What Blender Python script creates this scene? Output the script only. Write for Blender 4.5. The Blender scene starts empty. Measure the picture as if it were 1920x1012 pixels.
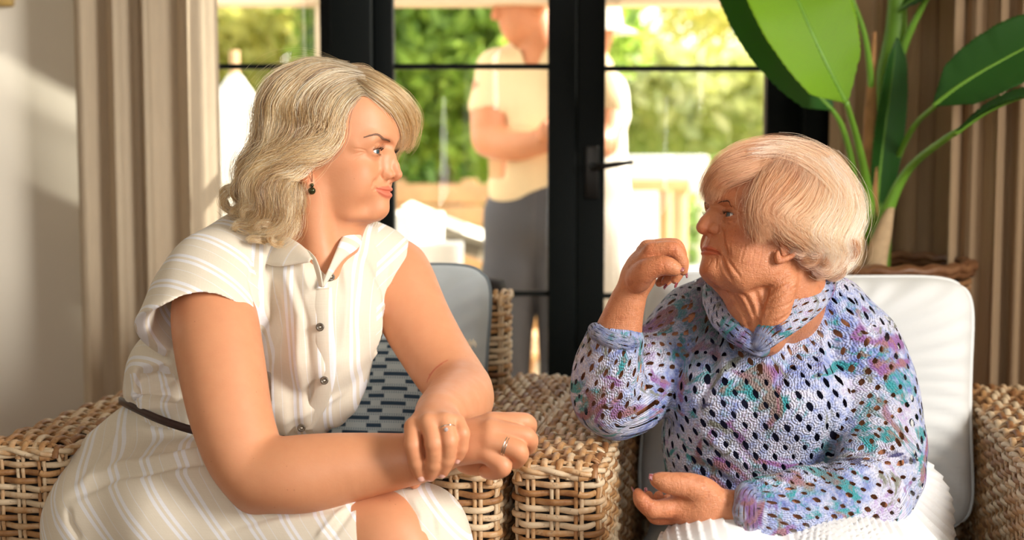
import bpy, math, random
import numpy as np
from mathutils import Vector, Matrix, Euler

SC = bpy.context.scene
COL = SC.collection
rng = np.random.default_rng(7)
random.seed(7)

# ------------------------------------------------------------------ camera
FPX = 2667.0
CAM = np.array([0.0, 0.0, 1.13])
PITCH = math.radians(5.3)
CF = np.array([0, math.cos(PITCH), -math.sin(PITCH)])
CU = np.array([0, math.sin(PITCH), math.cos(PITCH)])
CX = np.array([1.0, 0, 0])


def P(px, py, Y):
    """the point of the room seen at this place of the photograph, Y metres away"""
    d = CF + (px - 960) / FPX * CX + (506 - py) / FPX * CU
    return CAM + d * (Y / d[1])


def proj(p):
    q = np.asarray(p) - CAM
    z = q @ CF
    return 960 + FPX * (q @ CX) / z, 506 - FPX * (q @ CU) / z


cam_d = bpy.data.cameras.new('camera')
cam_d.sensor_width = 36
cam_d.lens = 36 * FPX / 1920
cam_d.clip_start = 0.05
cam_d.clip_end = 300
cam_d.dof.use_dof = True
cam_d.dof.focus_distance = 2.12
cam_d.dof.aperture_fstop = 2.8
cam = bpy.data.objects.new('camera', cam_d)
cam.location = CAM
cam.rotation_euler = (math.pi / 2 - PITCH, 0, 0)
COL.objects.link(cam)
SC.camera = cam

# ------------------------------------------------------------------ light
SC.view_settings.view_transform = 'Standard'
SC.view_settings.look = 'None'
SC.view_settings.gamma = 1
SC.view_settings.use_curve_mapping = False
SC.view_settings.exposure = 0.0
W = bpy.data.worlds.new('sky')
SC.world = W
W.use_nodes = True
wn = W.node_tree.nodes
wl = W.node_tree.links
wn.clear()
wo = wn.new('ShaderNodeOutputWorld')
wb = wn.new('ShaderNodeBackground')
ws = wn.new('ShaderNodeTexSky')
ws.sky_type = 'NISHITA'
ws.sun_disc = False
ws.sun_elevation = math.radians(38)
ws.sun_rotation = math.radians(60)
ws.dust_density = 3
wm = wn.new('ShaderNodeMix')
wm.data_type = 'RGBA'
wm.inputs[0].default_value = 0.55
wl.new(ws.outputs[0], wm.inputs[6])
wm.inputs[7].default_value = (6.0, 5.6, 5.0, 1)
wl.new(wm.outputs[2], wb.inputs[0])
wb.inputs[1].default_value = 0.55
wl.new(wb.outputs[0], wo.inputs[0])


def light(name, kind, loc, target, energy, color=(1, 1, 1), **kw):
    d = bpy.data.lights.new(name, kind)
    d.energy = energy
    d.color = color
    for k, v in kw.items():
        setattr(d, k, v)
    o = bpy.data.objects.new(name, d)
    o.location = loc
    o.rotation_euler = (Vector(target) - Vector(loc)).to_track_quat('-Z', 'Y').to_euler()
    COL.objects.link(o)
    return o


light('sun', 'SUN', (8.0, 3.4, 4.6), (0, 0, 0), 17.0, (1.0, 0.92, 0.80), angle=math.radians(0.6))
# daylight from the tall window in the right-hand wall, and an added soft fill behind the camera
light('window_light_right', 'AREA', (2.5, 0.35, 1.85), (-0.1, 2.3, 0.85), 52, (1.0, 0.955, 0.89), shape='RECTANGLE', size=1.2, size_y=1.4, spread=math.radians(85))
light('fill_behind', 'AREA', (-0.2, -1.9, 2.0), (-0.9, 2.9, 1.1), 26, (1.0, 0.94, 0.87), shape='RECTANGLE', size=2.4, size_y=1.4)

# ------------------------------------------------------------------ mesh helpers


def tag(o, label=None, cat=None, group=None, kind=None):
    if label: o['label'] = label
    if cat: o['category'] = cat
    if group: o['group'] = group
    if kind: o['kind'] = kind
    return o


def empty(name, loc=(0, 0, 0), rz=0.0, **kw):
    o = bpy.data.objects.new(name, None)
    o.empty_display_size = 0.05
    o.location = loc
    o.rotation_euler = (0, 0, rz)
    COL.objects.link(o)
    tag(o, **kw)
    return o


def mesh_np(name, verts, faces, mat=None, parent=None, smooth=True, attrs=None, uv=None, mats=None, fmat=None, world=True):
    """verts (N,3); faces (M,k) array or list of such arrays. With a parent the coordinates are world ones unless world=False."""
    if not isinstance(faces, (list, tuple)):
        faces = [faces]
    faces = [np.asarray(f, np.int32) for f in faces if len(f)]
    verts = np.asarray(verts, np.float32)
    me = bpy.data.meshes.new(name)
    me.vertices.add(len(verts))
    me.vertices.foreach_set('co', verts.ravel())
    li = np.concatenate([f.ravel() for f in faces])
    tot = np.concatenate([np.full(len(f), f.shape[1], np.int32) for f in faces])
    st = np.concatenate([[0], np.cumsum(tot)[:-1]]).astype(np.int32)
    me.loops.add(len(li))
    me.loops.foreach_set('vertex_index', li)
    me.polygons.add(len(tot))
    me.polygons.foreach_set('loop_start', st)
    me.polygons.foreach_set('loop_total', tot)
    if smooth:
        me.polygons.foreach_set('use_smooth', np.ones(len(tot), bool))
    if attrs:
        for k, a in attrs.items():
            a = np.asarray(a, np.float32)
            if a.ndim == 1:
                at = me.attributes.new(k, 'FLOAT', 'POINT')
                at.data.foreach_set('value', a)
            elif a.shape[1] == 3:
                at = me.attributes.new(k, 'FLOAT_VECTOR', 'POINT')
                at.data.foreach_set('vector', a.ravel())
            else:
                at = me.attributes.new(k, 'FLOAT_COLOR', 'POINT')
                at.data.foreach_set('color', a.ravel())
    if uv is not None:
        ul = me.uv_layers.new(name='UVMap')
        uv = np.asarray(uv, np.float32)
        if len(uv) == len(verts):
            uv = uv[li]
        ul.data.foreach_set('uv', uv.ravel())
    if mats:
        for m_ in mats: me.materials.append(m_)
        if fmat is not None:
            me.polygons.foreach_set('material_index', np.asarray(fmat, np.int32))
    elif mat:
        me.materials.append(mat)
    me.update(calc_edges=True)
    me.validate()
    o = bpy.data.objects.new(name, me)
    COL.objects.link(o)
    if parent is not None:
        put(o, parent, world)
    return o


def wmat(o):
    m = Matrix.LocRotScale(o.location, o.rotation_euler, o.scale)
    if o.parent: m = wmat(o.parent) @ o.matrix_parent_inverse @ m
    return m


def put(o, parent, world=True):
    o.parent = parent
    if world:
        o.matrix_parent_inverse = wmat(parent).inverted()


class MB:
    """collects pieces of geometry, then builds ONE mesh object"""

    def __init__(s):
        s.v = []; s.f = {}; s.n = 0

    def add(s, v, f):
        v = np.asarray(v, float).reshape(-1, 3)
        f = np.asarray(f, np.int64)
        s.f.setdefault(f.shape[1], []).append(f + s.n)
        s.v.append(v); s.n += len(v)
        return s

    def box(s, lo, hi, M=None, bev=0.0):
        lo = np.array(lo, float); hi = np.array(hi, float)
        bm = bmesh_box(lo, hi, bev)
        v, f3, f4, fo = bm
        if M is not None:
            v = v @ np.array(M)[:3, :3].T + np.array(M)[:3, 3]
        n0 = s.n
        s.v.append(v); s.n += len(v)
        for f in fo:
            s.f.setdefault(len(f), []).append(np.array([f]) + n0)
        return s

    def tube(s, pts, r, k=8, cap=True, flat=1.0, nrm=None):
        pts = np.asarray(pts, float)
        v, f = tubes(pts[None], np.broadcast_to(np.asarray(r, float), (len(pts),))[None], k, None if nrm is None else np.asarray(nrm, float)[None], flat)
        if cap:
            n = len(v); v = np.vstack([v, pts[:1], pts[-1:]])
            a = np.arange(k); b = (a + 1) % k
            f3a = np.stack([np.full(k, n), b, a], 1); L = (len(pts) - 1) * k
            f3b = np.stack([np.full(k, n + 1), L + a, L + b], 1)
            n0 = s.n
            s.v.append(v); s.n += len(v)
            s.f.setdefault(4, []).append(f + n0)
            s.f.setdefault(3, []).append(np.vstack([f3a, f3b]) + n0)
        else:
            s.add(v, f)
        return s

    def lathe(s, prof, center=(0, 0, 0), k=32, M=None):
        prof = np.asarray(prof, float)
        a = np.linspace(0, 2 * np.pi, k, endpoint=False)
        v = np.stack([prof[:, 0, None] * np.cos(a), prof[:, 0, None] * np.sin(a), np.repeat(prof[:, 1, None], k, 1)], -1)
        v = v.reshape(-1, 3)
        if M is not None:
            v = v @ np.array(M)[:3, :3].T + np.array(M)[:3, 3]
        v = v + np.array(center)
        return s.add(v, gridf(len(prof), k, wrap=True))

    def build(s, name, mat, parent=None, smooth=True, **kw):
        v = np.vstack(s.v)
        fs = [np.vstack(x) for x in s.f.values()]
        return mesh_np(name, v, fs, mat, parent, smooth, **kw)


def gridf(n, m, wrap=False):
    """quads of an n by m grid, wrapped along m when asked"""
    i = np.arange(n - 1)[:, None]
    j = np.arange(m if wrap else m - 1)[None]
    j2 = (j + 1) % m
    a = i * m + j; b = i * m + j2; c = (i + 1) * m + j2; d = (i + 1) * m + j
    return np.stack([a, b, c, d], -1).reshape(-1, 4)


def bmesh_box(lo, hi, bev):
    import bmesh
    bm = bmesh.new()
    bmesh.ops.create_cube(bm, size=1)
    for v in bm.verts:
        v.co = Vector((lo + hi) / 2) + Vector(v.co[i] * (hi - lo)[i] for i in range(3))
    if bev > 0:
        bmesh.ops.bevel(bm, geom=list(bm.edges) + list(bm.verts), offset=bev, segments=2, affect='EDGES', profile=0.6)
    bm.verts.ensure_lookup_table()
    v = np.array([x.co[:] for x in bm.verts])
    fo = [[x.index for x in f.verts] for f in bm.faces]
    bm.free()
    return v, None, None, fo


def tubes(C, R, k=6, NR=None, flat=1.0):
    """C (T,N,3) centre lines, R (T,N) radii, NR optional (T,N,3) normals, flat squeezes along the normal"""
    T, N, _ = C.shape
    tan = np.gradient(C, axis=1)
    tan /= np.linalg.norm(tan, axis=-1, keepdims=True) + 1e-12
    if NR is None:
        up = np.zeros_like(tan); up[..., 2] = 1
        up[np.abs(tan[..., 2]) > 0.9] = (1, 0, 0)
        # keep one reference per tube to avoid flips
        m = np.abs(tan[:, :, 2]).max(1) > 0.92
        up[:] = (0.03, 0.05, 1)
        up[m] = (0.2, 1, 0.1)
        NR = up
    b = np.cross(tan, NR); b /= np.linalg.norm(b, axis=-1, keepdims=True) + 1e-12
    n = np.cross(b, tan)
    a = np.linspace(0, 2 * np.pi, k, endpoint=False)
    v = C[:, :, None] + R[:, :, None, None] * (np.cos(a)[None, None, :, None] * b[:, :, None] + flat * np.sin(a)[None, None, :, None] * n[:, :, None])
    f = gridf(N, k, wrap=True)
    F = (f[None] + (np.arange(T) * N * k)[:, None, None]).reshape(-1, 4)
    return v.reshape(-1, 3), F


def cr(pts, n):
    """smooth curve (Catmull-Rom) through pts, n samples; works on any number of columns"""
    p = np.asarray(pts, float)
    if p.ndim == 1: p = p[:, None]
    if len(p) == 2:
        t = np.linspace(0, 1, n)[:, None]
        return p[0] * (1 - t) + p[1] * t
    q = np.vstack([2 * p[0] - p[1], p, 2 * p[-1] - p[-2]])
    L = np.concatenate([[0], np.cumsum(np.maximum(np.linalg.norm(np.diff(p[:, :3], axis=0), axis=1), 1e-6))])
    s = np.linspace(0, L[-1], n)
    i = np.clip(np.searchsorted(L, s, 'right') - 1, 0, len(p) - 2)
    t = ((s - L[i]) / (L[i + 1] - L[i]))[:, None]
    a, b, c, d = q[i], q[i + 1], q[i + 2], q[i + 3]
    return 0.5 * (2 * b + (c - a) * t + (2 * a - 5 * b + 4 * c - d) * t * t + (3 * b - a - 3 * c + d) * t ** 3)


# ------------------------------------------------------------------ implicit surfaces
class SDF:
    """a grid of signed distances that shapes are merged into or cut out of"""

    def __init__(s, lo, hi, h, sym=False):
        s.lo = np.array(lo, float); s.h = h; s.sym = sym
        s.n = np.ceil((np.array(hi) - s.lo) / h).astype(int) + 1
        s.D = np.full(s.n, 0.04, np.float32)

    def _sl(s, lo, hi):
        a = np.clip(np.floor((np.asarray(lo) - s.lo) / s.h).astype(int), 0, s.n)
        b = np.clip(np.ceil((np.asarray(hi) - s.lo) / s.h).astype(int) + 1, 0, s.n)
        if (b <= a).any(): return None, None
        ax = [(s.lo[i] + s.h * np.arange(a[i], b[i])).astype(np.float32) for i in range(3)]
        G = np.meshgrid(*ax, indexing='ij', sparse=True)
        return tuple(slice(a[i], b[i]) for i in range(3)), G

    def op(s, fn, lo, hi, k, mode='u'):
        lo = np.array(lo, float) - 0.041 - k; hi = np.array(hi, float) + 0.041 + k
        if s.sym:
            m = max(abs(lo[1]), abs(hi[1])); lo[1] = -m; hi[1] = m
        sl, G = s._sl(lo, hi)
        if sl is None: return s
        if s.sym: G = [G[0], np.abs(G[1]), G[2]]
        d = fn(*G)
        D = s.D[sl]
        if mode == 'u':
            h = np.maximum(k - np.abs(D - d), 0) / k if k > 0 else 0
            s.D[sl] = np.minimum(D, d) - h * h * k * 0.25
        elif mode == 's':
            h = np.maximum(k - np.abs(D + d), 0) / k if k > 0 else 0
            s.D[sl] = np.maximum(D, -d) + h * h * k * 0.25
        elif mode == 'i':
            s.D[sl] = np.maximum(D, d)
        return s

    def ell(s, c, r, k=0.01, mode='u', R=None):
        c = np.asarray(c, float); r = np.asarray(r, float) * np.ones(3)
        m = r.max() if R is not None else r
        Rm = None if R is None else np.asarray(R, float)

        def fn(x, y, z):
            x = x - c[0]; y = y - c[1]; z = z - c[2]
            if Rm is not None:
                x, y, z = (Rm[0, 0] * x + Rm[0, 1] * y + Rm[0, 2] * z, Rm[1, 0] * x + Rm[1, 1] * y + Rm[1, 2] * z, Rm[2, 0] * x + Rm[2, 1] * y + Rm[2, 2] * z)
            k0 = np.sqrt((x / r[0]) ** 2 + (y / r[1]) ** 2 + (z / r[2]) ** 2)
            k1 = np.sqrt((x / r[0] ** 2) ** 2 + (y / r[1] ** 2) ** 2 + (z / r[2] ** 2) ** 2)
            return (k0 * (k0 - 1) / np.maximum(k1, 1e-6)).astype(np.float32)
        return s.op(fn, c - m, c + m, k, mode)

    def cap(s, a, ra, b, rb, k=0.01, mode='u', sq=None):
        """round cone from a to b; sq=(axis, factor) squeezes the distance along an axis to flatten"""
        a = np.asarray(a, float); b = np.asarray(b, float)
        ba = b - a; L2 = max(float(ba @ ba), 1e-12)
        if sq is not None:
            ax = np.asarray(sq[0], float); ax = ax / np.linalg.norm(ax); fc = sq[1]

        def fn(x, y, z):
            px, py, pz = x - a[0], y - a[1], z - a[2]
            t = np.clip((px * ba[0] + py * ba[1] + pz * ba[2]) / L2, 0, 1)
            qx, qy, qz = px - ba[0] * t, py - ba[1] * t, pz - ba[2] * t
            d2 = qx * qx + qy * qy + qz * qz
            if sq is not None:
                u = qx * ax[0] + qy * ax[1] + qz * ax[2]
                d2 = d2 + u * u * (1.0 / fc ** 2 - 1)
            return (np.sqrt(d2) - (ra + (rb - ra) * t)).astype(np.float32)
        m = max(ra, rb)
        return s.op(fn, np.minimum(a, b) - m, np.maximum(a, b) + m, k, mode)

    def chain(s, pts, rad, k=0.01, mode='u', sq=None, n=None):
        pts = np.asarray(pts, float); rad = np.asarray(rad, float) * np.ones(len(pts))
        if n:
            q = cr(np.column_stack([pts, rad]), n); pts, rad = q[:, :3], q[:, 3]
        for i in range(len(pts) - 1):
            s.cap(pts[i], rad[i], pts[i + 1], rad[i + 1], k, mode, sq)
        return s

    def plane(s, p, n, lo, hi, k=0.0):
        """cut away the side the normal points to, inside the box lo..hi"""
        p = np.asarray(p, float); n = np.asarray(n, float); n = n / np.linalg.norm(n)
        sl, G = s._sl(lo, hi)
        if sl is None: return s
        d = (G[0] - p[0]) * n[0] + (G[1] - p[1]) * n[1] + (G[2] - p[2]) * n[2]
        s.D[sl] = np.maximum(s.D[sl], d.astype(np.float32))
        return s

    def smooth(s, it=1):
        for _ in range(it):
            for ax in range(3):
                a = np.swapaxes(s.D, 0, ax)
                b = a.copy()
                b[1:-1] = 0.25 * a[:-2] + 0.5 * a[1:-1] + 0.25 * a[2:]
                s.D = np.ascontiguousarray(np.swapaxes(b, 0, ax))
        return s

    def mesh(s):
        D = s.D
        S = D < 0
        c = [S[i:S.shape[0] - 1 + i, j:S.shape[1] - 1 + j, k:S.shape[2] - 1 + k] for i in (0, 1) for j in (0, 1) for k in (0, 1)]
        anyv = np.zeros_like(c[0]); allv = np.ones_like(c[0])
        for q in c: anyv |= q; allv &= q
        act = anyv & ~allv
        idx = np.argwhere(act)
        ids = np.full(act.shape, -1, np.int32)
        ids[act] = np.arange(len(idx))
        off = np.array([(i, j, k) for i in (0, 1) for j in (0, 1) for k in (0, 1)])
        val = np.stack([D[idx[:, 0] + o[0], idx[:, 1] + o[1], idx[:, 2] + o[2]] for o in off], 1)
        acc = np.zeros((len(idx), 3)); cnt = np.zeros(len(idx))
        for a in range(8):
            for b in range(a + 1, 8):
                if np.abs(off[a] - off[b]).sum() != 1: continue
                va, vb = val[:, a], val[:, b]
                m = (va < 0) != (vb < 0)
                t = np.where(m, va / np.where(m, va - vb, 1), 0)
                acc += np.where(m[:, None], off[a] + (off[b] - off[a]) * t[:, None], 0); cnt += m
        V = s.lo + (idx + acc / cnt[:, None]) * s.h
        F = []
        for ax in range(3):
            Sa = np.moveaxis(S, ax, 0)
            e = Sa[:-1] != Sa[1:]
            e = np.moveaxis(e, 0, ax)
            sl = [slice(None)] * 3
            o1, o2 = (ax + 1) % 3, (ax + 2) % 3
            p = np.argwhere(e)
            ok = (p[:, o1] > 0) & (p[:, o2] > 0) & (p[:, o1] < act.shape[o1]) & (p[:, o2] < act.shape[o2])
            p = p[ok]
            ins = S[p[:, 0], p[:, 1], p[:, 2]]
            def g(d1, d2):
                q = p.copy(); q[:, o1] -= d1; q[:, o2] -= d2
                return ids[q[:, 0], q[:, 1], q[:, 2]]
            f = np.stack([g(1, 1), g(0, 1), g(0, 0), g(1, 0)], 1)
            f[~ins] = f[~ins][:, ::-1]
            F.append(f)
        F = np.vstack(F)
        return V, F[(F >= 0).all(1)]


def vnormals(V, F):
    n = np.cross(V[F[:, 2]] - V[F[:, 0]], V[F[:, 3]] - V[F[:, 1]])
    N = np.zeros_like(V)
    for i in range(4): np.add.at(N, F[:, i], n)
    return N / (np.linalg.norm(N, axis=1, keepdims=True) + 1e-12)


def relax(V, F, it=2, lam=0.5):
    E = np.vstack([F[:, [0, 1]], F[:, [1, 2]], F[:, [2, 3]], F[:, [3, 0]]])
    deg = np.bincount(E.ravel(), minlength=len(V)).astype(float)
    for _ in range(it):
        A = np.zeros_like(V)
        for a in range(3):
            A[:, a] = np.bincount(E[:, 0], V[E[:, 1], a], len(V)) + np.bincount(E[:, 1], V[E[:, 0], a], len(V))
        V = V + lam * (A / deg[:, None] - V)
    return V


def segdist(V, pts, cols=(0, 1, 2)):
    """distance of each vertex to a polyline, and the place along it 0..1"""
    pts = np.asarray(pts, float)[:, :len(cols)]
    v = V[:, list(cols)]
    best = np.full(len(V), 9e9); tt = np.zeros(len(V))
    L = np.concatenate([[0], np.cumsum(np.linalg.norm(np.diff(pts, axis=0), axis=1))]); L /= L[-1]
    for i in range(len(pts) - 1):
        a, b = pts[i], pts[i + 1]; ba = b - a
        t = np.clip((v - a) @ ba / (ba @ ba + 1e-12), 0, 1)
        d = np.linalg.norm(v - a - t[:, None] * ba, axis=1)
        m = d < best
        best[m] = d[m]; tt[m] = L[i] + (L[i + 1] - L[i]) * t[m]
    return best, tt


def vnoise(V, sc, seed=0):
    """cheap smooth noise: a few rotated sine products"""
    r = np.random.default_rng(seed)
    o = np.zeros(len(V))
    for i in range(5):
        d = r.normal(size=3); d /= np.linalg.norm(d)
        e = r.normal(size=3); e /= np.linalg.norm(e)
        o += np.sin(V @ d * sc * (0.7 + 0.25 * i) + r.uniform(0, 6)) * np.sin(V @ e * sc * (0.6 + 0.3 * i) + r.uniform(0, 6))
    return o / 2.5


# ------------------------------------------------------------------ materials
class NT:
    def __init__(s, name):
        s.m = bpy.data.materials.new(name)
        s.m.use_nodes = True
        s.t = s.m.node_tree
        s.N = s.t.nodes; s.L = s.t.links
        s.N.clear()
        s.out = s.N.new('ShaderNodeOutputMaterial')

    def n(s, typ, props=None, **inp):
        nd = s.N.new('ShaderNode' + typ)
        if props:
            for k, v in props.items(): setattr(nd, k, v)
        for k, v in inp.items():
            key = int(k[1:]) if k[0] == 'i' and k[1:].isdigit() else k.replace('_', ' ')
            s.set(nd.inputs[key], v)
        return nd

    def set(s, sock, v):
        if isinstance(v, bpy.types.NodeSocket): s.L.new(v, sock)
        elif isinstance(v, bpy.types.Node): s.L.new(v.outputs[0], sock)
        else:
            if isinstance(v, (tuple, list)) and len(v) == 3 and sock.type == 'RGBA': v = (*v, 1)
            sock.default_value = v

    def math(s, op, a, b=0.0, c=0.0):
        return s.n('Math', {'operation': op}, i0=a, i1=b, i2=c).outputs[0]

    def mix(s, f, a, b, blend='MIX'):
        nd = s.n('Mix', {'data_type': 'RGBA', 'blend_type': blend}, i0=f, i6=a, i7=b)
        return nd.outputs[2]

    def ramp(s, f, stops, interp='LINEAR'):
        nd = s.n('ValToRGB', None, i0=f)
        cr_ = nd.color_ramp; cr_.interpolation = interp
        while len(cr_.elements) < len(stops): cr_.elements.new(0.5)
        for e, (p, c) in zip(cr_.elements, stops):
            e.position = p
            e.color = (*c, 1) if not np.isscalar(c) else (c, c, c, 1)
        return nd.outputs[0]

    def noise(s, vec=None, scale=5, detail=3, rough=0.5, dist=0.0):
        nd = s.n('TexNoise', None, Scale=scale, Detail=detail, Roughness=rough, Distortion=dist)
        if vec is not None: s.set(nd.inputs['Vector'], vec)
        return nd

    def obj(s): return s.n('TexCoord').outputs['Object']

    def uv(s): return s.n('TexCoord').outputs['UV']

    def attr(s, name): return s.n('Attribute', {'attribute_name': name})

    def mapping(s, vec, sc=(1, 1, 1), rot=(0, 0, 0), loc=(0, 0, 0)):
        return s.n('Mapping', None, Vector=vec, Scale=sc, Rotation=rot, Location=loc).outputs[0]

    def bump(s, h, strength=0.3, dist=0.001, nrm=None):
        nd = s.n('Bump', None, Height=h, Strength=strength, Distance=dist)
        if nrm is not None: s.set(nd.inputs['Normal'], nrm)
        return nd.outputs[0]

    def bsdf(s, color, rough=0.6, normal=None, **kw):
        nd = s.n('BsdfPrincipled', None, Base_Color=color, Roughness=rough)
        for k, v in kw.items(): s.set(nd.inputs[k.replace('_', ' ')], v)
        if normal is not None: s.set(nd.inputs['Normal'], normal)
        return nd

    def done(s, sh):
        s.set(s.out.inputs[0], sh)
        return s.m


def srgb(*c):
    if len(c) == 1: c = tuple(int(c[0][i:i + 2], 16) for i in (0, 2, 4))
    return tuple(((x / 255) / 12.92 if x / 255 <= 0.04045 else ((x / 255 + 0.055) / 1.055) ** 2.4) for x in c)


def simple(name, col, rough=0.6, noise=0.0, scale=20, bump=0.0, **kw):
    t = NT(name)
    c = col
    nrm = None
    if noise or bump:
        nz = t.noise(t.obj(), scale, 4)
        if noise:
            c = t.mix(t.n('MapRange', None, Value=nz.outputs[0], i1=0.3, i2=0.7).outputs[0], tuple(x * (1 - noise) for x in col), tuple(min(1, x * (1 + noise)) for x in col))
        if bump: nrm = t.bump(nz.outputs[0], bump, 0.002)
    return t.done(t.bsdf(c, rough, nrm, **kw))
# ------------------------------------------------------------------ the room
m_wall = simple('cream_plaster', srgb(240, 232, 216), 0.8, 0.02, 3, 0.05)
m_ceil = simple('white_ceiling', srgb(235, 230, 220), 0.9)
t = NT('oak_floor')
co = t.mapping(t.obj(), (1, 1, 1))
br = t.n('TexBrick', {'offset': 0.37}, Vector=co, Color1=(*srgb(150, 110, 76), 1), Color2=(*srgb(128, 92, 62), 1), Mortar=(*srgb(60, 42, 30), 1), Scale=1.0)
br.inputs['Mortar Size'].default_value = 0.003
br.inputs['Brick Width'].default_value = 1.2
br.inputs['Row Height'].default_value = 0.14
m_floor = t.done(t.bsdf(br.outputs[0], 0.4))
m_black = simple('black_painted_frame', srgb(8, 14, 14), 0.55, 0.1, 8, Specular_IOR_Level=0.12)
WY = 3.5


def X(px, Y=WY): return (px - 960) / FPX * Y


def Z(py, Y=WY): return P(960, py, Y)[2]


def struct(name, lo, hi, mat, bev=0.0):
    return tag(MB().box(lo, hi, bev=bev).build(name, mat, smooth=False), kind='structure')


struct('floor', (-2.6, -2.2, -0.1), (2.6, WY + 0.12, 0), m_floor)
struct('ceiling', (-2.6, -2.2, 2.7), (2.6, WY + 0.14, 2.8), m_ceil)
struct('wall_right', (2.6, -2.2, 0), (2.7, WY + 0.14, 2.7), m_wall)
xl = X(330)
mb = MB().box((-2.7, WY, 0), (xl, WY + 0.14, 2.7)).box((xl, WY, 2.35), (X(1568), WY + 0.14, 2.7)).box((X(1568), WY, 0), (2.6, WY + 0.14, 2.7))
tag(mb.build('wall_back', m_wall, smooth=False), kind='structure')
mb = MB().box((-2.7, -2.3, 0), (-1.0, -2.2, 2.7)).box((-1.0, -2.3, 2.1), (0.8, -2.2, 2.7)).box((0.8, -2.3, 0), (2.7, -2.2, 2.7)).box((-1.0, -2.3, 0), (0.8, -2.2, 0.9))
tag(mb.build('wall_front', m_wall, smooth=False), kind='structure')
struct('wall_left', (-2.7, -2.2, 0), (-2.6, WY + 0.14, 2.7), m_wall)

tg = NT('window_glass')
fr = tg.n('Fresnel', None, IOR=1.45)
m_glass = tg.done(tg.n('MixShader', None, i0=tg.math('MULTIPLY', fr.outputs[0], 0.35), i1=tg.n('BsdfTransparent', None, Color=(0.96, 0.98, 0.97, 1)), i2=tg.n('BsdfGlossy', None, Roughness=0.02)))
ZT = 2.35


def leaf(name, x0, x1, sl, sr, muntins):
    """one glazed leaf: stiles, rails, glazing bars; the panes are parts"""
    mb = MB()
    y0, y1 = WY + 0.02, WY + 0.075
    mb.box((x0, y0, 0.01), (x0 + sl, y1, ZT), bev=0.004)
    mb.box((x1 - sr, y0, 0.01), (x1, y1, ZT), bev=0.004)
    mb.box((x0 + sl, y0, 0.01), (x1 - sr, y1, 0.20))
    mb.box((x0 + sl, y0, ZT - 0.13), (x1 - sr, y1, ZT))
    for z in muntins:
        mb.box((x0 + sl, y0 + 0.012, z - 0.0065), (x1 - sr, y1 - 0.012, z + 0.0065), bev=0.002)
    o = tag(mb.build(name, m_black, smooth=False), kind='structure')
    g = MB().box((x0 + sl, WY + 0.046, 0.2), (x1 - sr, WY + 0.05, ZT - 0.13)).build('pane', m_glass, o, smooth=False)
    return o


zm1, zm2 = Z(123), Z(553)
leaf('window_1', xl, X(624), 0.02, 0.03, [zm1, zm2])
struct('trim_1', (X(624), WY - 0.015, 0), (X(700), WY + 0.1, ZT), m_black, 0.004)
d1 = leaf('door_1', X(701), X(1081), X(738) - X(701), X(1081) - X(1028), [zm1, zm2])
d2 = leaf('door_2', X(1082), X(1502), X(1135) - X(1082), X(1502) - X(1438), [Z(127), Z(558)])
struct('trim_2', (X(1503), WY - 0.015, 0), (X(1568), WY + 0.1, ZT), m_black, 0.004)
struct('trim_3', (X(624), WY - 0.016, ZT), (X(1568), WY + 0.1, ZT + 0.07), m_black, 0.004)
# lever handle on its backplate
mh = simple('dark_bronze_metal', srgb(38, 36, 34), 0.35, Metallic=0.8)
zh = Z(312)
xh = X(1110)
hb = MB().box((xh - 0.016, WY + 0.008, zh - 0.08), (xh + 0.016, WY + 0.02, zh + 0.05), bev=0.003)
ho = hb.build('handle_plate', mh, d2, smooth=False)
MB().tube([(xh, WY + 0.02, zh), (xh, WY - 0.035, zh), (xh + 0.02, WY - 0.045, zh + 0.001), (X(1184), WY - 0.045, Z(303))], [0.009, 0.009, 0.0085, 0.006], 10).build('lever', mh, ho)

# picture frame on the wall, only its corner shows
mf = simple('gilded_wood', srgb(196, 164, 96), 0.45, 0.15, 40)
fx, fz = X(41), Z(13)
pf = empty('picture_frame', (fx - 0.25, WY - 0.02, fz + 0.3), label='gilded picture frame hanging on the cream wall, only its lower corner showing', cat='picture frame')
mb = MB()
mb.box((fx - 0.5, WY - 0.028, fz), (fx, WY - 0.001, fz + 0.035), bev=0.006).box((fx - 0.5, WY - 0.028, fz + 0.565), (fx, WY - 0.001, fz + 0.6), bev=0.006)
mb.box((fx - 0.035, WY - 0.028, fz + 0.035), (fx, WY - 0.001, fz + 0.565), bev=0.006).box((fx - 0.5, WY - 0.028, fz + 0.035), (fx - 0.465, WY - 0.001, fz + 0.565), bev=0.006)
mb.build('frame', mf, pf)
MB().box((fx - 0.465, WY - 0.012, fz + 0.035), (fx - 0.035, WY - 0.002, fz + 0.565)).build('picture', simple('pale_print', srgb(214, 200, 170), 0.8, 0.2, 6), pf, smooth=False)


# ------------------------------------------------------------------ curtains
def cloth_mat(name, col, weave=900, transl=0.25, noise=0.06):
    t = NT(name)
    uvn = t.uv()
    w1 = t.n('TexWave', {'bands_direction': 'X'}, Vector=uvn, Scale=weave / 6.28)
    w2 = t.n('TexWave', {'bands_direction': 'Y'}, Vector=uvn, Scale=weave / 6.28)
    nz = t.noise(t.mapping(uvn, (1, 0.08, 1)), 160, 4)
    c = t.mix(nz.outputs[0], tuple(x * (1 - 2 * noise) for x in col), tuple(min(1, x * (1 + 2 * noise)) for x in col))
    h = t.math('ADD', w1.outputs[1], w2.outputs[1])
    b = t.bsdf(c, 0.85, t.bump(h, 0.3, 0.0006))
    tr = t.n('BsdfTranslucent', None, Color=c)
    return t.done(t.n('MixShader', None, i0=transl, i1=b, i2=tr))


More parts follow.
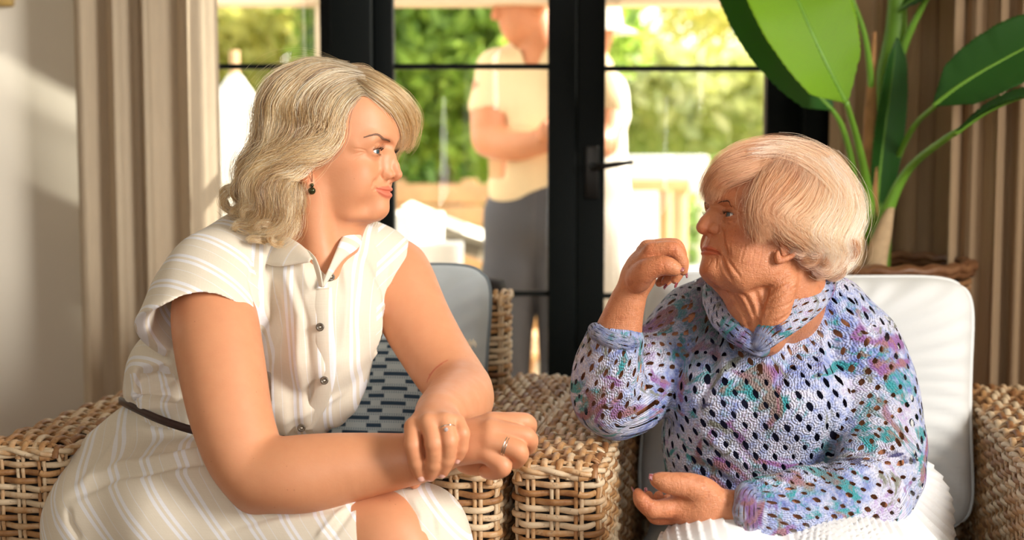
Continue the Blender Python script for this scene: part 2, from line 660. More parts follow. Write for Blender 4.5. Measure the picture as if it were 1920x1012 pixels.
def curtain(name, path, amp, folds, z0, z1, mat, label, sheet=0.0, n=900, seed=1, pinch=1.0):
    """path: list of (x, y) along the rail; pleats as rounded sine folds of varying depth"""
    r = np.random.default_rng(seed)
    base = cr(np.array([(a, b, 0.0) for a, b in path]), n)[:, :2]
    s = np.linspace(0, 1, n)
    d = np.gradient(base, axis=0); d /= np.linalg.norm(d, axis=1, keepdims=True)
    nr = np.stack([d[:, 1], -d[:, 0]], 1)
    warp = s + 0.018 * np.sin(s * 9 + seed) + 0.01 * np.sin(s * 23 + 2 * seed)
    m = 26
    zz = np.linspace(z1, z0, m)
    ph = 2 * np.pi * folds * warp
    am = amp * (0.75 + 0.35 * np.sin(s * 17 + seed))
    V = []
    for j, z in enumerate(zz):
        k = (z1 - z) / (z1 - z0)
        a = am * (0.7 + 0.3 * k)
        w = np.sin(ph + 0.3 * k * np.sin(s * 11))
        prof = np.sign(w) * np.abs(w) ** 0.8
        side = 0.35 * np.sin(2 * ph) * a
        pos = base + nr * (a * prof)[:, None] + d * side[:, None] + nr * 0.004 * np.sin(ph * 3.1 + k * 2)[:, None]
        V.append(np.column_stack([pos, np.full(n, z)]))
    V = np.array(V)
    L = np.concatenate([[0], np.cumsum(np.linalg.norm(np.diff(V[0, :, :2], axis=0), axis=1))])
    uv = np.stack([np.repeat(L[None], m, 0), np.repeat(-zz[:, None], n, 1)], -1).reshape(-1, 2)
    o = mesh_np(name, V.reshape(-1, 3), gridf(m, n), mat, uv=uv)
    md = o.modifiers.new('thickness', 'SOLIDIFY'); md.thickness = 0.0016
    tag(o, label=label, cat='curtain')
    return o


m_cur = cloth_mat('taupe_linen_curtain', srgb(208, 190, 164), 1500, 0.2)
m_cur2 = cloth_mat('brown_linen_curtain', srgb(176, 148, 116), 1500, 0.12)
YC = 3.33
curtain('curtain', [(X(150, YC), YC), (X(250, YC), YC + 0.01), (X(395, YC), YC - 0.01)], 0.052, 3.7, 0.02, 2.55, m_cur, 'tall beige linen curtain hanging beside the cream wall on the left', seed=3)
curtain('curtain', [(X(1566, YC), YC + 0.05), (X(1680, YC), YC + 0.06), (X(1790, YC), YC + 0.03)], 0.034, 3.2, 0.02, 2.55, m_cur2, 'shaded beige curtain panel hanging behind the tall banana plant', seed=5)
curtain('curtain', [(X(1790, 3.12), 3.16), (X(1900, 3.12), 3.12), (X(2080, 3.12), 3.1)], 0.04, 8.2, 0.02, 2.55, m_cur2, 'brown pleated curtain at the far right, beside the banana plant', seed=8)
# ------------------------------------------------------------------ rattan armchairs
def rattan(name, c1, c2, c3):
    t = NT(name)
    tone = t.attr('tone').outputs['Fac']
    o = t.obj()
    nz = t.noise(t.mapping(o, (1, 1, 1)), 60, 4, 0.6).outputs[0]
    n2 = t.noise(o, 14, 3).outputs[0]
    f = t.math('ADD', t.math('MULTIPLY', tone, 0.62), t.math('MULTIPLY', nz, 0.5))
    c = t.ramp(f, [(0.22, c1), (0.5, c2), (0.72, c3)])
    dk = t.math('GREATER_THAN', t.noise(o, 170, 2).outputs[0], 0.66)
    c = t.mix(t.math('MULTIPLY', dk, 0.35), c, tuple(x * 0.45 for x in c1))
    h = t.noise(t.mapping(o, (1, 1, 1)), 260, 3).outputs[0]
    rg = t.n('MapRange', None, Value=n2, i1=0.3, i2=0.7, i3=0.34, i4=0.6).outputs[0]
    return t.done(t.bsdf(c, rg, t.bump(h, 0.35, 0.0008)))


m_rat = rattan('whitewashed_rattan', srgb(124, 78, 42), srgb(184, 140, 92), srgb(212, 190, 158))
m_rat2 = rattan('brown_rattan', srgb(112, 72, 44), srgb(158, 114, 74), srgb(196, 170, 140))
m_ratin = simple('dark_hollow_and_liner', srgb(30, 22, 17), 0.8)  # dark fill for the shade inside the hollow chairs; also the planter liner
m_leg = simple('dark_stained_wood', srgb(60, 40, 28), 0.5)


def rrect(w, L, r, n):
    """closed rounded rectangle centred at 0, n samples by arc length; returns points and outward normals"""
    seg = [(w - 2 * r), np.pi / 2 * r, (L - 2 * r), np.pi / 2 * r] * 2
    tot = sum(seg)
    s = np.linspace(0, tot, n, endpoint=False)
    P_ = np.zeros((n, 2)); N_ = np.zeros((n, 2))
    acc = 0
    cs = [(-(w / 2 - r), -L / 2), (w / 2 - r, -L / 2 + r), (w / 2, -(L / 2 - r)), (w / 2 - r, L / 2 - r), (w / 2 - r, L / 2), (-(w / 2 - r), L / 2 - r), (-w / 2, L / 2 - r), (-(w / 2 - r), -(L / 2 - r))]
    ang = [-90, -90, 0, 0, 90, 90, 180, 180]
    for i, l in enumerate(seg):
        m = (s >= acc - 1e-9) & (s < acc + l)
        u = s[m] - acc
        a0 = math.radians(ang[i])
        if i % 2 == 0:
            d = np.array([-math.sin(a0), math.cos(a0)])
            P_[m] = np.array(cs[i]) + u[:, None] * d
            N_[m] = (math.cos(a0), math.sin(a0))
        else:
            a = a0 + u / r
            P_[m] = np.array(cs[i]) + r * np.stack([np.cos(a), np.sin(a)], 1)
            N_[m] = np.stack([np.cos(a), np.sin(a)], 1)
        acc += l
    return P_, N_, tot


def woven_box(w, L, z0, z1, r=0.028, pitch=0.0122, stake=0.036, seed=0, top=True, amp=0.0048):
    """woven shell: horizontal weavers round upright double stakes, and a woven top. Returns verts, faces, tone"""
    g = np.random.default_rng(seed)
    per = 2 * (w + L) - 8 * r + 2 * np.pi * r
    ns = max(4, int(round(per / stake / 2)) * 2)
    q = 8
    n = ns * q
    p2, n2, _ = rrect(w, L, r, n + 1)
    p2, n2, _ = rrect(w, L, r, n)
    ph = np.arange(n) / q * np.pi
    V = []; F = []; T = []; nv = 0

    def push(v, f, tone):
        nonlocal nv
        V.append(v); F.append(f + nv); T.append(tone); nv += len(v)
    zt = z1 - 0.016
    rows = int((zt - z0) / pitch)
    C = []; NR = []
    for j in range(rows):
        z = zt - (j + 0.3) * pitch
        off = amp * np.cos(ph + np.pi * j)
        wob = g.normal(0, 0.0006, n // q + 1)
        wz = np.interp(np.arange(n) / q, np.arange(len(wob)), wob)
        c = np.column_stack([p2 + n2 * (off + g.normal(0, 0.0005))[:, None], z + wz * 1.2 + 0.0008 * np.sin(ph * 0.5 + j)])
        c = np.vstack([c, c[:1]]); nn = np.column_stack([n2, np.zeros(n)]); nn = np.vstack([nn, nn[:1]])
        C.append(c); NR.append(nn)
    C = np.array(C); NR = np.array(NR)
    v, f = tubes(C, np.full(C.shape[:2], 0.0051), 7, NR, 0.66)
    # tone changes along a weaver, piece by piece
    pieces = g.random((rows, 1 + ns // 6))
    tt = np.repeat(pieces, 6 * q, axis=1)[:, :n + 1]
    push(v, f, np.repeat(tt.reshape(-1), 7))
    # stakes
    C = []; NR = []
    for i in range(ns):
        k = i * q
        tdir = np.array([-n2[k, 1], n2[k, 0]])
        for sgn in (-1, 1):
            zz = np.linspace(z0, zt + 0.004, 40)
            b = p2[k] + tdir * sgn * 0.0042
            o2 = -0.001 * np.cos(np.pi * (zt - zz) / pitch + np.pi * (i % 2))
            C.append(np.column_stack([b[0] + n2[k, 0] * o2, b[1] + n2[k, 1] * o2, zz])); NR.append(np.repeat([[n2[k, 0], n2[k, 1], 0]], 40, 0))
    C = np.array(C)
    v, f = tubes(C, np.full(C.shape[:2], 0.0033), 6, np.array(NR))
    push(v, f, np.repeat(g.random(len(C)) * 0.8 + 0.1, 40 * 6))
    if top:
        # top: strands run along the length and dive over the short ends; double stakes run across
        hw, hl = w / 2 + 0.001, L / 2 + 0.001

        def surf(x, y):
            rr = 0.02
            def drop(a, h):
                e = np.maximum(np.abs(a) - (h - rr), 0) / rr
                return rr * (1 - np.sqrt(np.maximum(1 - np.minimum(e, 0.999) ** 2, 0)))
            return z1 - drop(x, hw) - drop(y, hl)
        nj = int(round(w / 0.0125))
        xs = (np.arange(nj) + 0.5) / nj * 2 * hw - hw
        nsx = max(2, int(round(L / stake)))
        m = nsx * q
        C = []; NR = []
        th = np.linspace(0, 1, m)
        yy = -hl + 2 * hl * th
        for j, x in enumerate(xs):
            off = amp * np.cos(np.arange(m) / q * np.pi + np.pi * (j % 2))
            x1 = x + 0.002 * np.sin(np.arange(m) / q * np.pi * 0.5 + j * 2)
            z = surf(np.full(m, x), yy) + off
            C.append(np.column_stack([x1, yy, z])); NR.append(np.tile([0, 0, 1.0], (m, 1)))
        C = np.array(C)
        v, f = tubes(C, np.full(C.shape[:2], 0.0056), 7, np.array(NR), 0.7)
        push(v, f, np.repeat(np.repeat(g.random((nj, 1 + nsx // 5)), 5 * q, axis=1)[:, :m].reshape(-1), 7))
        C = []; NR = []
        for i in range(nsx):
            for sgn in (-1, 1):
                xx = np.linspace(-hw, hw, 24)
                y = -hl + (i + 0.0) / nsx * 2 * hl + 0.01 + sgn * 0.0045
                C.append(np.column_stack([xx, np.full(24, y), surf(xx, np.full(24, y)) - 0.001])); NR.append(np.tile([0, 0, 1.0], (24, 1)))
        C = np.array(C)
        v, f = tubes(C, np.full(C.shape[:2], 0.0034), 6, np.array(NR))
        push(v, f, np.repeat(g.random(len(C)) * 0.8, 24 * 6))
        # a plaited rim round the top edge
        for s_ in (0, 1):
            pr, nr2, _ = rrect(w + 0.004, L + 0.004, r, n)
            o_ = 0.0035 * np.cos(ph * 1.0 + np.pi * s_)
            c = np.column_stack([pr + nr2 * o_[:, None], zt + 0.004 + 0.003 * np.sin(ph + np.pi * s_)])
            c = np.vstack([c, c[:1]])
            v, f = tubes(c[None], np.full((1, n + 1), 0.0044), 6, np.vstack([np.column_stack([nr2, np.zeros(n)]), [[nr2[0, 0], nr2[0, 1], 0]]])[None])
            push(v, f, np.full(len(v), 0.5 + 0.3 * s_))
    return np.vstack(V), np.vstack(F), np.concatenate(T)


AW, AL, AZ = 0.124, 0.80, 0.655
arm_me = None


def armchair(loc, rz, label, matr, SP, group='rattan armchairs'):
    """origin: front middle of the seat, on the floor; +y goes to the back"""
    t = empty('armchair', loc, rz, label=label, cat='armchair', group=group)
    t.rotation_euler = (0, 0, rz)
    global arm_me
    if True:
        arm_me = [arm_me[0] if arm_me else woven_box(AW, AL, 0.10, AZ, seed=1), woven_box(SP - AW - 0.012, 0.10, 0.30, 0.83, seed=5, r=0.04), woven_box(SP - AW - 0.004, 0.70, 0.12, 0.30, seed=9, top=False)]
    for i, sx in enumerate((-1, 1)):
        v, f, tn = arm_me[0]
        v2 = v.copy()
        v2[:, 0] *= sx
        ff = f if sx > 0 else f[:, ::-1]
        a = mesh_np('arm', v2 + np.array([sx * SP / 2, AL / 2, 0]), ff, matr, t, attrs={'tone': tn}, world=False)
        mb = MB().box((sx * SP / 2 - AW / 2 + 0.008, 0.01, 0.1), (sx * SP / 2 + AW / 2 - 0.008, AL - 0.01, AZ - 0.012), bev=0.02)  # added dark box, standing in for the shade inside the hollow arm
        mb.build('hollow_shade', m_ratin, a, world=False)
    v, f, tn = arm_me[1]
    b = mesh_np('backrest', v + np.array([0, AL - 0.03, 0]), f, matr, t, attrs={'tone': tn}, world=False)
    hw = (SP - AW - 0.012) / 2
    MB().box((-hw + 0.008, AL - 0.072, 0.3), (hw - 0.008, AL + 0.012, 0.85), bev=0.02).build('hollow_shade', m_ratin, b, world=False)
    v, f, tn = arm_me[2]
    s = mesh_np('seat_frame', v + np.array([0, 0.38, 0]), f, matr, t, attrs={'tone': tn}, world=False)
    hw = (SP - AW) / 2 - 0.01
    MB().box((-hw, 0.04, 0.12), (hw, 0.72, 0.30), bev=0.01).build('hollow_shade', m_ratin, s, world=False)
    for sx in (-1, 1):
        for y in (0.06, AL - 0.06):
            MB().box((sx * SP / 2 - 0.025, y - 0.025, 0), (sx * SP / 2 + 0.025, y + 0.025, 0.11), bev=0.004).build('leg', m_leg, t, world=False)
    return t


SP1, SP2 = 0.69, 0.745
A1, A2 = math.radians(-11), math.radians(-10)


def chair_pt(ch, x, y, z):
    (cx, cy), a = ch
    return np.array([cx + x * math.cos(a) - y * math.sin(a), cy + x * math.sin(a) + y * math.cos(a), z])


def origin_from_arm(px, Y, sx, a, SP):
    x, y = X(px, Y), Y
    return (x - sx * SP / 2 * math.cos(a), y - sx * SP / 2 * math.sin(a))


CH1 = (origin_from_arm(846, 2.05, 1, A1, SP1), A1)
CH2 = (origin_from_arm(1044, 2.05, -1, A2, SP2), A2)
armchair((*CH1[0], 0), A1, 'woven rattan armchair with blue cushions that the woman in the striped shirt dress sits in', m_rat, SP1)
armchair((*CH2[0], 0), A2, 'woven rattan armchair with white cushions that the woman in the crochet top sits in', m_rat, SP2)


def cushion(name, w, h, th, M, mat, label, pip=None, group=None, wr=0.0, seed=0, pm=None, cat='cushion'):
    """soft square cushion: w along local x, h along local z, thickness along y, centred on the origin of M"""
    n = 56
    a = np.linspace(-1, 1, n)
    u, v = np.meshgrid(a, a, indexing='ij')
    def sq(u, v):
        e = 0.018
        rr = 1 - e * (u * u) ** 3 * (v * v) ** 3 * 6
        return u * (1 - 0.05 * (1 - v * v) ** 1) * rr + 0, v * (1 - 0.05 * (1 - u * u)) * rr
    x, z = sq(u, v)
    th_ = th / 2 * ((1 - u ** 6) * (1 - v ** 6)) ** 0.45
    r = np.random.default_rng(seed)
    nz = vnoise(np.column_stack([x.ravel(), z.ravel(), np.zeros(n * n)]), 5, seed).reshape(n, n)
    edge = 1 - np.minimum(1 - np.abs(u), 1 - np.abs(v))
    rad = np.arctan2(z, x)
    puck = wr * np.sin(rad * 40 + nz * 4) * np.clip((edge - 0.5) * 2, 0, 1) * (th_ / th * 2)
    mb = MB()
    f0 = gridf(n, n)
    uv = []
    for s_ in (-1, 1):
        yy = s_ * (th_ + puck + 0.006 * nz * (th_ / th * 2))
        V = np.column_stack([x.ravel() * w / 2, yy.ravel(), z.ravel() * h / 2])
        V = V @ np.array(M)[:3, :3].T + np.array(M)[:3, 3]
        mb.add(V, f0 if s_ < 0 else f0[:, ::-1]); uv.append(np.column_stack([(x.ravel() + 1) * w / 2, (z.ravel() + 1) * h / 2]))
    o = mb.build(name, mat, uv=np.vstack(uv))
    tag(o, label=label, cat=cat, group=group)
    # piping along the seam
    loop = [(-1, b) for b in a[:-1]] + [(b, 1) for b in a[:-1]] + [(1, -b) for b in a[:-1]] + [(-b, -1) for b in a[:-1]]
    lp = np.array([sq(np.array(p), np.array(q)) for p, q in loop]); lp = np.vstack([lp, lp[:1]])
    lp3 = np.column_stack([lp[:, 0] * w / 2, np.zeros(len(lp)), lp[:, 1] * h / 2]) @ np.array(M)[:3, :3].T + np.array(M)[:3, 3]
    MB().tube(lp3, 0.0045, 8, cap=False).build('piping', pm or mat, o)
    return o


def frame_M(c, xa, za):
    xa = Vector(xa).normalized(); za = Vector(za); za = (za - xa * xa.dot(za)).normalized(); ya = za.cross(xa)
    M = Matrix((xa, ya, za)).transposed().to_4x4(); M.translation = Vector(c)
    return M


def linen(name, col, nz=0.04, bump=0.25):
    t = NT(name)
    o = t.obj()
    n1 = t.noise(o, 500, 2).outputs[0]
    n2 = t.noise(o, 9, 4).outputs[0]
    c = t.mix(n2, tuple(x * (1 - nz) for x in col), tuple(min(1, x * (1 + nz)) for x in col))
    h = t.math('ADD', t.math('MULTIPLY', n1, 0.3), t.math('MULTIPLY', n2, 6))
    return t.done(t.bsdf(c, 0.85, t.bump(h, bump, 0.001), Sheen_Weight=0.2))


m_cw = linen('white_canvas', srgb(222, 224, 224))
m_cb = linen('pale_blue_canvas', srgb(212, 224, 232))
m_piping = linen('grey_piping', srgb(128, 140, 148))


def lean(ch, x, y, z, tilt, yaw=0):
    """frame of a cushion leaning back in a chair"""
    a = ch[1] + yaw
    xa = Vector((math.cos(a), math.sin(a), 0)); back = Vector((-math.sin(a), math.cos(a), 0))
    za = (Vector((0, 0, 1)) + back * math.tan(tilt)).normalized()
    return frame_M(chair_pt(ch, x, y, z), xa, za)


# seat cushions
for ch, SP, m_, lb in ((CH1, SP1, m_cb, 'pale blue box seat cushion under the woman in the striped shirt dress'), (CH2, SP2, linen('stone_canvas', srgb(206, 204, 196)), 'pale seat cushion under the woman in the crochet top')):
    M = Matrix.Translation(Vector(chair_pt(ch, 0, 0.385, 0.365))) @ Matrix.Rotation(ch[1], 4, 'Z') @ Matrix.Rotation(math.pi / 2, 4, 'X')
    cushion('seat_cushion', SP - AW - 0.016, 0.69, 0.15, M, m_, lb, seed=4)
# back cushions: placed from where their corners show
c1 = cushion('back_cushion', 0.555, 0.47, 0.15, lean(CH1, 0.0, AL - 0.19, 0.665, 0.2), m_cb, 'pale blue back cushion with grey piping behind the woman in the striped shirt dress', pm=m_piping, seed=2, wr=0.006)
c2 = cushion('back_cushion', 0.615, 0.47, 0.16, lean(CH2, 0.0, AL - 0.20, 0.655, 0.2), m_cw, 'large white back cushion behind the woman in the crochet top', seed=6, wr=0.006)

# patterned throw cushion
t = NT('dashed_blue_weave')
uvn = t.uv()
sp = t.n('SeparateXYZ', None, Vector=uvn)
px_, py_ = sp.outputs[0], sp.outputs[1]
row = t.math('FLOOR', t.math('MULTIPLY', py_, 74))
par = t.math('MODULO', row, 2)
fy = t.math('FRACT', t.math('MULTIPLY', py_, 74))
ux = t.math('ADD', t.math('MULTIPLY', px_, 15.5), t.math('MULTIPLY', par, 0.5))
fx_ = t.math('FRACT', ux)
wob = t.math('MULTIPLY', t.math('SUBTRACT', t.noise(uvn, 40).outputs[0], 0.5), 0.2)
thr = t.math('ADD', t.math('MULTIPLY', t.math('MODULO', t.math('FLOOR', ux), 2), 0.0), t.math('ADD', 0.72, wob))
m3 = t.math('GREATER_THAN', t.math('MODULO', row, 3), 0.5)
inx = t.math('LESS_THAN', t.math('ABSOLUTE', t.math('SUBTRACT', fx_, 0.5)), t.math('SUBTRACT', t.math('MULTIPLY', thr, 0.5), t.math('MULTIPLY', par, 0.14)))
iny = t.math('LESS_THAN', t.math('ABSOLUTE', t.math('SUBTRACT', fy, 0.5)), 0.27)
dash = t.math('MULTIPLY', inx, iny)
zz_ = t.math('MULTIPLY', t.math('GREATER_THAN', t.math('SINE', t.math('MULTIPLY', px_, 1500)), 0.2), t.math('GREATER_THAN', t.math('ABSOLUTE', t.math('SUBTRACT', fy, 0.5)), 0.38))
c_ = t.mix(zz_, srgb(172, 178, 178), srgb(100, 116, 128))
c_ = t.mix(dash, c_, srgb(34, 54, 72))
m_pat = t.done(t.bsdf(c_, 0.85, t.bump(t.math('ADD', dash, t.noise(uvn, 700).outputs[0]), 0.2, 0.001)))
pc = cushion('throw_cushion', 0.42, 0.42, 0.13, lean(CH1, 0.06, AL - 0.37, 0.575, 0.42, 0.06), m_pat, 'patterned cushion with rows of dark blue dashes between the seated woman and the blue cushion', seed=9, cat='cushion')
# denim tag with a frayed edge at the corner of the patterned cushion
m_tag = simple('dark_blue_tape', srgb(44, 62, 80), 0.8, 0.3, 300)
m_fray = simple('cream_fringe', srgb(224, 214, 192), 0.9)
V_t = np.array([P(856, 648, 2.50), P(876, 645, 2.50), P(878, 668, 2.50), P(858, 672, 2.50)])
tb_ = mesh_np('woven_tab', V_t, np.array([[0, 1, 2, 3]]), m_tag, pc, smooth=False)
tb_.modifiers.new('t', 'SOLIDIFY').thickness = 0.003
fr_ = MB()
for i in range(14):
    x_ = 862 + i * 1.6
    fr_.tube([P(x_, 650, 2.497), P(x_ + 3, 643 - (i % 3), 2.492), P(x_ + 8, 641 - (i % 4) * 2, 2.485), P(x_ + 11 + (i % 3), 646 + (i % 4) * 2, 2.483)], 0.0007, 5)
fr_.build('fringe', m_fray, tb_)
# ------------------------------------------------------------------ skin, eyes, hair helpers
def skin_mat(name, base, rough=0.45, sss=0.12, wr=0.0, spots=0.0, nscale=1.0):
    t = NT(name)
    o = t.obj()
    tint = t.attr('tint').outputs['Color']
    n1 = t.noise(o, 35, 4, 0.6).outputs[0]
    n2 = t.noise(o, 220, 3, 0.6).outputs[0]
    c = t.mix(1.0, base, tint, 'MULTIPLY')
    c = t.mix(t.n('MapRange', None, Value=n1, i1=0.35, i2=0.7, i3=0.0, i4=0.22 + spots * 0.3).outputs[0], c, t.mix(1.0, c, (0.86, 0.70, 0.62), 'MULTIPLY'))
    v = t.n('TexVoronoi', None, Vector=o, Scale=75.0)
    fk = t.math('LESS_THAN', v.outputs['Distance'], 0.07)
    pick = t.math('GREATER_THAN', t.noise(o, 30, 1).outputs[0], 0.56 - spots * 0.1)
    c = t.mix(t.math('MULTIPLY', t.math('MULTIPLY', fk, pick), 0.55), c, t.mix(1.0, c, (0.5, 0.33, 0.26), 'MULTIPLY'))
    if spots:
        sp_ = t.n('MapRange', None, Value=t.noise(o, 60, 2).outputs[0], i1=0.58, i2=0.66, i3=0.0, i4=spots).outputs[0]
        c = t.mix(sp_, c, t.mix(1.0, c, (0.68, 0.5, 0.42), 'MULTIPLY'))
    vb = t.n('TexVoronoi', {'feature': 'DISTANCE_TO_EDGE'}, Vector=o, Scale=620.0 * nscale)
    h = t.math('ADD', t.math('MULTIPLY', vb.outputs[0], 0.5), n2)
    nrm = t.bump(h, 0.26 + wr * 0.2, 0.0006)
    if wr:
        wk = t.attr('wrinkle').outputs['Fac']
        w1 = t.noise(t.mapping(o, (1, 1, 0.32), (0.25, 0.3, 0)), 170, 3, 0.55, 0.6).outputs[0]
        w2 = t.noise(t.mapping(o, (0.35, 0.6, 1.2), (0.1, 0.5, 0)), 240, 3, 0.55, 0.5).outputs[0]
        r1 = t.math('ABSOLUTE', t.math('SUBTRACT', w1, 0.5)); r2 = t.math('ABSOLUTE', t.math('SUBTRACT', w2, 0.5))
        hh = t.math('ADD', t.math('MINIMUM', r1, 0.10), t.math('MINIMUM', r2, 0.10))
        nrm = t.bump(t.math('MULTIPLY', hh, wk), wr, 0.006, nrm)
    rg = t.n('MapRange', None, Value=n1, i1=0.3, i2=0.7, i3=rough - 0.06, i4=rough + 0.08).outputs[0]
    b = t.bsdf(c, rg, nrm, Subsurface_Weight=sss, Subsurface_Scale=0.006)
    b.inputs['Subsurface Radius'].default_value = (1.0, 0.35, 0.2)
    return t.done(b)


def hair_mat(name, cols, rough=0.3, spec=1.0, root=0.0, rootc=None, rlen=0.3):
    """per-strand tone picks a colour"""
    t = NT(name)
    tone = t.attr('tone').outputs['Fac']
    c = t.ramp(tone, cols)
    if root:
        ic = t.n('HairInfo').outputs['Intercept']
        c = t.mix(t.n('MapRange', None, Value=ic, i1=0.0, i2=rlen, i3=root, i4=0.0).outputs[0], c, t.mix(1.0, c, (0.42, 0.36, 0.32), 'MULTIPLY') if rootc is None else rootc)
    d = t.n('BsdfDiffuse', None, Color=c)
    h1 = t.n('BsdfHair', {'component': 'Reflection'}, Color=t.mix(0.35, c, (1, 1, 1)), RoughnessU=rough, RoughnessV=0.6)
    h2 = t.n('BsdfHair', {'component': 'Transmission'}, Color=c, RoughnessU=0.4, RoughnessV=0.8)
    m = t.n('MixShader', None, i0=0.42 * spec, i1=d, i2=h1)
    return t.done(t.n('MixShader', None, i0=0.18, i1=m, i2=h2))


def curves(name, S, R, tone, mat, parent):
    """S (N,M,3) strands, R (N,M) radii, tone (N,)"""
    N, M, _ = S.shape
    c = bpy.data.hair_curves.new(name)
    c.add_curves([M] * N)
    c.points.foreach_set('position', S.astype(np.float32).ravel())
    c.points.foreach_set('radius', np.ascontiguousarray(np.broadcast_to(R, (N, M)), np.float32).ravel())
    a = c.attributes.new('tone', 'FLOAT', 'CURVE')
    a.data.foreach_set('value', tone.astype(np.float32))
    c.materials.append(mat)
    o = bpy.data.objects.new(name, c)
    COL.objects.link(o)
    put(o, parent)
    return o


def resample(G, n):
    return np.array([cr(g, n) for g in G])


def strands(G, N, M=28, locks=60, spread=0.011, tight=0.35, wave=0.004, wfreq=3.0, layer=0.0, center=None, seed=0, trange=(0, 1), frizz=0.0012, cutvar=0.12, jroot=0.004, curl=0.0, phs=1.0, lockmix=0.6, startvar=0.0):
    """G: guides (list of point lists). Strands are blended between neighbouring guides, gathered into locks"""
    r = np.random.default_rng(seed)
    g = resample(G, M)                                # K,M,3
    K = len(g)
    lt = np.sort(r.uniform(trange[0], trange[1], locks)) * (K - 1)
    loff = r.normal(0, 1, (locks, 3))
    lph = r.normal(0, phs, locks) + lt * 1.3; lamp = r.uniform(0.6, 1.35, locks)
    llen = 1 - cutvar * r.random(locks)
    ltone = r.random(locks)
    li = r.integers(0, locks, N)
    t = np.clip(lt[li] + r.normal(0, 0.16, N), 0, K - 1.001)
    i = t.astype(int); f = (t - i)[:, None, None]
    S = g[i] * (1 - f) + g[i + 1] * f
    lc = np.clip(lt, 0, K - 1.001); a = lc.astype(int); b = (lc - a)[:, None, None]
    C = (g[a] * (1 - b) + g[a + 1] * b)[li]
    s = np.linspace(0, 1, M)[None, :, None]
    # gather towards the lock with length
    gather = (s ** 0.8) * (1 - tight)
    S = S + (C - S) * gather
    tan = np.gradient(S, axis=1); tan /= np.linalg.norm(tan, axis=2, keepdims=True) + 1e-9
    if center is not None:
        out = S - np.asarray(center)[None, None]; out /= np.linalg.norm(out, axis=2, keepdims=True)
        out = out - tan * (out * tan).sum(2, keepdims=True); out /= np.linalg.norm(out, axis=2, keepdims=True) + 1e-6
        side = np.cross(tan, out)
    else:
        out = np.zeros_like(S); out[..., 1] = -1; side = np.cross(tan, out)
    j = r.normal(0, 1, (N, 1, 2)) * spread * 0.5
    grow = jroot / spread + (1 - jroot / spread) * np.minimum(s * 2.2, 1)
    S = S + out * (j[..., :1] * grow) + side * (j[..., 1:] * grow)
    S = S + out * (loff[li][:, None, :1] * spread * 0.35 * np.minimum(s * 2, 1)) + side * (loff[li][:, None, 1:2] * spread * 0.5 * np.minimum(s * 2, 1))
    if layer: S = S - out * (r.random((N, 1, 1)) ** 1.5 * layer)
    ph = lph[li][:, None, None] + r.normal(0, 0.25, (N, 1, 1))
    amp = wave * (np.minimum(s * 1.6, 1) + curl * np.clip((s - 0.55) / 0.45, 0, 1) ** 1.3) * lamp[li][:, None, None]
    S = S + side * amp * np.sin(2 * np.pi * wfreq * s + ph) + out * amp * 0.8 * np.cos(2 * np.pi * wfreq * s + ph)
    fz = np.cumsum(r.normal(0, frizz, (N, M, 3)), axis=1) * 0.4 * s
    S = S + fz
    # cut lengths
    ln = llen[li] * (1 - 0.1 * r.random(N))
    s0 = startvar * r.random(N)
    u = (s0[:, None] + np.linspace(0, 1, M)[None] * (ln - s0)[:, None]) * (M - 1)
    k0 = np.clip(u.astype(int), 0, M - 2); fr_ = (u - k0)[..., None]
    idx = np.arange(N)[:, None]
    S = S[idx, k0] * (1 - fr_) + S[idx, k0 + 1] * fr_
    tone = np.clip(ltone[li] * lockmix + r.random(N) * (1 - lockmix), 0, 1)
    return S, tone


class Head:
    """frame of a head: f forward, n towards the camera, u up (canonical x, -y.. handled by sign), origin between the ears"""

    def __init__(s, px, py, Y, facing, yaw, pitch=0.0, roll=0.0):
        s.O = P(px, py, Y)
        X_ = CX * facing
        a = math.radians(yaw)
        f = X_ * math.cos(a) - CF * math.sin(a)
        n = -CF * math.cos(a) - X_ * math.sin(a)
        u = CU.copy()
        s.f0, s.n0, s.u0 = f, n, u                   # measuring frame, in the plane of the photograph
        p = math.radians(pitch)
        f1 = f * math.cos(p) + u * math.sin(p); u1 = u * math.cos(p) - f * math.sin(p)
        r_ = math.radians(roll)
        n1 = n * math.cos(r_) + u1 * math.sin(r_); u2 = u1 * math.cos(r_) - n * math.sin(r_)
        s.f, s.n, s.u = f1, n1, u2
        s.B = np.stack([s.f, s.n, s.u])              # rows: canonical x, y(near +), z
        s.facing = facing

    def w(s, V):                                      # canonical -> world
        return np.asarray(V) @ s.B + s.O

    def c(s, V):                                      # world -> canonical
        return (np.asarray(V) - s.O) @ s.B.T

    def hp(s, px, py, n):
        """world point seen at (px, py) lying n metres to the near side of the head's middle plane"""
        d = CF + (px - 960) / FPX * CX + (506 - py) / FPX * CU
        t = (n + (s.O - CAM) @ s.n) / (d @ s.n)
        return CAM + d * t


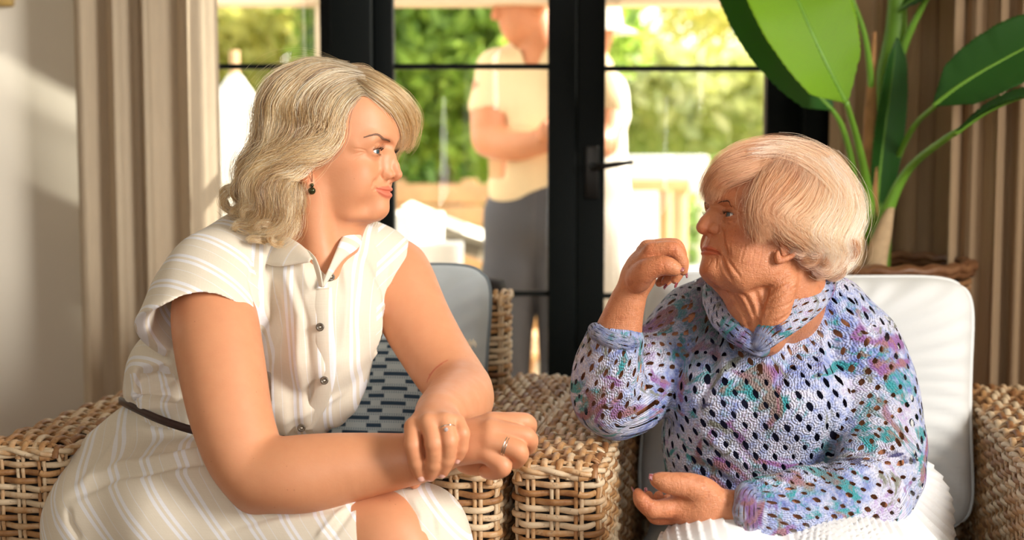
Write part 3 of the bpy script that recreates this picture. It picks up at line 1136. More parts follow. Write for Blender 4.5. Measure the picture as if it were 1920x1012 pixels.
def rad_table(S, tab, lo, hi, k):
    """sections: rows (z, xfront, xback, halfwidth, xmid, exponent)"""
    tab = np.array(sorted(tab)); zt = tab[:, 0]
    # smooth the table
    zz = np.linspace(zt[0], zt[-1], 200)
    cols = cr(tab, 400)
    o = np.argsort(cols[:, 0]); cols = cols[o]

    def fn(x, y, z):
        g = [np.interp(z, cols[:, 0], cols[:, i]) for i in range(1, 6)]
        xf, xb, w, xm, n = g
        dx = x - xm
        u = np.where(dx > 0, dx / (xf - xm), -dx / (xm - xb))
        nn = np.where(dx > 0, n, 2.0)
        v = np.abs(y) / w
        nm = (u ** nn + v ** nn) ** (1 / nn)
        pr = np.sqrt(dx * dx + y * y)
        d = pr * (1 - 1 / np.maximum(nm, 0.05))
        over = np.maximum(np.maximum(z - zt[-1], zt[0] - z), 0)
        return np.where(over > 0, np.sqrt(np.maximum(d, 0) ** 2 + over ** 2), d).astype(np.float32)
    return S.op(fn, lo, hi, k)


def eye_ball(name, H, c, r, gaze, iris, parent):
    """eyeball with iris and pupil; c canonical centre, gaze canonical direction"""
    n, m = 48, 64
    th = np.linspace(0, np.pi, n); ph = np.linspace(0, 2 * np.pi, m, endpoint=False)
    g = np.array(gaze, float); g /= np.linalg.norm(g)
    a = np.cross(g, [0, 0, 1]); a /= np.linalg.norm(a); b = np.cross(a, g)
    rr = np.full(n, r); rr += 0.0007 * np.exp(-(th / 0.42) ** 4)      # cornea
    V = (rr * np.cos(th))[:, None, None] * g + (rr * np.sin(th))[:, None, None] * (np.cos(ph)[None, :, None] * a + np.sin(ph)[None, :, None] * b)
    V = V.reshape(-1, 3) + np.array(c)
    ang = np.repeat(th, m)
    col = np.ones((len(V), 4))
    base = np.array([0.78, 0.74, 0.70])
    col[:, :3] = base
    ir = ang < 0.50
    col[ir, :3] = np.array(iris) * (0.7 + 0.6 * np.sin(np.tile(ph, n)[ir] * 23)[:, None] ** 2)
    col[(ang > 0.44) & (ang < 0.53), :3] *= 0.35
    col[ang < 0.2, :3] = 0.004
    V = H.w(V)
    F = gridf(n, m, wrap=True)
    if np.linalg.det(H.B) < 0: F = F[:, ::-1]
    t = NT('eye_' + name) if False else NT('eye_surface')
    mt = t.done(t.bsdf(t.attr('tint').outputs['Color'], 0.08, Coat_Weight=0.5))
    return mesh_np(name, V, F, mt, parent, attrs={'tint': col})


def lashes(H, pts, lens, dirs, n, r, mat, parent, name='eyelashes', seed=0):
    g = np.random.default_rng(seed)
    c = cr(np.column_stack([pts, lens, dirs]), n)
    C = []
    for q in c:
        p, l, d = q[:3], q[3] * g.uniform(0.8, 1.15), q[4:7] + g.normal(0, 0.12, 3)
        d /= np.linalg.norm(d)
        s = np.linspace(0, 1, 6)[:, None]
        C.append(H.w(p + d * l * s + np.array([0, 0, 1]) * l * 0.45 * s ** 2 * np.sign(q[6] + 1e-6)))
    R = np.linspace(r, r * 0.15, 6)[None] * np.ones((n, 1))
    v, f = tubes(np.array(C), R, 4)
    return mesh_np(name, v, f, mat, parent)


def brow(H, path, wid, n, mat, parent, surf, seed=0, rad=0.00022, ln=0.008):
    """short hairs laid along an arc on the skin; surf(P)-> snaps canonical points to the skin"""
    g = np.random.default_rng(seed)
    pth = cr(np.column_stack([path, wid]), 30)
    pth[:, :3] = surf(pth[:, :3])
    for _ in range(3): pth[1:-1, :3] = 0.25 * pth[:-2, :3] + 0.5 * pth[1:-1, :3] + 0.25 * pth[2:, :3]
    c = cr(pth, 200)
    k = g.integers(0, 185, n)
    p = c[k, :3]; tan = c[k + 14, :3] - p; tan /= np.linalg.norm(tan, axis=1, keepdims=True)
    off = g.uniform(-1, 1, n) * c[k, 3]
    p = p + np.array([0, 0, 1]) * off[:, None]
    up = 0.30 * (1 - k / 185.0) - 0.25 * (off / c[k, 3]) * 0.6
    d = tan + np.array([0, 0, 1]) * up[:, None] + g.normal(0, 0.1, (n, 3))
    d /= np.linalg.norm(d, axis=1, keepdims=True)
    L = ln * g.uniform(0.6, 1.1, n)
    s = np.linspace(0, 1, 5)
    C = p[:, None] + d[:, None] * (L[:, None] * s)[..., None]
    C = surf(C.reshape(-1, 3)).reshape(C.shape)
    C = H.w(C.reshape(-1, 3)).reshape(C.shape)
    v, f = tubes(C, np.linspace(rad, rad * 0.3, 5)[None] * np.ones((n, 1)), 4)
    return mesh_np('eyebrow', v, f, mat, parent)


def snapper(V, N, out=0.0006):
    """snap canonical points sideways-forward to the nearest skin vertex"""
    def f(Q):
        R_ = np.empty_like(Q)
        for i in range(0, len(Q), 200):
            q = Q[i:i + 200]
            d = ((q[:, None] - V[None]) ** 2).sum(2)
            j = np.argsort(d, axis=1)[:, :4]
            w = 1 / (np.take_along_axis(d, j, 1) + 1e-7); w /= w.sum(1, keepdims=True)
            p = (V[j] * w[..., None]).sum(1); nn = (N[j] * w[..., None]).sum(1)
            nn /= np.linalg.norm(nn, axis=1, keepdims=True)
            h = ((q - p) * nn).sum(1, keepdims=True)
            R_[i:i + 200] = q - nn * h + nn * out
        return R_
    return f


def build_head(S, tab, q):
    """face features; q: dict of measurements. S is a symmetric grid in the head's own frame"""
    # skull
    S.ell((0.018, 0, 0.058), (0.094, 0.0745, 0.088), 0.01)
    S.ell((-0.02, 0, 0.03), (0.062, 0.066, 0.07), 0.03)
    rad_table(S, tab, (-0.06, -0.08, -0.09), (0.13, 0.08, 0.1), 0.02)
    ex, ey, ez = q['eye']
    fx = q.get('fx', 0.0)
    # brow ridge, cheekbones, jaw
    S.chain([(q['glab'][0] - 0.008, 0.0, q['glab'][1]), (ex + 0.010, 0.020, ez + 0.019), (ex + 0.001, 0.040, ez + 0.017), (ex - 0.015, 0.053, ez + 0.008)], [0.007, 0.008, 0.007, 0.005], 0.016)
    S.ell((ex - 0.020, 0.040, ez - 0.033), (0.024, 0.020, 0.018), 0.022)
    if q.get('cheek'): S.ell((ex - 0.018, 0.034, ez - 0.048), (0.021 * q['cheek'], 0.018 * q['cheek'], 0.018), 0.02)
    S.chain([(0.010, 0.056, -0.030), (0.020, 0.049, -0.052), (0.055, 0.033, -0.072 + q.get('jz', 0)), (0.086, 0.012, -0.0745 + q.get('jz', 0))], np.array([0.008, 0.009, 0.008, 0.007]) * q.get('jaw', 1), 0.024)
    cx, cz = q['chin']
    S.ell((cx - 0.0150, 0, cz + 0.002), (0.0155, 0.018, 0.0135), 0.012)
    # eye sockets
    S.ell((ex + 0.0215, ey - 0.006, ez + 0.003), (0.0155, 0.020, 0.0125), 0.013, 's')
    S.ell((ex + 0.020, ey - 0.019, ez - 0.001), (0.012, 0.008, 0.012), 0.009, 's')
    # nose
    nb = q['nose']       # list (x, z, r) from nasion to tip
    S.chain([(x, 0, z) for x, z, r in nb], [r for x, z, r in nb], 0.007)
    tx, tz, tr = nb[-1]
    S.chain([(nb[0][0] - 0.006, 0.005, nb[0][1]), (nb[1][0] - 0.009, 0.0085, nb[1][1]), (tx - 0.016, 0.0115, tz + 0.004)], [0.006, 0.007, 0.0075], 0.012)
    S.ell((tx - 0.0125, q.get('alar', 0.0122), tz - 0.0015), (0.0092, 0.0062, 0.0072), 0.0045)
    S.cap((tx - 0.003, 0, tz - 0.006), 0.0042, (tx - 0.016, 0, tz - 0.0095), 0.0042, 0.004)
    S.ell((tx - 0.0085, 0.0064, tz - 0.0098), (0.0058, 0.0029, 0.0036), 0.0022, 's')
    # mouth
    ux, uz = q['ulip']; lx, lz = q['llip']; mx, mz = q['meet']; kx, ky, kz = q['corner']
    S.ell((mx - 0.020, 0, mz), (0.020, 0.026, 0.020), 0.016)
    # lids
    er = 0.0122
    S.ell((ex, ey, ez), (er + 0.0022, er + 0.0022, er + 0.0016), 0.005)
    op = q.get('open', (0.0115, 0.0033))
    sl = q.get('slant', 0.05)
    c_, s_ = math.cos(sl), math.sin(sl)
    R = np.array([[1, 0, 0], [0, c_, s_], [0, -s_, c_]])
    S.ell((ex + 0.0125, ey + 0.0012, ez + q.get('opz', -0.0005)), (0.009, op[0], op[1]), 0.0012, 's', R=R)
    S.ell((ex, ey, ez), er + 0.0001, 0.0, 's')
    return S


def ear(S, c, rk=1.0, tilt=0.15):
    """outer ear on both sides; c = (x, y, z) of its middle"""
    x, y, z = c
    R = np.array([[math.cos(tilt), 0, math.sin(tilt)], [0, 1, 0], [-math.sin(tilt), 0, math.cos(tilt)]])
    def T(a, b, d=0.0): 
        v = np.array([a, 0, b]) @ R
        return (x + v[0] * rk, y + d, z + v[2] * rk)
    S.ell((x - 0.004, y - 0.001, z), (0.014 * rk, 0.0035, 0.026 * rk), 0.004)
    rim = [T(0.010, 0.008, -0.001), T(0.008, 0.022, 0.003), T(-0.003, 0.030, 0.007), T(-0.015, 0.024, 0.010), T(-0.018, 0.008, 0.010), T(-0.013, -0.010, 0.008), T(-0.005, -0.022, 0.005), T(0.005, -0.029, 0.002), T(0.009, -0.020, 0.0)]
    S.chain(rim, [0.0025, 0.0032, 0.0036, 0.0038, 0.0034, 0.0030, 0.0034, 0.0050, 0.0035], 0.003, n=24)
    S.ell(T(-0.003, 0.001, 0.006), (0.0085 * rk, 0.0065, 0.013 * rk), 0.003, 's')
    S.chain([T(-0.004, 0.020, 0.003), T(-0.010, 0.010, 0.0045), T(-0.008, -0.006, 0.004)], 0.0022, 0.003, n=8)
    S.ell(T(0.009, -0.003, 0.002), (0.0045, 0.003, 0.006), 0.003)
    return S


def tintmap(V, q, lips=(1.05, 0.62, 0.58), cheeks=(1.0, 0.80, 0.74), lipd=0.0, side=1, eyeshade=None):
    """colour multipliers of the skin itself: lips, cheeks, nose tip, ears"""
    n = len(V)
    T = np.ones((n, 4)); T[:, :3] = 1
    A = V.copy(); A[:, 1] = np.abs(A[:, 1])
    def mixin(w, c):
        w = np.clip(w, 0, 1)[:, None]
        T[:, :3] = T[:, :3] * (1 - w) + T[:, :3] * np.array(c) * w
    ex, ey, ez = q['eye']
    d = np.linalg.norm((A - (ex - 0.010, 0.044, ez - 0.030)) / (0.03, 0.022, 0.018), axis=1)
    mixin(1.3 * np.exp(-d ** 2 * 1.2) * 0.8, cheeks)
    tx, tz, _ = q['nose'][-1]
    d = np.linalg.norm(A - (tx + 0.004, 0, tz), axis=1) / 0.016
    mixin(np.exp(-d ** 2) * 0.6, cheeks)
    U, D_ = q['_lipd']
    mixin(np.clip((q['_lipr'] - U) / 0.0010 + 0.5, 0, 1), lips)
    # ears and lid rims
    d = np.linalg.norm((A - (-0.003, 0.078, -0.004)) / (0.03, 0.012, 0.04), axis=1)
    mixin(np.exp(-d ** 4) * 0.7, (1.0, 0.80, 0.74))
    if eyeshade is not None:
        d = np.linalg.norm((A - (ex + 0.010, ey + 0.001, ez)) / (0.013, 0.0145, 0.0062), axis=1)
        mixin(np.exp(-d ** 4) * 0.8, eyeshade)
    T[:, :3] = np.clip(T[:, :3], 0, 2)
    return T


def snap_line(V, pts, n=24):
    """the polyline pulled onto the nearest skin"""
    c = cr(pts, n)
    out = []
    for p in c:
        d = ((V - p) ** 2).sum(1)
        j = np.argsort(d)[:3]
        out.append(V[j].mean(0))
    o = np.array(out)
    o[1:-1] = 0.25 * o[:-2] + 0.5 * o[1:-1] + 0.25 * o[2:]
    return o


def face_detail(V, N, q, lines=()):
    """lips, folds and creases pressed into or raised from the skin; canonical coordinates, both sides alike"""
    A = V.copy(); A[:, 1] = np.abs(A[:, 1])
    face = (V[:, 0] > 0.02) | (V[:, 2] < -0.02)
    near = A[face]
    pos = near[V[face][:, 1] > -0.001]
    disp = np.zeros(len(near))
    mx, mz = q['meet']; kx, ky, kz = q['corner']; ux, uz = q['ulip']; lx, lz = q['llip']
    tx, tz, _ = q['nose'][-1]
    ex, ey, ez = q['eye']
    mouth = snap_line(pos, [(mx, 0, mz), (mx - 0.001, 0.009, mz - 0.0004), (mx - 0.007, 0.018, (mz * 2 + kz) / 3), (kx, ky, kz)])
    lk = q.get('lipk', 1)
    d, t = segdist(near, mouth)
    side = near[:, 2] - np.interp(near[:, 1], mouth[:, 1], mouth[:, 2])
    env = np.clip(1.02 - t ** 2.2, 0, 1)
    hu = (uz - mz) * 2.1 * lk; hl = (mz - lz) * 2.0 * lk
    cup = 1 - 0.16 * np.exp(-(near[:, 1] / 0.0022) ** 2) + 0.08 * np.exp(-((near[:, 1] - 0.0055) / 0.003) ** 2)
    hw = np.where(side > 0, hu * cup, hl) * env + 0.0004
    u = np.clip(np.abs(side) / hw, 0, 3)
    ym = near[:, 1] < ky + 0.002
    front = near[:, 0] > kx - 0.012
    bul = np.exp(-((u - 0.5) / 0.42) ** 2) * q.get('lipout', 0.0030) * env * ym * front
    disp += bul
    disp -= np.exp(-(d / 0.0013) ** 2) * q.get('slit', 0.0024) * np.where(near[:, 1] < ky + 0.004, 1, 0)
    lipmask = (u < 1) & ym & front
    q['_lipd'] = (np.full(len(V), 9.0), None)
    q['_lipd'][0][face] = np.where(ym & front, (u - 1) * 0.004, 9.0)
    q['_lipr'] = 0.0
    L = [([(tx - 0.0195, 0.0170, tz - 0.008), (tx - 0.0215, 0.0195, tz - 0.001), (tx - 0.0185, 0.0165, tz + 0.007)], -0.0012, 0.0020),
         ([(tx - 0.022, 0.0205, tz + 0.001), (tx - 0.027, 0.0275, tz - 0.010), (kx - 0.001, ky + 0.0085, kz + 0.010), (kx - 0.004, ky + 0.0090, kz + 0.0005)], -q.get('fold', 0.001), 0.0042),
         ([(ex + 0.0130, ey - 0.010, ez + 0.0055), (ex + 0.0150, ey + 0.001, ez + 0.0085), (ex + 0.008, ey + 0.0135, ez + 0.0048)], -0.0010, 0.0014),
         ([(ex + 0.0150, ey - 0.010, ez - 0.0085), (ex + 0.012, ey + 0.003, ez - 0.0110), (ex + 0.004, ey + 0.014, ez - 0.0085)], -q.get('bag', 0.0004), 0.0024),
         ([(ux + 0.002, 0, uz + 0.005), (tx - 0.016, 0, tz - 0.011)], -0.0007, 0.0022),
         ([(ux, 0.0045, uz + 0.004), (tx - 0.016, 0.0040, tz - 0.011)], 0.0004, 0.0018)] + list(lines)
    for pts, dep, wid in L:
        sl = snap_line(pos, pts)
        d, t = segdist(near, sl)
        disp += dep * np.exp(-(d / wid) ** 2) * np.clip(np.minimum(t, 1 - t) * 6 + 0.25, 0, 1)
        if dep < -0.0004:      # the skin swells beside a crease
            disp -= dep * 0.35 * np.exp(-((d - 1.9 * wid) / wid) ** 2) * np.clip(np.minimum(t, 1 - t) * 6, 0, 1)
    out = V.copy()
    out[face] += N[face] * disp[:, None]
    return out


def ringlet(c0, ax, r0, turns, n, N, seed):
    """a loose coil of strands about an axis"""
    g = np.random.default_rng(seed)
    out = []
    e1 = np.cross(ax, [0.1, 0.2, 1]); e1 /= np.linalg.norm(e1); e2 = np.cross(ax, e1)
    p0 = g.uniform(0, 6.28)
    for i in range(N):
        a = np.linspace(0, 2 * np.pi * turns, n) + g.normal(0, 0.35) + p0
        rr = r0 * np.linspace(1.1, 0.65, n) * g.uniform(0.8, 1.12)
        out.append(np.array(c0) + g.normal(0, 0.0022, 3) + rr[:, None] * (np.cos(a)[:, None] * e1 + np.sin(a)[:, None] * e2) + np.array(ax) * (np.linspace(-0.5, 0.5, n) * 0.042)[:, None])
    return np.array(out)
# ------------------------------------------------------------------ the younger woman: head
YY = 2.22
HY = Head(605, 315, YY, 1, 15)
Syo = 1 / (YY / (FPX))
m_skin_y = skin_mat('fair_tanned_skin', srgb(217, 152, 112), 0.50, 0.08)
young = empty('person', P(330, 900, 2.25) * np.array([1, 1, 0]) + np.array([0, 0, 0.45]), label='woman in a cream striped shirt dress sitting forward with crossed hands', cat='person')
qy = dict(eye=(0.0925, 0.0315, 0.0215), glab=(0.1185, 0.036), chin=(0.1075, -0.0655), nose=[(0.1088, 0.026, 0.0060), (0.1135, 0.014, 0.0056), (0.1188, 0.002, 0.0055), (0.1236, -0.0120, 0.0074)],
          ulip=(0.1110, -0.0342), meet=(0.1075, -0.0380), llip=(0.1090, -0.0430), corner=(0.0915, 0.0275, -0.0332), open=(0.0118, 0.0030), fold=0.0018, lipout=0.0036, cheek=0.95, slant=-0.10, jaw=0.65, alar=0.0108)
taby = [  # z, xf, xb, w, xm, n
    (0.135, 0.060, -0.03, 0.025, 0.02, 2.0), (0.115, 0.094, -0.04, 0.052, 0.03, 2.0), (0.095, 0.1105, -0.05, 0.064, 0.03, 2.0), (0.065, 0.1195, -0.05, 0.068, 0.03, 1.95), (0.046, 0.1200, -0.05, 0.068, 0.03, 1.95), (0.030, 0.115, -0.05, 0.067, 0.03, 1.95),
    (0.015, 0.1075, -0.05, 0.067, 0.03, 1.95), (0.0, 0.105, -0.045, 0.0675, 0.03, 1.9), (-0.015, 0.105, -0.04, 0.066, 0.03, 1.75), (-0.030, 0.1055, -0.03, 0.063, 0.03, 1.62),
    (-0.045, 0.1025, -0.015, 0.058, 0.03, 1.62), (-0.058, 0.1025, 0.0, 0.047, 0.03, 1.7), (-0.070, 0.100, 0.012, 0.036, 0.035, 1.8), (-0.079, 0.091, 0.025, 0.028, 0.045, 1.9), (-0.085, 0.078, 0.04, 0.014, 0.055, 2.0)]
S = SDF((-0.125, -0.125, -0.27), (0.145, 0.125, 0.155), 0.0013, sym=True)
build_head(S, taby, qy)
S.ell((0.050, 0.044, -0.036), (0.032, 0.018, 0.026), 0.022)
ear(S, (-0.004, 0.074, 0.0))
S.sym = False
# neck and upper chest, found from where they show
N0 = HY.c([P(598, 385, YY), P(575, 450, YY + 0.01), P(566, 500, YY + 0.02)])
S.chain(N0, [0.057, 0.058, 0.056], 0.03, n=8)
S.chain(HY.c([P(622, 405, YY), P(606, 470, YY - 0.012), P(592, 520, YY - 0.045), P(592, 548, YY - 0.045)]), [0.040, 0.034, 0.030, 0.022], 0.03, n=8)
# the neck muscle running from behind the ear to the collarbone
S.chain(HY.c([P(588, 345, YY - 0.062), P(590, 420, YY - 0.062), P(602, 480, YY - 0.062), P(606, 505, YY - 0.066)]), [0.010, 0.011, 0.009, 0.006], 0.024, n=8)
V, F = S.mesh()
V = relax(V, F, 1, 0.4)
Nn = vnormals(V, F)
if Nn[np.argmax(V[:, 0])][0] < 0: F = F[:, ::-1]; Nn = -Nn
ex, ey, ez = qy['eye']
yl = [([(ex - 0.001, ey + 0.0165, ez + dz * 0.4 - 0.001), (ex - 0.010, ey + 0.0245, ez + dz * 1.3 - 0.001), (ex - 0.018, ey + 0.029, ez + dz * 2.0 - 0.003)], -0.0005, 0.0012) for dz in (0.003, -0.002, -0.006)]
yl.append(([(0.0915, 0.0300, -0.030), (0.0900, 0.0310, -0.036)], -0.0009, 0.0022))
V = face_detail(V, Nn, qy, yl)
Nn = vnormals(V, F)
tint = tintmap(V, qy, lips=(0.98, 0.60, 0.68), cheeks=(1.0, 0.86, 0.80), eyeshade=(0.93, 0.84, 0.80))
YH = (V, F, tint, Nn)
if np.linalg.det(HY.B) < 0: Fw = F[:, ::-1]
else: Fw = F
young_parts = [(HY.w(V), Fw, tint)]
snap = snapper(V[(V[:, 0] > 0.05) & (V[:, 1] > 0)], Nn[(V[:, 0] > 0.05) & (V[:, 1] > 0)])
snapf = snapper(V[(V[:, 0] > 0.05) & (V[:, 1] < 0)], Nn[(V[:, 0] > 0.05) & (V[:, 1] < 0)])
m_lash = simple('dark_lash', srgb(28, 20, 18), 0.5)
m_brow = simple('brown_eyebrow', srgb(128, 92, 72), 0.6)
for sd in (1, -1):
    ex, ey, ez = qy['eye']
    eye_ball('eye', HY, (ex, ey * sd, ez), 0.0122, (1.0, 0.05 if sd > 0 else -0.02, -0.03), (0.05, 0.085, 0.10), young)
    lp = np.array([(ex + 0.0115, ey - 0.0095, ez + 0.0010), (ex + 0.0137, ey - 0.002, ez + 0.0030), (ex + 0.0122, ey + 0.006, ez + 0.0026), (ex + 0.0070, ey + 0.0125, ez + 0.0002)]) * (1, sd, 1)
    lashes(HY, lp, [0.006, 0.0085, 0.010, 0.009], np.array([(1, -0.3, 0.35), (1, 0.0, 0.4), (1, 0.35, 0.4), (0.8, 0.8, 0.3)]) * (1, sd, 1), 46, 0.00022, m_lash, young, seed=3)
    lp2 = np.array([(ex + 0.0118, ey - 0.006, ez - 0.0034), (ex + 0.0125, ey + 0.003, ez - 0.0044), (ex + 0.0080, ey + 0.0115, ez - 0.0022)]) * (1, sd, 1)
    lashes(HY, lp2, [0.0035, 0.005, 0.005], np.array([(1, -0.2, -0.5), (1, 0.1, -0.5), (0.8, 0.7, -0.4)]) * (1, sd, 1), 22, 0.00013, m_lash, young, seed=4)
    bp = np.array([(ex + 0.0225, 0.012, ez + 0.0175), (ex + 0.020, 0.021, ez + 0.0205), (ex + 0.010, 0.036, ez + 0.0228), (ex - 0.006, 0.048, ez + 0.0180)]) * (1, sd, 1)
    brow(HY, bp, [0.0024, 0.0026, 0.0018, 0.0007], 460, m_brow, young, snap if sd > 0 else snapf, seed=5, ln=0.006)

# ------------------------------------------------------------------ her hair
def guides(H, rows, near=1):
    return [[tuple(H.hp(px, py, n * near)) for px, py, n in r] for r in rows]


ROOT = HY.w((0.02, 0, 0.03))
gy = [
    [(688, 182, .038), (670, 178, .052), (652, 198, .067), (642, 228, .075), (636, 250, .079), (614, 272, .086), (584, 286, .094), (554, 302, .100), (536, 336, .098), (546, 374, .094), (534, 412, .09), (512, 440, .086)],
    [(684, 156, .024), (658, 162, .048), (626, 186, .070), (614, 225, .080), (616, 252, .084), (590, 274, .091), (556, 294, .100), (524, 322, .102), (518, 358, .102), (530, 392, .099), (514, 430, .094), (494, 452, .09)],
    [(682, 146, .015), (635, 142, .042), (592, 172, .068), (578, 212, .080), (584, 248, .087), (558, 278, .094), (524, 302, .10), (504, 336, .104), (510, 372, .104), (512, 406, .10), (492, 438, .096), (482, 450, .09)],
    [(672, 138, .010), (606, 130, .036), (556, 168, .062), (538, 212, .076), (546, 250, .085), (526, 284, .092), (498, 310, .098), (486, 346, .100), (496, 382, .100), (478, 414, .095), (458, 420, .09), (450, 404, .088)],
    [(662, 130, .006), (592, 122, .022), (532, 150, .044), (506, 196, .060), (510, 238, .072), (502, 276, .080), (480, 306, .086), (466, 338, .088), (474, 374, .088), (464, 402, .085), (440, 402, .082), (424, 382, .08)],
    [(652, 124, .002), (584, 118, .006), (528, 142, .020), (496, 190, .034), (488, 238, .046), (480, 278, .052), (462, 304, .056), (458, 332, .058), (466, 360, .058), (448, 386, .056), (428, 378, .054), (416, 366, .052)],
    [(648, 122, -.004), (580, 120, -.014), (530, 146, -.016), (502, 196, -.008), (494, 244, .002), (486, 286, .01), (474, 322, .012), (480, 356, .012), (486, 388, .012), (474, 410, .012), (456, 410, .012), (446, 400, .012)],
    [(648, 124, -.010), (584, 130, -.034), (536, 160, -.044), (512, 210, -.040), (506, 260, -.03), (504, 310, -.03), (508, 360, -.03), (514, 400, -.03), (502, 426, -.03), (490, 436, -.03), (480, 436, -.03), (470, 432, -.03)],
]
Gy = guides(HY, gy)
cols_y = [(0.05, srgb(120, 84, 46)), (0.28, srgb(184, 140, 84)), (0.45, srgb(224, 188, 124)), (0.65, srgb(248, 222, 166)), (0.9, srgb(255, 250, 228))]
m_hair_y = hair_mat('blond_hair', cols_y, 0.2, 1.2, root=0.7)
S1, t1 = strands(Gy, 15000, 44, locks=58, spread=0.0135, tight=0.16, wave=0.0062, wfreq=3.0, curl=1.5, layer=0.020, phs=1.5, lockmix=0.55, center=ROOT, seed=2, frizz=0.0006)
# the far side of the parting: a sweep over the brow, and the fall behind the far cheek
gf = [
    [(668, 152, .036), (690, 170, .040), (712, 184, .034), (732, 200, .018), (747, 226, -.010), (753, 252, -.04), (745, 280, -.062)],
    [(668, 146, .028), (694, 158, .028), (722, 176, .018), (744, 198, -.004), (760, 228, -.034), (760, 256, -.055), (747, 280, -.066)],
    [(664, 131, -.004), (694, 136, -.014), (728, 160, -.026), (758, 186, -.040), (774, 214, -.052), (768, 246, -.062), (750, 272, -.070), (742, 284, -.072)],
    [(670, 136, -.002), (700, 146, -.016), (730, 172, -.030), (752, 198, -.046), (766, 224, -.058), (762, 252, -.070), (748, 274, -.08), (740, 290, -.082)],
    [(676, 142, 0.0), (704, 158, -.014), (726, 184, -.032), (742, 208, -.052), (752, 232, -.066), (750, 260, -.078), (742, 284, -.086), (730, 310, -.09)],
    [(654, 126, -.02), (690, 132, -.05), (716, 170, -.075), (724, 220, -.088), (716, 280, -.095), (706, 340, -.10), (700, 390, -.10), (690, 424, -.095)],
    [(640, 124, -.03), (660, 140, -.07), (680, 190, -.09), (690, 250, -.10), (690, 310, -.10), (690, 360, -.10), (684, 410, -.10), (668, 436, -.095)],
]
S2, t2 = strands(guides(HY, gf), 5200, 44, locks=30, spread=0.011, tight=0.5, wave=0.002, wfreq=2, layer=0.006, center=ROOT, seed=5, frizz=0.0005)
# thick waved tresses on top, and ringlets at the ends
S5, t5 = strands(Gy[:6], 3600, 44, locks=26, spread=0.0085, tight=0.22, wave=0.0085, wfreq=3.1, curl=1.3, layer=0.002, center=ROOT, seed=31, frizz=0.0006, phs=2.0, lockmix=0.3, jroot=0.006, cutvar=0.3)
cl = []
for q, (px, py, n_, r_, tn) in enumerate([(436, 384, .075, .0135, 1.3), (462, 412, .085, .0145, 1.4), (488, 436, .090, .0150, 1.5), (514, 436, .092, .0130, 1.4), (530, 408, .096, .0120, 1.3), (476, 386, .095, .0140, 1.2), (450, 360, .080, .0130, 1.2), (504, 410, .099, .0130, 1.3), (428, 366, .05, .011, 1.1), (540, 380, .096, .0105, 1.2)]):
    ax = HY.n0 * 0.45 + HY.f0 * np.cos(q * 2.1) * 0.5 - HY.u0 * 0.75
    cl.append(ringlet(HY.hp(px, py, n_), ax / np.linalg.norm(ax), r_, tn, 44, 210, q))
S6 = np.concatenate(cl); t6 = 0.25 + 0.75 * np.random.default_rng(3).random(len(S6))
S1 = np.concatenate([S1, S5, S6]); t1 = np.concatenate([t1, np.clip(t5 * 0.6 + 0.42, 0, 1), t6])
Sh = np.concatenate([S1, S2]); th_ = np.concatenate([t1, t2])
# stray hairs
S3, t3 = strands(Gy, 260, 44, locks=120, spread=0.035, tight=0.9, wave=0.006, wfreq=3, center=ROOT, seed=9, frizz=0.0022)
Sh = np.concatenate([Sh, S3]); th_ = np.concatenate([th_, t3 * 0.5 + 0.4])
Rr = np.concatenate([np.full(len(S1), 0.00021), np.full(len(S2), 0.0002), np.full(len(S3), 0.00008)])[:, None] * np.interp(np.linspace(0, 1, 44), [0, 0.7, 1], [1, 0.9, 0.35])[None]


def hair_base(H, name, gd, rad, mat, parent, extra=(), h=0.0028, k=0.012, cutz=None):
    """the mass of hair under the loose strands"""
    pts = [np.array(H.c(np.array(g))) for g in gd]
    lo = np.min([p.min(0) for p in pts], axis=0) - 0.03; hi = np.max([p.max(0) for p in pts], axis=0) + 0.03
    S = SDF(lo, hi, h)
    for p in pts:
        # sink towards the head's axis so that the strands lie on top
        S.chain(p, rad, k, n=14)
    for c, r in extra: S.ell(c, r, k)
    V, F = S.mesh()
    N = vnormals(V, F)
    j = np.argmax(V[:, 2])
    if N[j][2] < 0: F = F[:, ::-1]
    if np.linalg.det(H.B) < 0: F = F[:, ::-1]
    return mesh_np(name, H.w(V), F, mat, parent, attrs={'tone': np.full(len(V), 0.2)})


m_hb_y = simple('blond_hair_mass', srgb(120, 94, 64), 0.6, 0.2, 90)
Gin = [[tuple(HY.hp(px, py, n * 0.78)) for px, py, n in r[1:-2]] for r in gy[1:]]
Gin = [[tuple(np.array(p) * 0.86 + 0.14 * HY.w((0.0, 0.0, HY.c(np.array(p))[2] * 0.9))) for p in g] for g in Gin]
hb = hair_base(HY, 'hair', Gin, 0.011, m_hb_y, young)
curves('hair_strands', Sh, Rr, th_, m_hair_y, hb)
# ------------------------------------------------------------------ the older woman: head
YO = 2.20
HO = Head(1447, 457, YO, -1, 20, pitch=12)
m_skin_o = skin_mat('weathered_tanned_skin', srgb(202, 134, 94), 0.43, 0.10, wr=0.55, spots=0.45)
old = empty('person', P(1500, 900, 2.3) * np.array([1, 1, 0]) + np.array([0, 0, 0.45]), label='older woman with short strawberry blond hair in a blue and purple crochet top', cat='person')
qo = dict(eye=(0.0905, 0.0325, 0.0225), glab=(0.114, 0.040), chin=(0.1085, -0.0635), nose=[(0.1035, 0.033, 0.0070), (0.1120, 0.020, 0.0076), (0.1185, 0.0085, 0.0084), (0.1215, -0.0005, 0.0108)],
          ulip=(0.1110, -0.0300), meet=(0.1075, -0.0340), llip=(0.1095, -0.0385), corner=(0.0900, 0.0260, -0.0365), open=(0.0112, 0.0034), fold=0.0026, bag=0.0012, lipout=0.0022, slit=0.0026, cheek=1.0, slant=0.12, jaw=1.0, alar=0.0138, lipk=0.78)
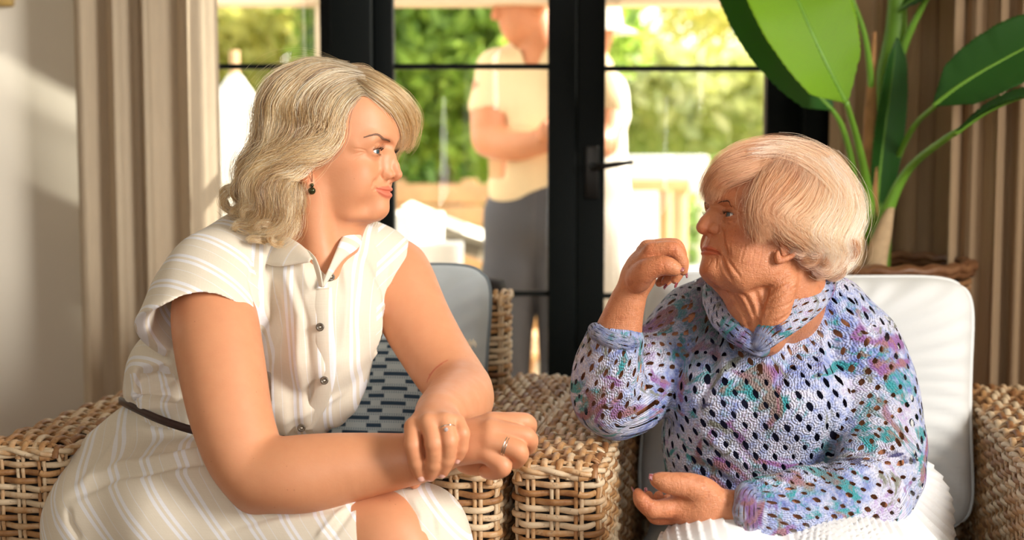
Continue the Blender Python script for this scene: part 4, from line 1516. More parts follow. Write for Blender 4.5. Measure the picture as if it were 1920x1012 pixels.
tabo = [
    (0.135, 0.060, -0.03, 0.025, 0.02, 2.0), (0.115, 0.092, -0.04, 0.052, 0.03, 2.0), (0.095, 0.108, -0.05, 0.064, 0.03, 2.0), (0.065, 0.1165, -0.05, 0.068, 0.03, 1.95), (0.046, 0.1165, -0.05, 0.068, 0.03, 1.95), (0.033, 0.110, -0.05, 0.067, 0.03, 1.95),
    (0.015, 0.1050, -0.05, 0.067, 0.03, 1.9), (0.0, 0.104, -0.045, 0.0675, 0.03, 1.85), (-0.012, 0.107, -0.04, 0.067, 0.03, 1.75), (-0.030, 0.1075, -0.03, 0.065, 0.03, 1.65),
    (-0.045, 0.1075, -0.015, 0.061, 0.03, 1.65), (-0.058, 0.1095, 0.0, 0.054, 0.03, 1.7), (-0.068, 0.107, 0.012, 0.046, 0.035, 1.8), (-0.075, 0.096, 0.025, 0.034, 0.045, 1.9), (-0.081, 0.080, 0.04, 0.016, 0.055, 2.0)]
S = SDF((-0.125, -0.125, -0.25), (0.145, 0.125, 0.155), 0.0013, sym=True)
build_head(S, tabo, qo)
# jowls and loose cheeks
S.ell((0.062, 0.036, -0.058), (0.024, 0.014, 0.018), 0.016)
S.ell((0.045, 0.044, -0.040), (0.03, 0.016, 0.022), 0.018)
ear(S, (0.016, 0.075, 0.001), 1.2)
S.sym = False
# neck: sinewy front, loose skin under the jaw
S.chain(HO.c([P(1458, 500, YO + 0.01), P(1468, 550, YO + 0.02), P(1464, 596, YO + 0.04)]), [0.053, 0.052, 0.048], 0.03, n=8)
S.chain(HO.c([P(1400, 508, YO), P(1414, 552, YO - 0.01), P(1432, 600, YO - 0.025), P(1436, 640, YO - 0.035)]), [0.034, 0.032, 0.028, 0.018], 0.03, n=8)
S.chain(HO.c([P(1352, 521, YO - 0.008), P(1385, 556, YO - 0.02), P(1412, 600, YO - 0.03), P(1428, 640, YO - 0.03)]), [0.006, 0.010, 0.010, 0.010], 0.016, n=10)
S.chain(HO.c([P(1384, 530, YO - 0.040), P(1410, 566, YO - 0.048), P(1428, 610, YO - 0.05)]), [0.005, 0.006, 0.006], 0.012, n=8)
S.chain(HO.c([P(1478, 520, YO - 0.060), P(1462, 570, YO - 0.066), P(1444, 618, YO - 0.060)]), [0.008, 0.010, 0.009], 0.02, n=8)
V, F = S.mesh()
V = relax(V, F, 1, 0.4)
Nn = vnormals(V, F)
if Nn[np.argmax(V[:, 0])][0] < 0: F = F[:, ::-1]; Nn = -Nn
ex, ey, ez = qo['eye']
ol = [([(0.094, 0.028, -0.043), (0.088, 0.034, -0.056), (0.074, 0.038, -0.070)], -0.0018, 0.0030),
      ([(0.086, 0.036, -0.042), (0.078, 0.041, -0.054), (0.066, 0.044, -0.066)], -0.0012, 0.0022),
      ([(0.100, 0.022, -0.045), (0.099, 0.022, -0.060)], -0.0009, 0.0016), ([(0.103, 0.015, -0.047), (0.106, 0.013, -0.056)], -0.0007, 0.0014),
      ([(0.086, 0.040, -0.018), (0.083, 0.040, -0.040)], -0.0008, 0.0018), ([(0.074, 0.048, -0.014), (0.072, 0.047, -0.046)], -0.0008, 0.0016),
      ([(0.062, 0.054, -0.018), (0.060, 0.052, -0.044)], -0.0006, 0.0015),
      ([(0.050, 0.058, -0.020), (0.050, 0.056, -0.046)], -0.0005, 0.0014),
      ([(ex + 0.012, ey - 0.004, ez + 0.011), (ex + 0.010, ey + 0.008, ez + 0.0115), (ex - 0.002, ey + 0.018, ez + 0.004)], -0.0010, 0.0016),
      ([(ex + 0.011, ey + 0.002, ez - 0.016), (ex + 0.000, ey + 0.015, ez - 0.015)], -0.0007, 0.0018)]
for dz, l in ((0.008, 0.012), (0.003, 0.018), (-0.002, 0.022), (-0.007, 0.020), (-0.012, 0.014)):
    ol.append(([(ex - 0.001, ey + 0.0165, ez + dz * 0.4 - 0.001), (ex - 0.010, ey + 0.0245, ez + dz * 1.3 - 0.001), (ex - 0.010 - l * 0.7, ey + 0.030, ez + dz * 2.3 - 0.003)], -0.0010, 0.0013))
for y_ in (0.006, 0.011, 0.016):
    ol.append(([(0.113, y_, -0.024), (0.118, y_ * 0.9, -0.012)], -0.0004, 0.0011))
V = face_detail(V, Nn, qo, ol)
# slack cords and creases of the neck, on the near side
NL = []
for dx in (0, 14, 30, 48, 66):
    NL.append(([HO.c(P(1338 + dx * 1.3, 527 - dx * 0.08, YO - 0.03 - dx * 0.0004)), HO.c(P(1362 + dx * 1.15, 552, YO - 0.045 - dx * 0.0003)), HO.c(P(1392 + dx * 0.8, 590, YO - 0.055)), HO.c(P(1414 + dx * 0.5, 625, YO - 0.05))], -0.0022 + dx * 0.00001, 0.0034))
for y0_ in (536, 556, 578, 600):
    NL.append(([HO.c(P(1440, y0_ + 6, YO - 0.075)), HO.c(P(1470, y0_ - 6, YO - 0.08)), HO.c(P(1505, y0_ - 24, YO - 0.07))], -0.0010, 0.0022))
m_ = (V[:, 2] < -0.05) & (V[:, 1] > -0.03)
sub = V[m_]; dd_ = np.zeros(len(sub))
for pts, dep, wid in NL:
    d_, t_ = segdist(sub, snap_line(sub, pts))
    e_ = np.clip(np.minimum(t_, 1 - t_) * 6 + 0.1, 0, 1)
    dd_ += dep * np.exp(-(d_ / wid) ** 2) * e_ - dep * 0.5 * np.exp(-((d_ - 2 * wid) / wid) ** 2) * e_
V[m_] += Nn[m_] * dd_[:, None]
Nn = vnormals(V, F)
tint = tintmap(V, qo, lips=(0.92, 0.56, 0.54), cheeks=(1.0, 0.74, 0.66), eyeshade=(0.80, 0.70, 0.68))
wk = np.clip(1.0 - 0.75 * np.clip((V[:, 2] - 0.03) / 0.03, 0, 1), 0, 1) * np.where(V[:, 0] > 0.108, 0.35, 1.0)
Fw = F[:, ::-1] if np.linalg.det(HO.B) < 0 else F
old_parts = [(HO.w(V), Fw, tint, wk)]
snap = snapper(V[(V[:, 0] > 0.05) & (V[:, 1] > 0)], Nn[(V[:, 0] > 0.05) & (V[:, 1] > 0)])
snapf = snapper(V[(V[:, 0] > 0.05) & (V[:, 1] < 0)], Nn[(V[:, 0] > 0.05) & (V[:, 1] < 0)])
m_brow_o = simple('dark_pencilled_eyebrow', srgb(72, 48, 44), 0.6)
for sd in (1, -1):
    ex, ey, ez = qo['eye']
    eye_ball('eye', HO, (ex, ey * sd, ez), 0.0122, (1.0, 0.04 if sd > 0 else -0.02, -0.10), (0.07, 0.10, 0.115), old)
    lp = np.array([(ex + 0.0115, ey - 0.0095, ez + 0.0010), (ex + 0.0137, ey - 0.002, ez + 0.0028), (ex + 0.0122, ey + 0.006, ez + 0.0022), (ex + 0.0070, ey + 0.0125, ez - 0.0006)]) * (1, sd, 1)
    lashes(HO, lp, [0.004, 0.006, 0.0065, 0.005], np.array([(1, -0.3, 0.15), (1, 0.0, 0.15), (1, 0.35, 0.15), (0.8, 0.8, 0.05)]) * (1, sd, 1), 36, 0.0002, m_lash, old, seed=3)
    bp = np.array([(ex + 0.0215, 0.014, ez + 0.0155), (ex + 0.018, 0.024, ez + 0.0225), (ex + 0.008, 0.037, ez + 0.0225), (ex - 0.005, 0.047, ez + 0.0130)]) * (1, sd, 1)
    brow(HO, bp, [0.0007, 0.0012, 0.0010, 0.0004], 240, m_brow_o, old, snap if sd > 0 else snapf, seed=5, ln=0.0045, rad=0.0002)

ROOTO = HO.w((0.01, 0, 0.04))
gfr = [   # the fringe swept down to the brow
    [(1470, 292, .03), (1428, 294, .030), (1378, 308, .026), (1352, 328, .018), (1335, 356, .012), (1328, 388, .010)],
    [(1480, 294, .034), (1440, 298, .044), (1392, 314, .042), (1356, 328, .032), (1338, 352, .022), (1329, 380, .018)],
    [(1486, 296, .040), (1452, 304, .056), (1414, 314, .060), (1380, 324, .056), (1354, 334, .042), (1337, 350, .028), (1329, 368, .022)],
]
go = [   # over the temple and ear to the nape
    [(1450, 302, .042), (1440, 316, .060), (1428, 340, .070), (1420, 366, .075), (1420, 398, .078), (1422, 430, .078), (1428, 458, .078)],
    [(1468, 300, .046), (1456, 322, .068), (1440, 352, .078), (1428, 384, .082), (1424, 416, .083), (1426, 440, .083), (1436, 458, .082)],
    [(1482, 299, .048), (1474, 330, .074), (1450, 360, .084), (1428, 388, .090), (1424, 402, .090), (1440, 414, .092), (1470, 420, .092)],
    [(1502, 300, .05), (1506, 336, .076), (1486, 374, .088), (1460, 396, .095), (1458, 404, .095), (1476, 416, .096), (1504, 426, .094), (1520, 440, .090)],
    [(1520, 302, .05), (1536, 344, .074), (1524, 388, .090), (1498, 416, .098), (1496, 436, .098), (1516, 450, .095), (1528, 466, .092), (1520, 484, .086)],
    [(1536, 304, .046), (1562, 346, .066), (1560, 392, .080), (1540, 424, .090), (1536, 446, .091), (1554, 466, .088), (1546, 492, .080), (1522, 496, .076)],
    [(1544, 305, .036), (1580, 344, .046), (1590, 392, .056), (1578, 426, .066), (1568, 450, .070), (1578, 474, .066), (1560, 500, .062), (1532, 506, .06)],
    [(1548, 304, .02), (1580, 334, .022), (1602, 376, .024), (1603, 412, .03), (1590, 444, .034), (1594, 474, .034), (1572, 500, .034), (1546, 510, .034)],
    [(1548, 302, .0), (1574, 328, -.01), (1598, 370, -.01), (1604, 410, -.01), (1596, 444, -.01), (1590, 474, -.01), (1566, 500, -.01), (1538, 508, -.01)],
]
Go = guides(HO, go)
cols_o = [(0.0, srgb(168, 98, 50)), (0.3, srgb(214, 148, 88)), (0.55, srgb(236, 186, 132)), (0.8, srgb(250, 226, 190)), (1.0, srgb(255, 250, 240))]
m_hair_o = hair_mat('strawberry_blond_hair', cols_o, 0.3, 1.1, root=0.5, rootc=srgb(244, 232, 224), rlen=0.4)
m_hb_o = simple('strawberry_blond_hair_mass', srgb(212, 170, 134), 0.7, 0.15, 120)
S1, t1 = strands(Go, 16000, 32, locks=120, spread=0.012, tight=0.55, wave=0.0016, wfreq=1.7, curl=2.2, layer=0.012, center=ROOTO, seed=12, frizz=0.0008, phs=1.2, lockmix=0.45, jroot=0.013)
Sf, tf = strands(guides(HO, gfr), 3600, 32, locks=34, spread=0.010, tight=0.6, wave=0.0010, wfreq=1.3, layer=0.005, center=ROOTO, seed=22, frizz=0.0006, lockmix=0.45)
# the white sheen of light on crown and back, put into the strand tone
c10 = HO.c(S1[:, 10])
k_ = np.clip((0.045 - c10[:, 0]) / 0.09, 0, 1) * 0.75 + 0.35 * np.clip((c10[:, 2] - 0.04) / 0.08, 0, 1)
t1 = np.clip(t1 * 0.5 + 0.62 * k_ + 0.02, 0, 1)
# far side of the parting and the top
gfo = [
    [(1470, 296, .04), (1440, 284, .02), (1396, 290, .01), (1362, 308, .004), (1342, 332, .0), (1331, 360, .0), (1328, 392, .0)],
    [(1520, 290, .02), (1470, 274, -.01), (1420, 276, -.03), (1376, 294, -.04), (1346, 322, -.046), (1330, 356, -.05), (1326, 390, -.052)],
    [(1536, 292, .02), (1500, 276, -.02), (1460, 274, -.05), (1420, 290, -.075), (1390, 330, -.085), (1370, 370, -.088), (1360, 410, -.088)],
    [(1546, 298, .01), (1550, 292, -.03), (1550, 310, -.07), (1550, 350, -.09), (1550, 400, -.095), (1550, 440, -.09), (1540, 480, -.085)],
]
gcr = [   # across the crown
    [(1400, 300, .045), (1450, 296, .050), (1500, 312, .062), (1544, 350, .074), (1566, 392, .082), (1572, 430, .086)],
    [(1410, 292, .025), (1466, 286, .034), (1520, 304, .050), (1562, 342, .062), (1586, 388, .066), (1590, 430, .068)],
    [(1430, 284, .0), (1486, 278, .010), (1540, 298, .028), (1578, 340, .040), (1600, 388, .044), (1602, 428, .048)],
    [(1450, 277, -.03), (1504, 275, -.022), (1556, 300, -.010), (1588, 342, .005), (1606, 390, .012), (1606, 430, .018)],
]
S8, t8 = strands(guides(HO, gcr), 3800, 32, locks=46, spread=0.012, tight=0.65, wave=0.0008, wfreq=1.2, layer=0.006, center=ROOTO, seed=25, frizz=0.0006, lockmix=0.35, jroot=0.016, cutvar=0.45, startvar=0.5)
S2, t2 = strands(guides(HO, gfo), 4200, 32, locks=40, spread=0.012, tight=0.6, wave=0.001, wfreq=1.5, layer=0.006, center=ROOTO, seed=15, frizz=0.0006, lockmix=0.4, jroot=0.012)
S3, t3 = strands(Go, 420, 32, locks=140, spread=0.022, tight=0.95, wave=0.004, wfreq=2, center=ROOTO, seed=19, frizz=0.0028)
# curls at the nape
def curl(c0, ax, r0, turns, n, N, seed):
    g = np.random.default_rng(seed)
    out = []
    for i in range(N):
        a = np.linspace(0, 2 * np.pi * turns, n) + g.uniform(-0.6, 0.6)
        rr = r0 * np.linspace(1, 0.55, n) * g.uniform(0.75, 1.15)
        e1 = np.cross(ax, [0, 0, 1]); e1 /= np.linalg.norm(e1); e2 = np.cross(ax, e1)
        out.append(np.array(c0) + g.normal(0, 0.0035, 3) + rr[:, None] * (np.cos(a)[:, None] * e1 + np.sin(a)[:, None] * e2) + np.array(ax) * (np.linspace(-0.5, 0.5, n) * 0.02)[:, None])
    return np.array(out)


cc = []
for q, (px, py, n_, r_, tn) in enumerate([(1520, 478, .080, .014, 1.2), (1546, 492, .072, .015, 1.1), (1572, 484, .06, .015, 1.2), (1590, 466, .045, .015, 1.0), (1505, 462, .086, .011, 1.1), (1536, 506, .055, .013, 1.2), (1565, 503, .04, .014, 1.2), (1530, 460, .088, .013, 1.0)]):
    ax = HO.n0 * 0.8 + HO.f0 * np.cos(q * 2.1) * 0.4 + HO.u0 * np.sin(q * 2.1) * 0.4
    cc.append(curl(HO.hp(px, py, n_), ax / np.linalg.norm(ax), r_, tn, 32, 320, q))
S4 = np.concatenate(cc); t4 = np.random.default_rng(3).random(len(S4)) * 0.75
So = np.concatenate([S1, S2, S3, S4, Sf, S8]); to = np.concatenate([t1, t2 * 0.7, t3 * 0.4 + 0.5, t4, tf * 0.6, np.clip(t8 * 0.5 + 0.42, 0, 1)])
Ro = np.concatenate([np.full(len(S1), 0.00016), np.full(len(S2), 0.00016), np.full(len(S3), 0.00007), np.full(len(S4), 0.00015), np.full(len(Sf), 0.00016), np.full(len(S8), 0.00015)])[:, None] * np.interp(np.linspace(0, 1, 32), [0, 0.7, 1], [1, 0.9, 0.35])[None]
Gin = [[tuple(HO.hp(px, py, n * 0.8)) for px, py, n in r] for r in go[1:]]
Gin = [[tuple(np.array(p) * 0.90 + 0.10 * HO.w((0.0, 0.0, HO.c(np.array(p))[2] * 0.9))) for p in g[:-1]] for g in Gin]
hbo = hair_base(HO, 'hair', Gin, 0.008, m_hb_o, old)
curves('hair_strands', So, Ro, to, m_hair_o, hbo)
# ------------------------------------------------------------------ the younger woman: arms, hands, dress
def Q(*r):
    """rows (px, py, Y, radius) -> points, radii"""
    return np.array([P(a, b, c) for a, b, c, d in r]), np.array([d for a, b, c, d in r])


def bounds(*pts, pad=0.08):
    a = np.vstack(pts)
    return a.min(0) - pad, a.max(0) + pad


def finger(S, rows, k=0.006, knuckle=0.0012):
    p, r = Q(*rows)
    S.chain(p, r, k, n=3 * len(rows) + 1)
    for i in range(1, len(rows) - 1):
        S.ell(p[i], r[i] + knuckle, 0.003)


def finish(S, it=1, up=None):
    V, F = S.mesh()
    V = relax(V, F, it, 0.45)
    N = vnormals(V, F)
    # orientation: outward at the extreme point
    j = np.argmin(V[:, 1])
    if N[j][1] > 0: F = F[:, ::-1]; N = -N
    return V, F, N


def nail(name, H3, parent, mat, w=0.0062, l=0.0085):
    """small curved plate on a fingertip: H3 = (centre, along, out)"""
    c, a, o = [np.array(x, float) for x in H3]
    a /= np.linalg.norm(a); o = o - a * (o @ a); o /= np.linalg.norm(o); b = np.cross(a, o)
    u = np.linspace(-1, 1, 9); v = np.linspace(-1, 1, 11)
    U, Vv = np.meshgrid(u, v, indexing='ij')
    tip = np.sqrt(np.maximum(1 - np.clip(Vv, 0, 1) ** 2 * 0.55, 0)) * np.sqrt(np.maximum(1 - np.clip(-Vv, 0, 1) ** 4 * 0.6, 0))
    X_ = U * w * tip; Y_ = Vv * l
    Z_ = -(X_ / w) ** 2 * w * 0.45 - 0.0006 * Vv ** 2
    p = c + X_[..., None] * b + Y_[..., None] * a + Z_[..., None] * o
    m = mesh_np(name, p.reshape(-1, 3), gridf(9, 11), mat, parent)
    md = m.modifiers.new('t', 'SOLIDIFY'); md.thickness = 0.0007; md.offset = 0
    return m


H_ = 0.0017
# near (right) arm, forearm across to the far hand
uaN = Q((398, 560, 2.13, .055), (405, 620, 2.09, .056), (418, 700, 2.05, .0545), (436, 790, 2.01, .050), (462, 862, 1.985, .046), (486, 898, 1.97, .040))
faN = Q((492, 896, 1.97, .040), (560, 886, 1.965, .043), (640, 878, 1.962, .040), (715, 868, 1.96, .0325), (775, 860, 1.958, .0265), (820, 850, 1.955, .024))
lo, hi = bounds(uaN[0], faN[0], Q((1000, 800, 1.93, 0))[0], pad=0.07)
S = SDF(lo, hi, H_)
S.chain(uaN[0], uaN[1], 0.02, n=16)
S.chain(faN[0], faN[1], 0.022, n=16)
S.ell(P(478, 925, 1.985), (.022, .022, .022), 0.03)
S.ell(P(560, 900, 1.955), (.06, .034, .034), 0.03)
# hand
S.cap(P(820, 850, 1.953), .023, P(872, 832, 1.945), .024, 0.02)
for a, b, r_ in (((868, 812, 1.955), (921, 791, 1.950), .0135), ((872, 822, 1.945), (920, 805, 1.932), .0145), ((874, 834, 1.938), (918, 826, 1.922), .0140), ((872, 846, 1.938), (914, 850, 1.922), .0130)):
    S.cap(P(*a), .017, P(*b), r_, 0.012)
finger(S, [(921, 791, 1.950, .0125), (984, 791, 1.955, .0108), (990, 806, 1.985, .0095), (972, 822, 1.995, .0085)])
finger(S, [(920, 805, 1.932, .0130), (986, 818, 1.930, .0112), (990, 836, 1.955, .0100), (970, 842, 1.968, .0088)])
finger(S, [(918, 826, 1.922, .0125), (972, 845, 1.912, .0110), (968, 862, 1.930, .0098), (950, 864, 1.946, .0086)])
finger(S, [(914, 850, 1.922, .0120), (943, 874, 1.912, .0102), (928, 884, 1.922, .0090), (908, 884, 1.934, .0078)])
finger(S, [(872, 868, 1.965, .0135), (900, 872, 1.985, .012), (930, 862, 1.99, .010)])
yarm1 = finish(S)
# far (left) arm, coming forward, hand laid over the near wrist
uaF = Q((742, 505, 2.35, .052), (762, 560, 2.325, .050), (785, 610, 2.30, .0485), (830, 685, 2.25, .045), (864, 730, 2.20, .042))
faF = Q((866, 736, 2.19, .042), (862, 752, 2.13, .041), (848, 764, 2.07, .037), (832, 774, 2.01, .031), (822, 780, 1.965, .0265))
lo, hi = bounds(uaF[0], faF[0], P(780, 905, 1.9), pad=0.07)
S = SDF(lo, hi, H_)
S.chain(uaF[0], uaF[1], 0.02, n=14)
S.chain(faF[0], faF[1], 0.022, n=14)
S.cap(P(822, 780, 1.96), .0255, P(816, 788, 1.935), .0250, 0.02)
for a, r_ in (((776, 800, 1.912), .0135), ((804, 792, 1.902), .0140), ((834, 790, 1.902), .0135), ((857, 793, 1.910), .0120)):
    S.cap(P(819 + (a[0] - 819) * 0.35, 783, 1.945), .018, P(*a), r_, 0.012)
FG = {'i': [(776, 800, 1.912, .0122), (774, 834, 1.892, .0108), (781, 866, 1.896, .0102), (788, 890, 1.904, .0088)],
      'm': [(804, 792, 1.902, .0124), (813, 831, 1.884, .0112), (813, 868, 1.892, .0104), (806, 891, 1.904, .0089)],
      'r': [(834, 790, 1.902, .0122), (842, 826, 1.884, .0106), (838, 860, 1.892, .0100), (830, 884, 1.902, .0086)],
      'p': [(857, 793, 1.910, .0108), (866, 812, 1.896, .0096), (864, 838, 1.900, .0090), (858, 857, 1.906, .0077)]}
for q_ in FG.values(): finger(S, q_, 0.0028)
finger(S, [(805, 800, 1.955, .016), (788, 850, 1.985, .0125), (779, 890, 1.985, .0105), (777, 905, 1.972, .0085)])
yarm2 = finish(S)
for V_, F_, N_ in (yarm1, yarm2):
    # warm fingertips and knuckles
    T = np.ones((len(V_), 4))
    tips = [P(*r[i][:3]) for r in FG.values() for i in (1, 3)] + [P(984, 791, 1.95), P(986, 818, 1.925), P(972, 845, 1.91), P(943, 874, 1.91), P(777, 905, 1.97), P(478, 930, 1.96)]
    for tp in tips:
        w = np.exp(-(np.linalg.norm(V_ - tp, axis=1) / 0.012) ** 2)[:, None] * 0.5
        T[:, :3] *= 1 - w * (1 - np.array((1.0, 0.78, 0.72)))
    # the thin red scratch inside the far elbow
    if V_ is yarm2[0]:
        pos = V_[V_[:, 1] < 2.27]
        for ln in ([(806, 716), (822, 700), (842, 686)], [(818, 712), (826, 702), (838, 696)], [(812, 704), (818, 706), (824, 700)]):
            q_ = snap_line(V_, [P(a, b, 2.19) for a, b in ln])
            d_, t_ = segdist(V_, q_)
            w = np.clip(1.3 - d_ / 0.0016, 0, 1)[:, None] * 0.75
            T[:, :3] = T[:, :3] * (1 - w) + np.array((0.82, 0.38, 0.34)) * w
    Fw = F_
    young_parts.append((V_, Fw, T))
# knees and lower thighs under the skirt
kn = Q((560, 1010, 2.02, .064), (690, 1006, 1.985, .057), (738, 1014, 1.965, .054), (745, 1090, 1.955, .050), (750, 1250, 1.98, .044), (755, 1500, 2.02, .036))
kf = Q((600, 990, 2.12, .062), (750, 1005, 2.05, .055), (790, 1020, 2.03, .050), (800, 1100, 2.02, .046), (830, 1300, 2.05, .042), (835, 1480, 2.08, .034))
lo, hi = bounds(kn[0], kf[0], pad=0.09)
lo[2] = 0.02
S = SDF(lo, hi, 0.004)
S.chain(kn[0], kn[1], 0.03, n=24); S.chain(kf[0], kf[1], 0.03, n=24)
for c_, w_ in ((kn[0][-1], 0), (kf[0][-1], 0)):
    S.chain([c_, [c_[0] + 0.02, c_[1], 0.09], [c_[0] + 0.10, c_[1] - 0.10, 0.05]], [.036, .036, .028], 0.02)
V_, F_, N_ = finish(S)
young_parts.append((V_, F_, np.ones((len(V_), 4))))
# torso under the blouse, joining the parts into one figure
tt_ = Q((562, 545, 2.31, .065), (520, 610, 2.30, .09), (450, 700, 2.29, .10), (400, 800, 2.29, .10), (360, 900, 2.28, .11))
lo, hi = bounds(tt_[0], P(780, 500, 2.36), P(400, 560, 2.1), P(600, 1000, 2.0), pad=0.12)
S = SDF(lo, hi, 0.005)
S.chain(tt_[0], tt_[1], 0.04)
S.chain(*Q((398, 560, 2.14, .045), (480, 525, 2.22, .048), (565, 515, 2.29, .045), (660, 508, 2.34, .042), (745, 512, 2.355, .045)), 0.03)
S.chain(*Q((360, 930, 2.24, .095), (560, 1010, 2.03, .062)), 0.04)
S.chain(*Q((400, 930, 2.30, .095), (600, 990, 2.12, .060)), 0.04)
V_, F_, N_ = finish(S)
young_parts.append((V_, F_, np.ones((len(V_), 4))))
vs = np.vstack([p[0] for p in young_parts]); fs = []; n0 = 0
for p in young_parts:
    fs.append(p[1] + n0); n0 += len(p[0])
mesh_np('body', vs, np.vstack(fs), m_skin_y, young, attrs={'tint': np.vstack([p[2] for p in young_parts])})

m_nail = simple('pink_nail', srgb(240, 190, 176), 0.18)
for k_, q_ in FG.items():
    a = P(*q_[2][:3]); b = P(*q_[3][:3])
    ax = b - a; ax /= np.linalg.norm(ax)
    out = np.array([0.05 if k_ != 'i' else 0.12, -1, -0.05])
    nail('fingernail', (b + ax * 0.0015 + out / np.linalg.norm(out) * (q_[3][3] + 0.0010), ax, out), young, m_nail, 0.0052 if k_ != 'p' else 0.0045, 0.0068)

# rings
m_silver = simple('silver', srgb(215, 212, 208), 0.18, Metallic=1.0)
m_gem = simple('clear_gem', srgb(245, 245, 250), 0.03, Transmission_Weight=0.6, IOR=2.2)


def ring(name, c, ax, r, tr, parent, mat, n=40):
    ax = np.array(ax, float); ax /= np.linalg.norm(ax)
    e1 = np.cross(ax, [0.2, 0.3, 1]); e1 /= np.linalg.norm(e1); e2 = np.cross(ax, e1)
    a = np.linspace(0, 2 * np.pi, n + 1)
    pts = np.array(c) + r * (np.cos(a)[:, None] * e1 + np.sin(a)[:, None] * e2)
    return MB().tube(pts, tr, 8, cap=False).build(name, mat, parent)


a, b = P(834, 790, 1.902), P(842, 826, 1.884)
c_ = a * 0.58 + b * 0.42
r1 = empty('ring', c_, label='silver engagement ring with a clear stone on the hand laid on top', cat='ring')
ring('band', c_, b - a, 0.0130, 0.0009, r1, m_silver)
gm = MB(); gc = c_ + np.array([0, -0.0150, 0.003])
gm.lathe([(0.0001, -0.0028), (0.0028, 0.0), (0.0031, 0.0004), (0.0019, 0.0016), (0.0001, 0.0017)], k=8, M=Matrix.Rotation(math.radians(80), 4, 'X'))
gm.v[-1] += gc
gm.build('stone', m_gem, r1, smooth=False)
a, b = P(918, 826, 1.922), P(972, 845, 1.912)
c_ = a * 0.42 + b * 0.58
r2 = empty('ring', c_, label='pair of thin silver bands on the curled hand underneath', cat='ring')
for o_ in (-0.0016, 0.0016):
    ax = (b - a) / np.linalg.norm(b - a)
    ring('band', c_ + ax * o_, b - a, 0.0141, 0.0013, r2, m_silver)

# earring
er = empty('earring', P(585, 330, YY - 0.078), label='drop earring of two dark green beads hanging from the younger woman\'s ear', cat='earring')
m_bead = simple('dark_green_bead', srgb(58, 62, 36), 0.15, 0.5, 300, Metallic=0.6)
m_bronze = simple('bronze_wire', srgb(96, 62, 44), 0.3, Metallic=0.9)
ye = YY - 0.083
MB().tube([P(580, 318, ye + .004), P(583, 316, ye), P(585, 322, ye), P(585, 341, ye)], 0.0006, 6).build('hook', m_bronze, er)
for py, r_ in ((347, .0031), (357.5, .0056)):
    th = np.linspace(0.001, np.pi - 0.001, 14)
    MB().lathe(np.column_stack([np.sin(th), np.cos(th)]) * r_, P(585, py, ye), 20).build('bead', m_bead, er)
MB().tube([P(575, 309, ye), P(570, 313, ye - .001), P(571, 318, ye), P(577, 320, ye + .002)], 0.0009, 6).build('ear_cuff', m_silver, er)

# ------------------------------------------------------------------ shirt dress
def striped(name, base, white, transl=0.06):
    t = NT(name)
    uvn = t.uv()
    sx = t.n('SeparateXYZ', None, Vector=uvn)
    nz = t.noise(uvn, 3, 2).outputs[0]
    u = sx.outputs[0]
    f = t.math('FRACT', t.math('DIVIDE', u, 0.050))
    def band(c, w):
        return t.math('LESS_THAN', t.math('ABSOLUTE', t.math('SUBTRACT', f, c)), w)
    b = t.math('MAXIMUM', band(0.30, 0.055), band(0.50, 0.055))
    b = t.math('MAXIMUM', b, t.math('MULTIPLY', band(0.85, 0.012), 0.6))
    th = t.noise(t.mapping(uvn, (900, 60, 1)), 1, 2).outputs[0]
    th2 = t.noise(t.mapping(uvn, (60, 900, 1)), 1, 2).outputs[0]
    wv = t.math('ADD', th, th2)
    c = t.mix(b, base, white)
    c = t.mix(t.n('MapRange', None, Value=wv, i1=0.7, i2=1.3, i3=0.0, i4=0.22).outputs[0], c, t.mix(1.0, c, (0.78, 0.74, 0.68), 'MULTIPLY'))
    bs = t.bsdf(c, 0.88, t.bump(wv, 0.25, 0.0006), Sheen_Weight=0.15)
    tr = t.n('BsdfTranslucent', None, Color=c)
    return t.done(t.n('MixShader', None, i0=transl, i1=bs, i2=tr))


m_dress = striped('striped_linen', srgb(235, 225, 207), srgb(246, 246, 250))


def E(S, px, py, Y, rx, ry, rz, k=0.05, mode='u', R=None):
    S.ell(P(px, py, Y), (rx, ry, rz), k, mode, R)


lo, hi = P(210, 860, 2.42), P(800, 400, 2.42)
lo = np.array([P(215, 500, 2.3)[0] - 0.02, 1.98, P(400, 850, 2.2)[2]]); hi = np.array([P(800, 500, 2.36)[0] + 0.02, 2.46, P(400, 395, 2.3)[2]])
S = SDF(lo, hi, 0.0026)
for r_ in ((545, 565, 2.29, .145, .115, .125), (500, 650, 2.29, .165, .12, .12), (462, 722, 2.29, .182, .12, .085), (420, 780, 2.29, .150, .115, .062), (620, 600, 2.21, .085, .065, .085), (545, 740, 2.21, .10, .07, .06), (330, 690, 2.25, .07, .09, .06)):
    E(S, *r_)
S.chain(*Q((392, 512, 2.16, .062), (470, 478, 2.22, .062), (560, 486, 2.28, .066), (660, 482, 2.33, .055), (716, 496, 2.35, .052)), 0.04)
S.chain(*Q((655, 468, 2.28, .040), (636, 520, 2.205, .034), (622, 590, 2.17, .040), (610, 660, 2.165, .05)), 0.03)
S.chain(*Q((518, 480, 2.195, .034), (560, 525, 2.155, .034), (585, 590, 2.155, .040), (590, 660, 2.165, .05)), 0.03)
# near cap sleeve
S.chain(*Q((420, 530, 2.17, .072), (385, 580, 2.13, .080), (362, 640, 2.08, .090)), 0.03)
S.chain(*Q((436, 540, 2.19, .045), (385, 600, 2.11, .071), (355, 690, 2.02, .092)), 0.006, 's')
